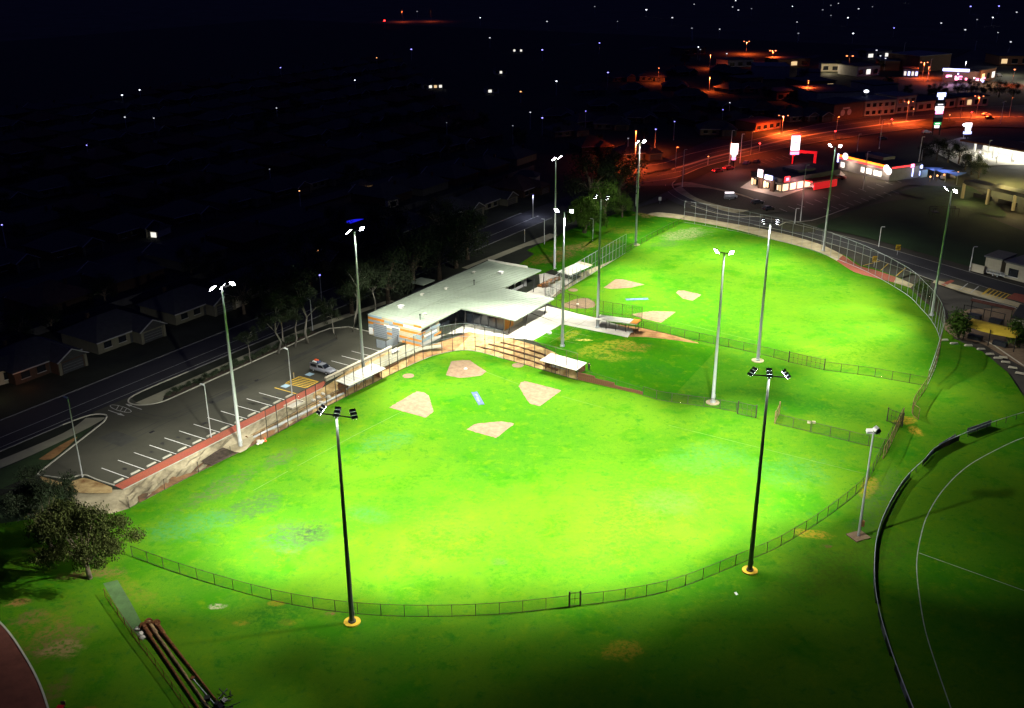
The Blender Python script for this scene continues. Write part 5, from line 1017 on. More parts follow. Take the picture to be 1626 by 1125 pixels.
t = thing('path_sign', 'narrow brown post with a small panel beside the red path', 'signpost', at(97, 1120)); MB().box((0,0,.6), (.12,.12,1.2)).obj('post', 'timber', t); MB().box((0,-.07,1.0), (.5,.05,.5)).obj('panel', 'wall_brick', t)
# unlit lamp poles of car park and streets -----------------------------------
def lampost(label, base, h, m='galvanised', arm=.9, rz=0.0, group=None, r=.075):
    t = thing('street_lamp', label, 'street lamp', base, rz, group); MB().tube([(0,0,0), (0,0,h*.5), (0,0,h), (arm*.3,0,h+.15)], [r*1.5, r*1.2, r, r*.8], 7).obj('pole', m, t); MB().box((arm*.6, 0, h+.17), (arm, .3, .12)).obj('lamp_head', m, t); return t
for x, y, xt, yt, lb in ((463, 621, 453, 555, 'thin car park lamp beside the yellow hatched bay'), (334, 690, 323, 611, 'thin car park lamp at the edge of the brick path'), (129, 751, 101, 631, 'thin dark lamp pole at the kerb corner of the car park end'), (866, 392, 863, 350, 'thin lamp pole on the far side lawn by the parking sign'), (943, 384, 942, 350, 'thin white lamp pole in front of the weeping tree'), (497, 522, 502, 476, 'dark lamp pole among the trees behind the ute')):
    b = at(x, y, PZ if x < 860 else .3); h = 8.0
    for k in range(20, 140):
        hh = k*.1; q = b + Vector((0, 0, hh))
        d = Vector((q.x, q.y, q.z-CAM_H)); Z = d.y*math.cos(PITCH) - d.z*math.sin(PITCH); Y = d.y*math.sin(PITCH) + d.z*math.cos(PITCH)
        if 562.5 - FPX*Y/Z <= yt: h = hh; break
    lampost(lb, b, h, rz=A0+math.pi/2 if x < 860 else 2.5, m='galvanised')
t = thing('parking_sign', 'pale parking sign on a post beside the street at the side lawn', 'sign', at(835, 385, PZ)); MB().tube([(0,0,0), (0,0,3.2)], .07, 6).obj('post', 'galvanised', t); MB().box((0,0,2.8), (.12,.8,.9)).obj('panel', 'panel_cream', t); MB().box((0,0,3.45), (.1,.5,.35)).obj('top_panel', 'white_paint', t)
# ================================================================ CARS
CARM = {}
def car(label, p, rz, paint='paint_grey', lit=None, van=False, group=None, cat='car'):
    t = thing('van' if van else 'parked_car', label, 'van' if van else cat, p, rz, group)
    key = (paint, van)
    if key not in CARM:
        h = 1.95 if van else 1.45
        b = MB().hull([body_ring(-2.2, .74, .45, .85), body_ring(-2.1, .86, .3, .98), body_ring(.9, .87, .3, .98), body_ring(1.9, .82, .32, .84), body_ring(2.15, .7, .4, .68)])
        if van: g = MB().hull([section(-2.1, [(-.82, .96), (-.74, h), (.74, h), (.82, .96)]), section(.9, [(-.82, .96), (-.7, h), (.7, h), (.82, .96)]), section(1.5, [(-.8, .92), (-.72, 1.0), (.72, 1.0), (.8, .92)])])
        else: g = MB().hull([section(-1.95, [(-.76, .96), (-.7, 1.0), (.7, 1.0), (.76, .96)]), section(-1.3, [(-.76, .96), (-.6, 1.43), (.6, 1.43), (.76, .96)]), section(.15, [(-.78, .96), (-.6, 1.45), (.6, 1.45), (.78, .96)]), section(1.05, [(-.76, .93), (-.7, .97), (.7, .97), (.76, .93)])])
        w = MB()
        for s in (-1, 1): w.add([(-1.45 if not van else .1, s*.80, 1.02), (.75, s*.80, 1.02), (.2 if not van else .85, s*.68, h-.1), (-1.15 if not van else .1, s*.68, h-.1)], [(0,1,2,3)])
        w.add([(.28 if not van else .98, -.58, h-.08), (.28 if not van else .98, .58, h-.08), (.98 if not van else 1.42, .69, 1.03), (.98 if not van else 1.42, -.69, 1.03)], [(0,1,2,3)])
        CARM[key] = (b.mesh('body', paint, True), g.mesh('cabin', paint), w.mesh('windows', 'glass'), MB().tube([(0,-.11,0), (0,.11,0)], .32, 12).mesh('wheel', 'rubber'))
    b, g, w, wh = CARM[key]; inst('body', b, t); inst('cabin', g, t); inst('windows', w, t)
    for x in (-1.35, 1.35):
        for s in (-1, 1): inst('wheel', wh, t, (x, s*.8, .32))
    for s in (-1, 1):
        MB().box((2.1, s*.58, .66), (.12, .3, .12)).obj('headlight', 'lamp_white' if lit == 'head' else 'white_paint', t); MB().box((-2.18, s*.62, .78), (.06, .22, .16)).obj('tail_light', 'lamp_red' if lit == 'tail' else 'red_metal', t)
    return t
# ================================================================ LAMPS OF THE TOWN
def glowlamp(px, py, kind, h, label, group, base=None, double=False, power=0, r=None, pole='galvanised', spread=150):
    p = at(px, py, h) if base is None else at(*base); p = Vector((p.x, p.y, 0)); 
    if base is not None:
        for k in range(30, 220):
            q = p + Vector((0,0,k*.1)); Z = q.y*math.cos(PITCH) - (q.z-CAM_H)*math.sin(PITCH); Y = q.y*math.sin(PITCH) + (q.z-CAM_H)*math.cos(PITCH)
            if 562.5 - FPX*Y/Z <= py: h = k*.1; break
    d = p.length; rr = r or min(max(d*.00075*random.uniform(.6, 1.15), .22), .95)
    t = thing('street_lamp', label, 'street lamp', p, 0, group); MB().tube([(0,0,0), (0,0,h)], [.14, .09], 5).obj('pole', pole, t)
    offs = [(-1.9, .3), (1.9, -.3)] if double else [(0, 0)]
    if double: MB().tube([(-1.9, .3, h+.1), (0, 0, h-.2), (1.9, -.3, h+.1)], .07, 5).obj('arm', pole, t)
    for x, y in offs:
        b = MB().hull([[Vector((x+math.cos(a)*rr*k, y+math.sin(a)*rr*k, h+zz)) for a in [2*math.pi*i/8 for i in range(8)]] for k, zz in ((.5, -.55*rr), (1, -.2*rr), (.95, .2*rr), (.4, .5*rr))]).obj('lamp_head', 'lamp_'+(random.choice(('white', 'mid', 'mid', 'faint', 'faint')) if kind == 'white' and rr < 1 and not power else kind), t)
    if power:
        l = bpy.data.lights.new('lamp_and_fill_light', 'SPOT'); l.energy = power*(5200 if kind == 'orange' else 1000); l.spot_size = R(168 if kind == 'orange' else spread); l.spot_blend = 1; l.shadow_soft_size = .4
        l.color = {'orange': (1, .11, .018), 'white': (.95, .97, 1), 'warm': (1, .55, .22), 'blue': (.7, .75, 1), 'red': (1, .1, .05)}[kind]
        o = bpy.data.objects.new('lamp_and_fill_light', l); o.location = p + Vector((0, 0, h-.8*rr)); COL.link(o)
    return t
G_B, G_W, G_O = 'bluish street lamps in the dark suburb', 'tiny white lamps of the distant suburb', 'orange street lamps'
for x, y in ((450, 104), (141, 224), (658, 77), (866, 80), (957, 70), (970, 117), (865, 188), (1045, 208), (1075, 196), (934, 178), (1152, 178), (1425, 51), (5, 349), (1547, 18), (1592, 18), (509, 434)):
    near = (x, y) == (509, 434)
    glowlamp(x, y, 'blue', 8, 'bluish street lamp shining alone above dark roofs' if not near else 'bluish street lamp above the dark trees near the car park', G_B if not near else None)
glowlamp(849, 311, 'blue', 8, 'bluish white street lamp above the street beside the dark side houses', None, power=4)
for x, y in ((226, 137), (198, 145), (202, 180), (248, 182), (443, 168), (431, 265), (568, 125), (783, 60), (888, 130), (713, 194), (846, 179), (818, 200), (1073, 31), (986, 36), (768, 28), (1032, 18), (1163, 167), (1148, 50), (1159, 89), (1108, 10), (1169, 15), (1178, 20), (1199, 18), (1240, 2), (1314, 4), (1325, 14), (1312, 21), (1325, 30), (1337, 11), (1352, 34), (1369, 20), (1395, 3), (1391, 17), (1445, 2), (1620, 28), (1557, 39), (1582, 36), (1360, 59), (1271, 40), (1174, 5), (1207, 1), (1264, 15), (950, 12), (1001, 222), (874, 35), (668, 17), (1104, 48), (1273, 58), (1397, 86), (1403, 95), (1411, 99), (1417, 91), (1114, 78), (1117, 82), (1460, 90), (1500, 44), (1538, 55), (1590, 60), (1610, 75)):
    glowlamp(x, y, 'white', 8, 'tiny white lamp among the distant dark suburb', G_W)
for x, y, l in ((478, 300, 'small yellowish lamp low over the dark back gardens'), (603, 90, 'warm orange-white lamp high in the dark suburb'), (831, 146, 'orange lamp alone among dark roofs'), (506, 395, 'small orange lamp beside the dark trees above the car park')): glowlamp(x, y, 'warm', 6, l, None)
glowlamp(616, 31, 'red', 7, 'red light beside the far orange highway', None)
for x, y, b, dbl, pw in ((1190, 68, (1189, 90), 1, 22), (1231, 83, (1230, 107), 1, 16), (1353, 92, (1352, 113), 1, 12), (1247, 186, (1245, 217), 1, 30), (1473, 103, (1469, 130), 1, 16), (1555, 157, (1554, 191), 1, 14), (1445, 165, (1442, 202), 1, 20), (1133, 91, None, 0, 8), (1123, 125, (1130, 149), 0, 10), (1295, 131, (1285, 163), 0, 12), (1480, 114, None, 0, 5), (1051, 111, None, 0, 6), (1007, 210, (1012, 244), 0, 26), (1013, 231, None, 0, 14), (1616, 119, None, 0, 5), (645, 22, (645, 33), 0, 10), (690, 20, (690, 33), 0, 10), (1150, 240, (1160, 270), 0, 8), (1330, 205, (1330, 226), 0, 14), (1060, 240, (1075, 276), 0, 5), (1400, 190, (1400, 204), 0, 12), (1530, 180, (1528, 196), 0, 12), (1600, 180, (1606, 194), 0, 10), (1190, 230, (1195, 250), 0, 12)):
    if (x, y) in ((1150, 240), (1330, 205), (645, 22), (690, 20), (1060, 240), (1400, 190), (1530, 180), (1600, 180), (1190, 230)): 
        l = bpy.data.lights.new('lamp_and_fill_light', 'SPOT'); l.energy = pw*1700; l.spot_size = R(164); l.spot_blend = 1; l.color = (1, .11, .018); l.shadow_soft_size = .5  # added orange fill spot hung above the slim pole, which has no lit lamp
        p = at(*b); lampost('unlit-looking slim lamp pole along the orange-lit highway', p, 9, group='slim poles on the highway') if x > 700 else lampost('slim pole beside the far orange highway', p, 12, group='slim poles by the far highway')
        o = bpy.data.objects.new('lamp_and_fill_light', l); o.location = p + Vector((0,0,11)); COL.link(o); continue
    glowlamp(x, y, 'orange', 9, 'twin-armed orange street lamp over a red-lit road' if dbl else 'single orange street lamp over the dark streets', 'twin orange street lamps' if dbl else 'single orange street lamps', base=b, double=bool(dbl), power=pw)
glowlamp(1380, 151, 'white', 9, 'large bright white lamp behind the row of pale shops', None, r=1.3)
glowlamp(1539, 106, 'white', 9, 'bright white lamp above the purple-lit shops', None, power=14)
glowlamp(1537, 206, 'white', 9, 'bright white light panel over the petrol station roof', None, r=1.2)
for x, y, yt in ((1399, 243, 194), (1461, 270, 222), (1466, 262, 240), (1364, 247, 217), (1373, 307, 245), (1592, 205, 166), (1162, 262, 210), (1178, 263, 216), (1264, 360, 335), (1273, 356, 266), (1397, 398, 365), (1541, 438, 397), (1104, 68, 46), (1273, 70, 57), (1440, 91, 72), (1603, 104, 83), (1570, 262, 228), (1585, 268, 240), (1012, 330, 265), (1086, 300, 240), (1480, 128, 98), (1553, 88, 70)):
    b = at(x, y); h = 8
    for k in range(30, 250):
        q = b + Vector((0,0,k*.1)); Z = q.y*math.cos(PITCH) - (q.z-CAM_H)*math.sin(PITCH); Y = q.y*math.sin(PITCH) + (q.z-CAM_H)*math.cos(PITCH)
        if 562.5 - FPX*Y/Z <= yt: h = k*.1; break
    lampost('slim pale unlit lamp pole in the streets beyond the far field', b, h, m='white_paint', group='unlit pale lamp poles', r=.10)
# ================================================================ SHOPS BEYOND THE FAR FIELD
def point(p, power, col, rad=.4):
    l = bpy.data.lights.new('shop_light', 'POINT'); l.energy = power*1000; l.color = col; l.shadow_soft_size = rad; o = bpy.data.objects.new('shop_light', l); o.location = p; COL.link(o)
def frame(px0, px1):
    a, b = at(*px0), at(*px1); d = b-a; return a, d.length, math.atan2(d.y, d.x)
# fast food restaurant: front edge left -> corner -> right flank
a, L, rz = frame((1194, 299), (1243, 312)); L2 = (at(1306, 291) - at(1243, 312)).length
t = thing('restaurant', 'dark-roofed drive-through restaurant with lit corner windows and white signs', 'restaurant', a, rz); D = L2; HW = 4.6
MB().box((L/2, D/2, HW-.5), (L, D, 1.6)).obj('upper_wall', 'dark_wall', t); MB().box((L/2, D/2+.6, 1.5), (L-1.2, D-1.4, 3)).obj('wall', 'wall_grey', t)
MB().box((L/2, D/2, HW+.38), (L+.4, D+.4, .16)).obj('roof', 'tile_dark', t); MB().box((L/2, D*.55, HW+.9), (L*.5, D*.3, .9)).obj('roof_plant', 'tile_grey', t)
for x0, x1 in ((.3, .27*L), (.42*L, .68*L), (.78*L, L-.3)):
    for q in range(3):
        w_ = (x1-x0)/3; f_ = MB().box((x0+w_*(q+.5), .02, 1.7), (w_*.86, .1, (2.2, 1.6, 2.0)[q])).obj('window', ('shop_light', 'window_warm', 'glass')[(q + int(x0)) % 3], t); MB().box((x0+w_*q, -.05, 1.7), (.18, .14, 2.5)).obj('window_frame', 'dark_metal', f_)
for k in range(4): MB().box((L-.55+.02, 1.2+D*.5*k/4+1.2, 1.7), (.1, D*.09, 2.2)).obj('window', 'shop_light', t)
for x in (.34*L, .73*L): MB().box((x, -.25, 2.0), (1.7, .7, 4.0)).obj('pillar', 'wall_brown', t)
for x, m, z_, w, hh in ((.34*L, 'sign_white', 5.3, 2.2, 2.6), (.62*L, 'sign_blue', 4.6, 3.4, 1.5)):
    s = MB().box((x, -.75, z_), (w, .3, hh)).obj('sign_panel', m, t); MB().box((x, -.93, z_), (w*.7, .05, hh*.45)).obj('emblem', 'sign_white', s)
s = MB().box((L+.2, 2.0, 4.7), (.3, 2.4, 1.8)).obj('sign_panel', 'sign_red', t); MB().box((L+.38, 2.0, 4.7), (.06, 1.2, .9)).obj('emblem', 'sign_pink', s)
MB().box((L+1.8, D*.62, 3.2), (3.4, D*.5, .4)).obj('awning', 'red_metal', t); MB().box((L+3.4, D*.62, 1.5), (.2, D*.4, 2.4)).obj('menu_wall', 'red_glow', t)
point(a + Matrix.Rotation(rz, 3, 'Z') @ Vector((L/2, -2.6, 3.2)), 1.6, (1, .6, .5)); point(a + Matrix.Rotation(rz, 3, 'Z') @ Vector((L+3.0, D*.3, 3.0)), 2.2, (1, .35, .35)); point(a + Matrix.Rotation(rz, 3, 'Z') @ Vector((-1.5, 2, 3.0)), .9, (1, .7, .6))
# red gantry
a2, L_, rz_ = frame((1262, 265), (1296, 268)); t = thing('drive_through_arch', 'large red arch frame standing behind the restaurant', 'arch', a2, rz_)
for x, h in ((0, 4.5), (L_, 4.5)): MB().box((x, 0, h/2), (.9, .9, h)).obj('post', 'red_glow', t)
MB().box((L_/2, 0, 4.9), (L_+1.0, 1.0, .9)).obj('beam', 'red_glow', t)
point(a2 + Vector((2, -3, 3)), .8, (1, .08, .06))
def pylon(label, base, w, z0, z1, panels, rz, post='dark_metal', posts=1, d=.8):
    t = thing('pylon_sign', label, 'pylon sign', base, rz)
    for k in range(posts): MB().box(((k-.5*(posts-1))*w*.8, 0, (z0+z1)/2 if posts > 1 else z0/2), (.4, .35, z1 if posts > 1 else z0)).obj('post', post, t)
    zz = z1
    for hh, ww, m in panels:
        if m:
            s = MB().box((0, 0, zz-hh/2), (w*ww, d, hh-.06)).obj('panel', m, t)
            if hh > 1.2 and not m.startswith('tile'): MB().box((0, -d/2-.03, zz-hh*.45), (w*ww*.6, .05, hh*.25)).obj('emblem', 'sign_white' if m != 'sign_white' else 'sign_pink', s)
        zz -= hh
pylon('tall glowing white and red pylon sign behind the restaurant', at(1262, 275), 3.3, 5.2, 13.2, [(.4, 1, 'sign_red'), (5.4, .95, 'sign_white'), (.5, 1, 'sign_red'), (1.1, .95, 'sign_pink')], .1)
pylon('glowing white pylon sign with a pink light below at the car park entry', at(1167, 270), 2.7, 3.2, 9.0, [(4.0, 1, 'sign_white'), (.9, .5, 'sign_white'), (.3, .3, None), (.9, .5, 'sign_pink')], .2)
pylon('tall dark pylon sign with blue, white, red and green panels beside the roundabout', at(1489, 222), 4.2, 0, 19.0, [(.6, 1, 'tile_dark'), (1.8, .9, 'sign_blue'), (1.2, .5, 'sign_blue'), (1.4, 1, 'tile_dark'), (1.5, .95, 'panel_blue'), (1.8, .9, 'sign_white'), (1.5, .85, 'sign_pink'), (.4, 1, 'tile_dark'), (1.1, .9, 'panel_blue'), (2.0, 1, 'tile_dark'), (1.3, .8, 'sign_green'), (1.2, .45, 'sign_white')], .15, posts=2, d=.6)
pylon('small glowing white price sign beside the petrol station', at(1538, 228), 2.8, 1.2, 6.8, [(1.8, 1, 'sign_white'), (.3, .8, 'sign_blue'), (1.3, .8, 'sign_white'), (.3, .5, None), (1.1, 1.2, 'sign_blue')], .1)
point(at(1167, 276) + Vector((0, -3, 5)), .5, (1, .5, .7)); point(at(1262, 275) + Vector((0, -4, 9)), .5, (1, .3, .3))
# convenience store with orange stripe
a, L, rz = frame((1334, 274), (1414, 295)); D = (at(1453, 287) - at(1414, 295)).length
t = thing('convenience_store', 'long low convenience store with an orange and red lit fascia stripe', 'shop', a, rz)
MB().box((L/2, D/2, 2.2), (L, D, 4.4)).obj('wall', 'wall_grey', t); MB().box((L/2, D/2, 4.9), (L+.6, D+.6, .9)).obj('roof', 'tile_dark', t); MB().box((L*.45, D*.6, 5.9), (L*.35, D*.4, 1.2)).obj('roof_plant', 'tile_grey', t)
MB().box((L*.48, -.42, 5.15), (L*.98, .14, .75)).obj('fascia_stripe', 'sign_orange', t); MB().box((L*.48, -.40, 4.45), (L*.98, .1, .6)).obj('fascia_band', 'sign_red', t); MB().box((L+.42, D*.4, 4.9), (.1, D*.75, .5)).obj('fascia_band', 'sign_red', t)
for f, w in ((.04, .08), (.45, .07), (.56, .10), (.70, .09), (.80, .05)): MB().box((L*f+L*w/2, -.04, 1.9), (L*w, .1, 1.9)).obj('window', 'window_white', t)
for x, z_ in ((L*.14, 5.4), (L*.95, 4.6), (L*1.0, 3.8)): s = MB().tube([(x, -.75, z_), (x, -.55, z_)], 1.25, 14).obj('round_sign', 'sign_white', t)
MB().box((L+.45, D*.7, 4.8), (.2, 1.6, 1.2)).obj('sign_panel', 'sign_pink', t); MB().box((L+.25, D*.75, 2.3), (.15, .5, 3.0)).obj('light_strip', 'sign_blue', t); MB().box((-.2, -.5, 4.2), (.5, .3, 3.2)).obj('light_strip', 'sign_blue', t)
for x in (.25, .62, .92): point(a + Matrix.Rotation(rz, 3, 'Z') @ Vector((L*x, -2.2, 3.4)), .8, (1, .75, .55))
kp = at(1463, 287); t = thing('kiosk', 'small blue-lit kiosk between the orange store and the blue sails', 'kiosk', kp, rz); MB().box((0, 0, 1.4), (4, 3.2, 2.8)).obj('wall', 'panel_blue', t); MB().box((0, 0, 2.95), (4.8, 4, .25)).obj('roof', 'tile_dark', t); MB().box((0, -1.65, 4.0), (4.2, .3, 1.3)).obj('sign_panel', 'sign_blue', t); MB().box((0, -1.63, 1.5), (3, .08, 1.6)).obj('window', 'sign_blue', t)
point(kp + Vector((3, -3, 3)), 1.0, (.5, .6, 1)); 
t = thing('shade_sail', 'blue shade sails over the cars beside the kiosk', 'shade sail', at(1495, 292), rz)
for k in range(3): MB().hull([[Vector((-6+k*5, -2, 3.4)), Vector((-1.5+k*5, -2, 2.8)), Vector((-1.5+k*5, 3, 3.6)), Vector((-6+k*5, 3, 3.0))], [Vector((-6+k*5, -2, 3.46)), Vector((-1.5+k*5, -2, 2.86)), Vector((-1.5+k*5, 3, 3.66)), Vector((-6+k*5, 3, 3.06))]]).obj('sail', 'sail_blue', t)
for x in (-6, -1, 4, 9): MB().tube([(x, -2, 0), (x, -2, 3.5)], .1, 6).obj('post', 'galvanised', t)
point(at(1495, 292) + Vector((0, -3, 6)), 1.2, (.55, .6, 1))
for i in range(5): t = thing('bollard', ORD[i] + ' orange-lit post from the kiosk in the row beside the blue sails', 'bollard', at(1479+i*11, 296-i*1.6), 0, 'orange-lit bollards by the blue sails'); MB().tube([(0,0,0), (0,0,1.6)], .16, 6).obj('post', 'rust_pipe', t); MB().tube([(0,0,1.6), (0,0,2.1)], .28, 6).obj('lamp', 'lamp_warm', t)
# petrol station
a, L, rz = frame((1528, 252), (1650, 276)); t = thing('petrol_station', 'brightly lit white petrol station canopy with a dark red roof edge', 'petrol station', a, rz)
MB().box((L/2, 6, 5.6), (L, 15, .7)).obj('canopy', 'tile_red', t); MB().box((L/2, 6, 5.2), (L-1, 14, .08)).obj('canopy_light', 'under_canopy', t); MB().box((L/2, 17, 2.2), (L, 6, 4.4)).obj('shop_wall', 'trim_white', t)
for k in range(4): c = MB().box((L*(.12+.25*k), 3, 2.6), (.6, .6, 5.2)).obj('column', 'trim_white', t)
for k in range(4): c = MB().box((L*(.2+.22*k), 3.2, .95), (1.0, .7, 1.9)).obj('fuel_pump', 'trim_white', t); MB().box((L*(.2+.22*k), 2.82, 1.4), (.8, .04, .6)).obj('display', 'sign_white', c)
for k in range(4): point(a + Matrix.Rotation(rz, 3, 'Z') @ Vector((L*(.1+.26*k), 4, 4.9)), 2.2, (1, .97, .88), .6)
# row of pale shops across the highway
def block(name, label, cat, p0, p1, depth, h, wallm, roofm, windows=4, lit=None, parapet=False, winm='glass', stor=1):
    a, L, rz = frame(p0, p1); t = thing(name, label, cat, a, rz)
    MB().box((L/2, depth/2, h/2), (L, depth, h)).obj('wall', wallm, t); MB().box((L/2, depth/2, h+.2), (L+.8, depth+.8, .4)).obj('roof', roofm, t)
    for s in range(stor):
        for k in range(windows):
            w = L/windows*.55; x = L*(k+.5)/windows; zz = (h/stor)*(s+.45); m = lit[k % len(lit)] if lit else winm
            f = MB().box((x, -.05, zz), (w, .12, h/stor*.5)).obj('window', m or winm, t); MB().box((x, -.12, zz-h/stor*.27), (w+.3, .2, .12)).obj('sill', 'trim_white', f)
    return t
block('shop_row', 'pale two-storey shop row with dark upper windows facing the highway', 'shop', (1376, 191), (1424, 188), 14, 7.2, 'wall_cream', 'tile_grey', 5, stor=2); block('shop_row', 'pale shop with a lamp in front at the far side of the highway', 'shop', (1426, 187), (1456, 184), 14, 8.0, 'wall_cream', 'tile_grey', 3, stor=2)
block('shop_row', 'low pale shop row behind the tall dark pylon sign', 'shop', (1459, 184), (1520, 178), 12, 4.6, 'wall_cream', 'tile_dark', 5); block('shop_row', 'low shop with one warm lit doorway beyond the roundabout', 'shop', (1524, 178), (1572, 176), 12, 5, 'wall_cream', 'tile_dark', 4, lit=[None, 'window_warm', None, None])
t = block('mural_building', 'dark reddish building with a pale painted shape on its side facing the highway', 'building', (1326, 198), (1374, 192), 16, 7.5, 'wall_brown', 'tile_dark', 0)
for x, z_, r in ((6.5, 3.4, 1.5), (11.2, 3.4, 1.5)): MB().tube([(x, -.06, z_), (x, -.0, z_)], r, 12).obj('painted_shape', 'worn_paint', t)
MB().box((8.8, -.04, 5.4), (5, .06, .7)).obj('painted_shape', 'worn_paint', t)
block('house', 'red-lit brick house along the highway under the twin orange lamp', 'house', (1203, 214), (1243, 208), 12, 3.6, 'wall_brick', 'tile_red', 4); block('house', 'orange-lit house with a bright tall window beside the single lamp', 'house', (1237, 165), (1276, 162), 14, 4.6, 'wall_brick', 'tile_dark', 3)
block('warehouse', 'long pale grey warehouse wall in the dark upper streets', 'warehouse', (1203, 130), (1257, 131), 24, 7.5, 'wall_grey', 'tile_grey', 0); block('warehouse', 'small pale warehouse under a single orange lamp', 'warehouse', (1272, 136), (1306, 137), 18, 6, 'wall_grey', 'tile_dark', 0)
block('house', 'cream building lit brightly by its own wall lights in the upper streets', 'house', (1308, 119), (1352, 120), 14, 5, 'wall_cream', 'tile_dark', 3); point(at(1315, 121) + Vector((0, -5, 3.5)), 4, (1, .8, .5)); point(at(1340, 121) + Vector((0, -5, 3.5)), 5, (1, .8, .55))
block('shop', 'shop with cold blue-white windows below the dark gabled hall', 'shop', (1438, 129), (1462, 130), 12, 5, 'wall_grey', 'tile_dark', 4, lit=['window_white', 'sign_blue', 'window_white', 'sign_blue'])
block('hall', 'big dark hall with an olive gable end above the blue-white shop', 'hall', (1462, 122), (1512, 118), 26, 10, 'wall_brown', 'tile_grey', 0); block('shed', 'low shed with a pale flat roof in the upper streets', 'shed', (1400, 118), (1432, 119), 26, 6, 'wall_brick', 'tile_grey', 0)
t = block('shop', 'shop front crowded with purple, pink and white lights', 'shop', (1500, 137), (1556, 140), 16, 6.5, 'wall_brown', 'tile_dark', 0)
rs = random.Random(4)
MB().box((7, -.6, 7.2), (15, .5, 1.6)).obj('sign_panel', 'sign_blue', t)
for k in range(16): MB().box((rs.uniform(2, 27), -.5, rs.uniform(1.2, 5.2)), (rs.uniform(.8, 2.4), .3, rs.uniform(.6, 1.4))).obj('sign_panel', rs.choice(('sign_pink', 'sign_white', 'sign_blue', 'sign_pink', 'sign_white')), t)
for k in range(3): point(at(1508+k*20, 141) + Vector((0, -3, 3)), 3.0, ((1, .5, .8), (.7, .5, 1), (1, .6, .3))[k])
block('shop', 'orange-lit restaurant wall beside the purple shop front', 'shop', (1560, 139), (1584, 134), 12, 7, 'wall_brick', 'tile_dark', 3, lit=['window_warm', None, 'window_white']); point(at(1572, 140) + Vector((0, -5, 5)), 5, (1, .5, .2)); point(at(1605, 128) + Vector((0, 0, 9)), 7, (1, .95, .75)); point(at(1640, 140) + Vector((0, 0, 9)), 8, (1, .95, .75))
block('warehouse', 'dark warehouse in the middle of the unlit blocks beyond the highway', 'warehouse', (1300, 172), (1372, 170), 30, 6, 'wall_grey', 'tile_dark', 0); block('warehouse', 'dark flat warehouse behind the row of pale shops', 'warehouse', (1390, 160), (1428, 158), 20, 6, 'wall_grey', 'tile_dark', 0)
for i, (x, y, H) in enumerate(((1525, 158, 9), (1545, 160, 10), (1568, 162, 9), (1590, 163, 10), (1612, 165, 9), (1500, 160, 8), (1483, 162, 8))): tree('dense', at(x, y), H, ('third', 'fourth', 'fifth', 'sixth', 'last', 'second', 'first')[i] + ' dark round tree in the row below the bright shops, counted from the orange road', 'leaf_dark', seed=31, name='bushy_tree', group='dark trees below the bright shops', rz=i)
for i, (x, y, H) in enumerate(((1490, 262, 9), (1508, 266, 9), (1470, 262, 7), (1525, 268, 8), (1545, 285, 9), (1556, 292, 7), (1535, 278, 6))): tree('dense', at(x, y), H, 'dark tree between the orange store and the petrol station', 'leaf_dark', seed=32, name='bushy_tree', group='dark trees by the petrol station', rz=i*1.1)
# covered walkway with cream columns, pale buildings and school at the side
a, L, rz = frame((1532, 322), (1650, 352)); t = thing('covered_walkway', 'long dark flat roof on lit cream columns beside the dark paddock', 'walkway', a, rz)
MB().box((L/2+1, 1.4, 5.4), (L+2, 5.0, 1.2)).obj('roof', 'dark_wall', t)
for k in range(4): MB().box((k*9.6+.3, -.9, 2.5), (.75, .75, 5.0)).obj('column', 'panel_cream', t)
for k in range(4): MB().box((k*9.6+4, 4.2, .7), (7, .2, 1.4)).obj('low_wall', 'dark_wall', t)
point(a + Vector((20, 14, 8)), 6, (1, .8, .25)); point(at(1610, 300) + Vector((0, 0, 8)), 11, (1, .88, .3)); point(a + Matrix.Rotation(rz, 3, 'Z') @ Vector((6, -6, 4)), 1.6, (1, .8, .35)); point(a + Matrix.Rotation(rz, 3, 'Z') @ Vector((24, -6, 4)), 1.8, (1, .8, .35))
t = thing('play_frame', 'dark climbing frame on the grass edge of the dark paddock', 'play frame', at(1500, 350)); rs = random.Random(2)
for x in (-4, -2, 0, 2, 4):
    for y in (-1.5, 1.5): MB().tube([(x, y, 0), (x, y, 2.6)], .08, 5).obj('post', 'dark_metal', t)
for y in (-1.5, 1.5): MB().tube([(-4, y, 2.6), (4, y, 2.6)], .08, 5).obj('beam', 'dark_metal', t)
MB().box((-2.8, 0, 1.3), (2, 2.6, .15)).obj('deck', 'dark_wall', t)
# pale walls, shed and trailer
a, L, rz = frame((1541, 437), (1563, 443)); t = tag(MB().box((L/2, 0, 1.0), (L, .3, 2.0)).obj('boundary_wall', 'wall_cream', loc=a, rz=rz), 'low cream boundary wall at the dark paddock edge', 'wall')
block('shed', 'pale boxy shed between the cream wall and the trailer', 'shed', (1563, 441), (1588, 447), 7, 4.2, 'wall_cream', 'tile_grey', 0)
t = block('shed', 'pale green shed with a dark framed roof at the picture edge', 'shed', (1595, 449), (1650, 464), 8, 4.0, 'wall_cream', 'tile_grey', 2)
t = thing('trailer', 'small flat trailer parked in front of the pale shed', 'trailer', at(1584, 447), rz); MB().box((0, 0, .75), (5, 2, .2)).obj('deck', 'galvanised', t)
for k in range(6): MB().tube([(-2.4+k*.96, -1, .8), (-2.4+k*.96, -1, 1.6)], .05, 4).obj('stake', 'galvanised', t)
MB().tube([(-2.4, -1, 1.6), (2.4, -1, 1.6)], .06, 4).obj('rail', 'galvanised', t)
for x in (-.6, .6): wheel(t, x, -.85, .35); wheel(t, x, .85, .35)
MB().tube([(2.5, 0, .7), (4, 0, .6)], .07, 5).obj('drawbar', 'galvanised', t)
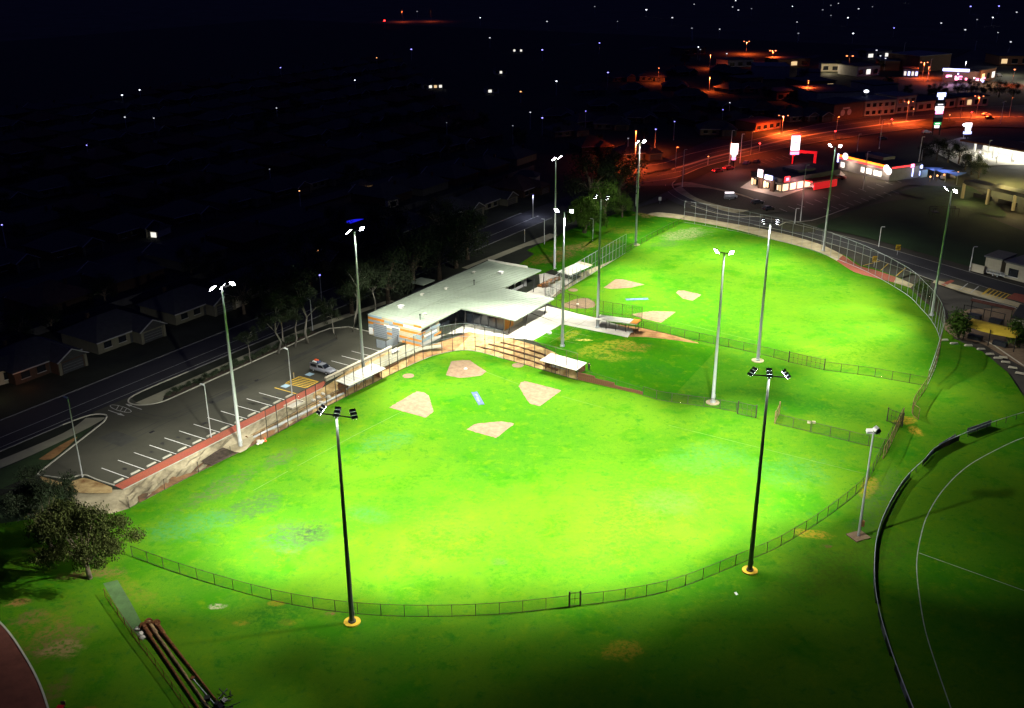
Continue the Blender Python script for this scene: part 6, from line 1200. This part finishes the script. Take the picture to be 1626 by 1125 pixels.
a, L, rz = frame((1536, 518), (1596, 533)); t = thing('shade_pavilion', 'open brown shade pavilion with dark seats behind the yellow sail', 'pavilion', at(1535, 510), rz)
for x in (0, 4.4, 8.8):
    for y in (-2.2, 2.2): MB().tube([(x, y, 0), (x, y, 3.3)], .1, 6).obj('post', 'dark_metal', t)
MB().box((4.4, 2.2, 3.4), (9.4, .9, .18), rx=.35).obj('roof', 'tile_red', t); MB().box((4.4, 2.8, 3.62), (9.5, .2, .12)).obj('ridge_cap', 'worn_paint', t); MB().box((4.4, -2.2, 3.3), (9.2, .12, .12)).obj('beam', 'dark_metal', t)
for x in (2, 6.6): MB().box((x, -.4, .6), (2.6, 1.6, 1.0)).obj('seat', 'dark_wall', t)
t = thing('shade_sail', 'broad yellow shade sail over dark seats in the school yard', 'shade sail', at(1532, 545), rz); n = 10; sl = MB()
for i in range(n+1):
    for j in range(5):
        u, w = i/n, j/4; sl.v.append((u*10.5, -.8+w*3.4, 3.4 + (-1.0 if j == 0 else 0)*.35 + .5*math.sin(w*1.9) - .35*math.sin(math.pi*u)*(1-w) + .0*u))
sl.f = [(i*5+j, (i+1)*5+j, (i+1)*5+j+1, i*5+j+1) for i in range(n) for j in range(4)]; o = sl.obj('sail', 'sail_yellow', t, True); sm = o.modifiers.new('solid', 'SOLIDIFY'); sm.thickness = .04
for x, y in ((0, -.8), (5.2, -.8), (10.4, -.8), (0, 2.5), (10.4, 2.5)): MB().tube([(x, y, 0), (x, y, 3.5)], .1, 6).obj('post', 'dark_metal', t)
for x in (1.8, 7.0): MB().box((x, .9, .5), (2.8, 1.3, .9)).obj('seat', 'dark_wall', t)
block('school_building', 'pale school building with dark roof at the picture edge above the yard tree', 'building', (1604, 545), (1660, 556), 9, 4.5, 'wall_cream', 'tile_dark', 3)
for x, y, lb in ((1389, 430, 'yellow road sign among the posts of the high curving fence'), (1426, 412, 'faded yellow sign at the paddock edge of the road')):
    t = thing('road_sign', lb, 'road sign', at(x, y)); MB().tube([(0,0,0), (0,0,2.6)], .06, 5).obj('post', 'galvanised', t); MB().box((0, -.06, 2.2), (1.3, .06, 1.5)).obj('panel', 'yellow_paint', t)
    for k in range(3): MB().box((-.35+.35*k, -.10, 2.2), (.14, .03, 1.1), 0, 0, .5).obj('stripe', 'dark_metal', t)
t = thing('keep_left_sign', 'small white sign on the median of the side street', 'road sign', at(1050, 326)); MB().tube([(0,0,0), (0,0,2)], .06, 5).obj('post', 'galvanised', t); MB().box((0,-.05,1.6), (.9, .06, 1.2)).obj('panel', 'white_paint', t)
# cars
for px, py, rz_, pn, lit, lb in ((1143, 277, .5, 'paint_red', 'tail', 'dark red car with lit tail lights at the car park entry'), (1160, 273, .5, 'paint_red', 'tail', 'small red car with lit tail lights next to the glowing pylon'), (1188, 265, 1.0, 'paint_blue', None, 'dark blue car parked behind the restaurant corner'), (1204, 263, 1.0, 'paint_dark', None, 'black car parked in the bays behind the restaurant'),
    (1289, 303, 2.2, 'paint_white', 'head', 'white car with bright headlights in the drive-through lane'), (1309, 300, 2.4, 'paint_silver', 'head', 'silver car with headlights on behind the white drive-through car'), (1336, 290, 2.4, 'paint_red', 'head', 'red car with headlights on at the end of the drive-through queue'), (1316, 288, 2.4, 'paint_red', None, 'red car beside the menu wall of the drive-through'),
    (1404, 228, .3, 'paint_dark', None, 'dark car crossing the highway junction'), (1475, 219, .1, 'paint_silver', None, 'silver car beside the foot of the tall dark pylon'), (1570, 192, .1, 'paint_white', None, 'pale car under the twin orange lamp beyond the roundabout'), (1575, 197, .2, 'paint_dark', None, 'dark car beyond the roundabout next to the pale one'),
    (1421, 292, .4, 'paint_dark', 'head', 'dark car with small lights at the store corner'), (1500, 291, 1.2, 'paint_white', None, 'white car under the first blue sail'), (1515, 290, 1.2, 'paint_silver', None, 'silver car under the last blue sail'), (1205, 328, .3, 'paint_dark', None, 'dark car at the end of the mulch island'), (1222, 338, .5, 'paint_dark', None, 'black car near the street corner of the mulch island')):
    car(lb, at(px, py, .03), rz_, pn, lit)
car('white van with roof lights beside the bright shops', at(1590, 130, .03), .2, 'paint_white', None, True); car('grey caravan-like van parked on the mulch lot under a small white light', at(1163, 318, .03), -.2, 'paint_silver', None, True)
t = thing('light_trailer', 'small trailer carrying a bright white light strip on the vacant lot', 'trailer', at(1160, 321)); MB().box((0,0,.7), (3.2,1.6,.6)).obj('body', 'paint_grey', t); MB().box((0,-.1,2.4), (3.0,.25,.4)).obj('light_strip', 'sign_white', t); MB().tube([(0,0,.9), (0,0,2.4)], .08, 5).obj('mast', 'galvanised', t)
for s in (-1, 1): wheel(t, 0, s*.75, .33)
# ================================================================ DARK SUBURB
HV = {}
def house_variant(k):
    w, d, h, rm, wm, gable = ((14, 12, 2.7, 'tile_dark', 'house_brick', True), (16, 11, 2.7, 'tile_dark', 'house_cream', False), (13, 13, 2.8, 'tile_brown', 'house_brick', False), (15, 12, 2.7, 'tile_dark', 'house_cream', True))[k]
    t = thing('house', 'x', 'house'); e = .6
    MB().box((0, 0, h/2), (w, d, h)).obj('wall', wm, t)
    rh = d*.27; r = MB().add([(-w/2-e, -d/2-e, h), (w/2+e, -d/2-e, h), (w/2+e, d/2+e, h), (-w/2-e, d/2+e, h), (-w/2+d*.42, 0, h+rh), (w/2-d*.42, 0, h+rh)], [(0,1,5,4), (1,2,5), (2,3,4,5), (3,0,4), (3,2,1,0)]).obj('roof', rm, t)
    MB().box((-w*.2, d*.2, h+rh*.9), (.6, .6, 1.2)).obj('chimney', 'house_brick', r)
    gw = 6.2; gx = w/2-gw/2-.3; y0 = -d/2-2.8
    MB().box((gx, (y0-d/2)/2, h/2), (gw, -(y0+d/2), h)).obj('garage_wall', wm, t)
    if gable:
        MB().add([(gx-gw/2-.4, y0-.5, h), (gx+gw/2+.4, y0-.5, h), (gx, y0-.5, h+1.9), (gx-gw/2-.4, 0, h), (gx+gw/2+.4, 0, h), (gx, 0, h+1.9)], [(0,1,2), (0,2,5,3), (1,4,5,2), (3,5,4), (0,3,4,1)]).obj('gable_roof', rm, t)
        g = MB().tube([(gx-gw/2-.45, y0-.55, h), (gx, y0-.55, h+1.95)], .13, 4).tube([(gx, y0-.55, h+1.95), (gx+gw/2+.45, y0-.55, h)], .13, 4).obj('gable_trim', 'house_trim', t)
        for s in (-1, 1): MB().box((gx+s*(gw/2-.25), y0-.12, h/2), (.6, .3, h)).obj('pillar', 'house_cream', t)
    else: MB().add([(gx-gw/2-.4, y0-.5, h), (gx+gw/2+.4, y0-.5, h), (gx+gw/2+.4, 0, h), (gx-gw/2-.4, 0, h), (gx, y0+2.2, h+1.7), (gx, 0, h+1.7)], [(0,1,4), (1,2,5,4), (3,0,4,5), (2,3,5), (3,2,1,0)]).obj('garage_roof', rm, t)
    gd = MB().box((gx, y0-.03, 1.1), (gw*.74, .08, 2.2)).obj('garage_door', 'house_door', t)
    for j in range(3): MB().box((gx, y0-.09, .55+j*.55), (gw*.72, .03, .06)).obj('door_rib', 'tile_grey', gd)
    for x in (-w*.34, -w*.1): 
        f = MB().box((x, -d/2-.03, 1.5), (1.8, .1, 1.3)).obj('window', 'glass', t); MB().box((x, -d/2-.1, .82), (2.0, .16, .1)).obj('sill', 'house_trim', f)
    MB().box((w*.06, -d/2-.03, 1.05), (.95, .1, 2.1)).obj('door', 'house_door', t)
    MB().box((0, -d/2-e-.06, h-.02), (w+1.2, .12, .2)).obj('gutter', 'house_trim', t)
    return t
HV = [house_variant(k) for k in range(4)]; used = [False]*4
def house(p, rz, k, label, group=None):
    if not used[k]: t = HV[k]; used[k] = True; t.location = p; t.rotation_euler = (0, 0, rz)
    else: t = copy_tree(HV[k], None, p, rz)
    t['label'] = label
    if group: t['group'] = group
    elif 'group' in t: del t['group']
    return t
FRONT = A0        # local -y faces the fields
special = {84: 'house with a dark front near the warm porch lights', 105: 'dark gabled house with a thin white gable trim opposite the car park entry', 124: 'house with two cream garage pillars and white gable lines opposite the car park', 207: 'gabled house with cream pillars, second along the street behind the clubhouse trees', 225: 'gabled house with a white gable peak behind the clubhouse trees', 247: 'house with a lit cream front beside the street at the side lawn'}
rh = random.Random(8)
for u, lb in special.items():
    house(uv(u, -181, PZ), FRONT, 0 if u in (105, 207) else 3 if u in (124, 225, 247) else 1, lb)
G_H = 'dark suburb houses'
kk = 0
for row, (v, turn) in enumerate(((-181, 0), (-211, math.pi), (-249, 0), (-279, math.pi), (-317, 0), (-347, math.pi), (-385, 0), (-415, math.pi), (-455, 0), (-485, math.pi))):
    u = 20 + row*9
    while u < 300 + row*34:
        if not (row == 0 and any(abs(u-s) < 16 for s in special)) and not (row == 1 and 218 < u < 240):
            p = uv(u, v + rh.uniform(-1, 1), PZ if u < 255 else .05)
            x, y = p.x, p.y; vis = y > 90 and abs(x) < y*.56 + 20
            if vis: house(p, FRONT + turn + rh.uniform(-.03, .03), rh.choice((0, 1, 2, 3)), 'unlit house with a dark roof in the suburb across the street', G_H)
        u += rh.uniform(18.5, 22)
for i, v in enumerate((-196, -264, -332, -400)):
    P = [uv(u, v, PZ if u < 255 else .05) for u in range(30, 330+i*60, 6)]
    mb = MB().rect_sweep(P, .12, 1.8); tag(mb.obj('boundary_fence', 'house_fence'), ('long grey back fence behind the first row of dark houses', 'grey back fence deeper in the dark suburb', 'grey back fence far inside the dark suburb', 'farthest grey back fence of the dark suburb')[i], 'fence')
for i, v in enumerate((-230, -298, -366, -435)):
    strip_mb([uv(-20, v-3.5, .92), uv(255, v-3.5, .92), uv(330, v-3.5, .1), uv(800, v-3.5, .1)], [uv(-20, v+3.5, .92), uv(255, v+3.5, .92), uv(330, v+3.5, .1), uv(800, v+3.5, .1)]).obj('back_street', 'street_asphalt', kind='structure')
rt = random.Random(15)
for i in range(70):
    row = rt.choice((-192, -198, -222, -238, -262, -268, -290, -306, -335, -350, -380)); u = rt.uniform(60, 420); p = uv(u, row + rt.uniform(-3, 3), PZ if u < 255 else .1)
    if p.y > 120 and abs(p.x) < p.y*.55 and not (215 < u < 245 and row > -225): tree('dense', p, rt.uniform(4.5, 9), 'dark garden tree among the unlit houses', 'leaf_dark', seed=31 + i % 2, name='garden_tree', group='garden trees of the dark suburb', rz=i)
# lit details of the suburb
def litwall(label, p, rz, w, h, m, name='lit_house'):
    t = thing(name, label, 'house', p, rz); MB().box((0, 3, h/2), (w, 6, h)).obj('wall', 'wall_cream', t); MB().hull([[Vector((-w/2-.5, -.6, h)), Vector((w/2+.5, -.6, h)), Vector((w/2+.5, 6.6, h)), Vector((-w/2-.5, 6.6, h))], [Vector((-w/2+2, 2.9, h+1.7)), Vector((w/2-2, 2.9, h+1.7)), Vector((w/2-2, 3.1, h+1.7)), Vector((-w/2+2, 3.1, h+1.7))]]).obj('roof', 'tile_dark', t)
    n = max(1, int(w/2.6))
    for k in range(n):
        f = MB().box((-w/2+w*(k+.5)/n, -.05, h*.55), (w/n*.55, .12, h*.5)).obj('window', m[k % len(m)], t); MB().box((-w/2+w*(k+.5)/n, -.1, h*.27), (w/n*.6, .18, .1)).obj('sill', 'trim_white', f)
    return t
for px, py, w, m, lb in ((388, 209, 14, ['glass', 'window_warm', 'window_warm', 'glass', 'window_white'], 'house with a row of warm lit windows deep in the dark suburb'), (280, 138, 16, ['glass', 'glass', 'glass', 'window_white'], 'house with one bright white light far up in the dark'), (692, 141, 12, ['glass', 'window_white', 'window_warm', 'window_white'], 'house with three lit windows high in the dark suburb'), (247, 376, 3.2, ['window_white'], 'small house with one pair of bright white windows'),
    (836, 294, 8, ['window_warm', 'window_warm', 'glass'], 'house with warm lit windows above the dark street trees'), (787, 149, 7, ['window_white', 'glass', 'window_white'], 'house with two small white windows in the dark'), (827, 84, 8, ['window_white', 'glass'], 'house with a faint white window near the top'), (104, 270, 8, ['glass', 'window_white', 'glass'], 'house with a thin white light at the dark picture side'), (713, 196, 6, ['window_white'], 'house with a small bright window beside a white lamp'), (800, 119, 8, ['glass', 'window_white', 'glass'], 'house with a dim pale window in the dark middle')):
    litwall(lb, at(px, py), rh.uniform(-.4, .5), w, 2.9, m)
t = litwall('small building with a warm lit front wall beyond the pool garden', at(584, 306), .6, 5, 2.9, ['glass']); point(at(584, 306) + Vector((1.5, -3.5, 2.6)), .12, (1, .6, .25))
t = litwall('cream garden shed standing above the blue pool', at(627, 330), .7, 4, 3.0, ['glass'])
t = litwall('house front with cream walls and warm porch lights at the picture edge', at(15, 600, PZ), A0-.25, 14, 2.9, ['glass', 'wall_cream', 'glass'])
for dx in (-2, 2): MB().box((5.5+dx*.3, -.4, 2.3), (.25, .25, .3)).obj('porch_lamp', 'lamp_warm', t)
point(at(46, 588, PZ+2.2) + Vector((0, -1, 0)), .06, (1, .35, .12)); point(at(4, 603, PZ+2) + Vector((0, -2.5, 1)), .10, (1, .85, .5))
t = litwall('pale garage wall dimly lit behind the flood pole by the brick path', at(374, 486, PZ), A0, 9, 3.0, ['wall_cream'])
pl = thing('swimming_pool', 'oval swimming pool glowing deep blue in a dark back garden', 'swimming pool', at(573, 350, PZ), .12); P = [Vector((math.cos(k)*3.6*(1+.1*math.cos(2*k)), math.sin(k)*2.9, 0)) for k in [2*math.pi*i/28 for i in range(28)]]
MB().prism([p*1.14 for p in P], -.1, .10).obj('coping', 'concrete', pl); MB().prism(P, -.1, .13).obj('water', 'pool_glow', pl)
for px, py, lb in ((940, 240, 'orange-lit house behind the side street trees'), (1012, 252, 'orange-lit house at the corner below the twin lamps')):
    a = at(px, py); k = 2 if px < 1000 else 1; house(a, .35, k, lb)
l = bpy.data.lights.new('lamp_and_fill_light', 'SPOT'); l.energy = 6000; l.spot_size = R(150); l.spot_blend = 1; l.color = (1, .11, .018); o = bpy.data.objects.new('lamp_and_fill_light', l); o.location = at(985, 268) + Vector((0, 0, 9)); COL.link(o)
# more of the dim blocks, gardens and small lights beyond the highway
rn = random.Random(77)
def dup_house(px, py, lb, grp):
    house(at(px, py), rn.uniform(-.2, .7), rn.randrange(4), lb, grp)
for i, (x, y) in enumerate(((1110, 200), (1140, 215), (1165, 200), (1100, 160), (1075, 145), (1130, 178), (1165, 150), (1200, 150), (1190, 180), (1215, 185), (1060, 185), (1035, 165), (1020, 195), (975, 205), (1265, 195), (1290, 195), (1040, 130), (1085, 122), (1150, 120), (1170, 125), (1010, 150), (960, 175), (930, 200), (900, 215), (890, 190), (940, 150), (985, 130))):
    dup_house(x, y, 'dim house among the orange-lit blocks beyond the side street', 'dim houses beyond the side street')
for i in range(34):
    x, y = rn.uniform(1020, 1500), rn.uniform(100, 225)
    if y > 232 - (x-1000)*.12: continue
    tree('dense', at(x, y), rn.uniform(5, 9), 'dark tree among the dim blocks beyond the highway', 'leaf_dark', seed=31 + i % 2, name='bushy_tree', group='dark trees beyond the highway', rz=i)
for p0, p1, dp, h, wm, lit, lb in (((1240, 112), (1290, 110), 16, 5, 'wall_brick', [None, 'window_warm', None], 'low brick shop with one warm window in the upper streets'), ((1160, 112), (1200, 110), 14, 5, 'wall_grey', [None], 'low grey block beside the upper orange street'), ((1365, 128), (1400, 126), 18, 6, 'wall_grey', [None, 'window_white'], 'grey block with a white window left of the blue-white shop'),
    ((1180, 142), (1215, 140), 14, 4.5, 'wall_brown', [None], 'brown block below the long pale warehouse'), ((1280, 150), (1330, 148), 20, 5, 'wall_brown', [None, None, 'window_warm'], 'brown block with one warm window near the single orange lamp'), ((1590, 112), (1640, 112), 20, 6, 'wall_brick', ['window_warm', None, None], 'brick block with a warm window beyond the bright lot'), ((1380, 100), (1420, 98), 18, 5, 'wall_grey', ['window_white', None, 'window_white'], 'pale block by the cluster of tiny white lamps'), ((1090, 92), (1125, 90), 16, 5, 'wall_brown', [None], 'dark block at the upper end of the orange street')):
    block('shop', lb, 'shop', p0, p1, dp, h, wm, 'tile_dark', 3, lit=lit)
for px, py, k in ((1308, 178, 'red'), (1330, 214, 'red'), (1420, 196, 'red'), (1512, 190, 'warm'), (1547, 186, 'red'), (1455, 180, 'warm'), (1210, 232, 'red'), (1128, 252, 'warm')):
    glowlamp(px, py, k, 3.2, {'red': 'small red traffic light beside the highway', 'warm': 'small warm light beside the highway'}[k], {'red': 'red traffic lights on the highway', 'warm': 'small warm lights on the highway'}[k], r=.32)
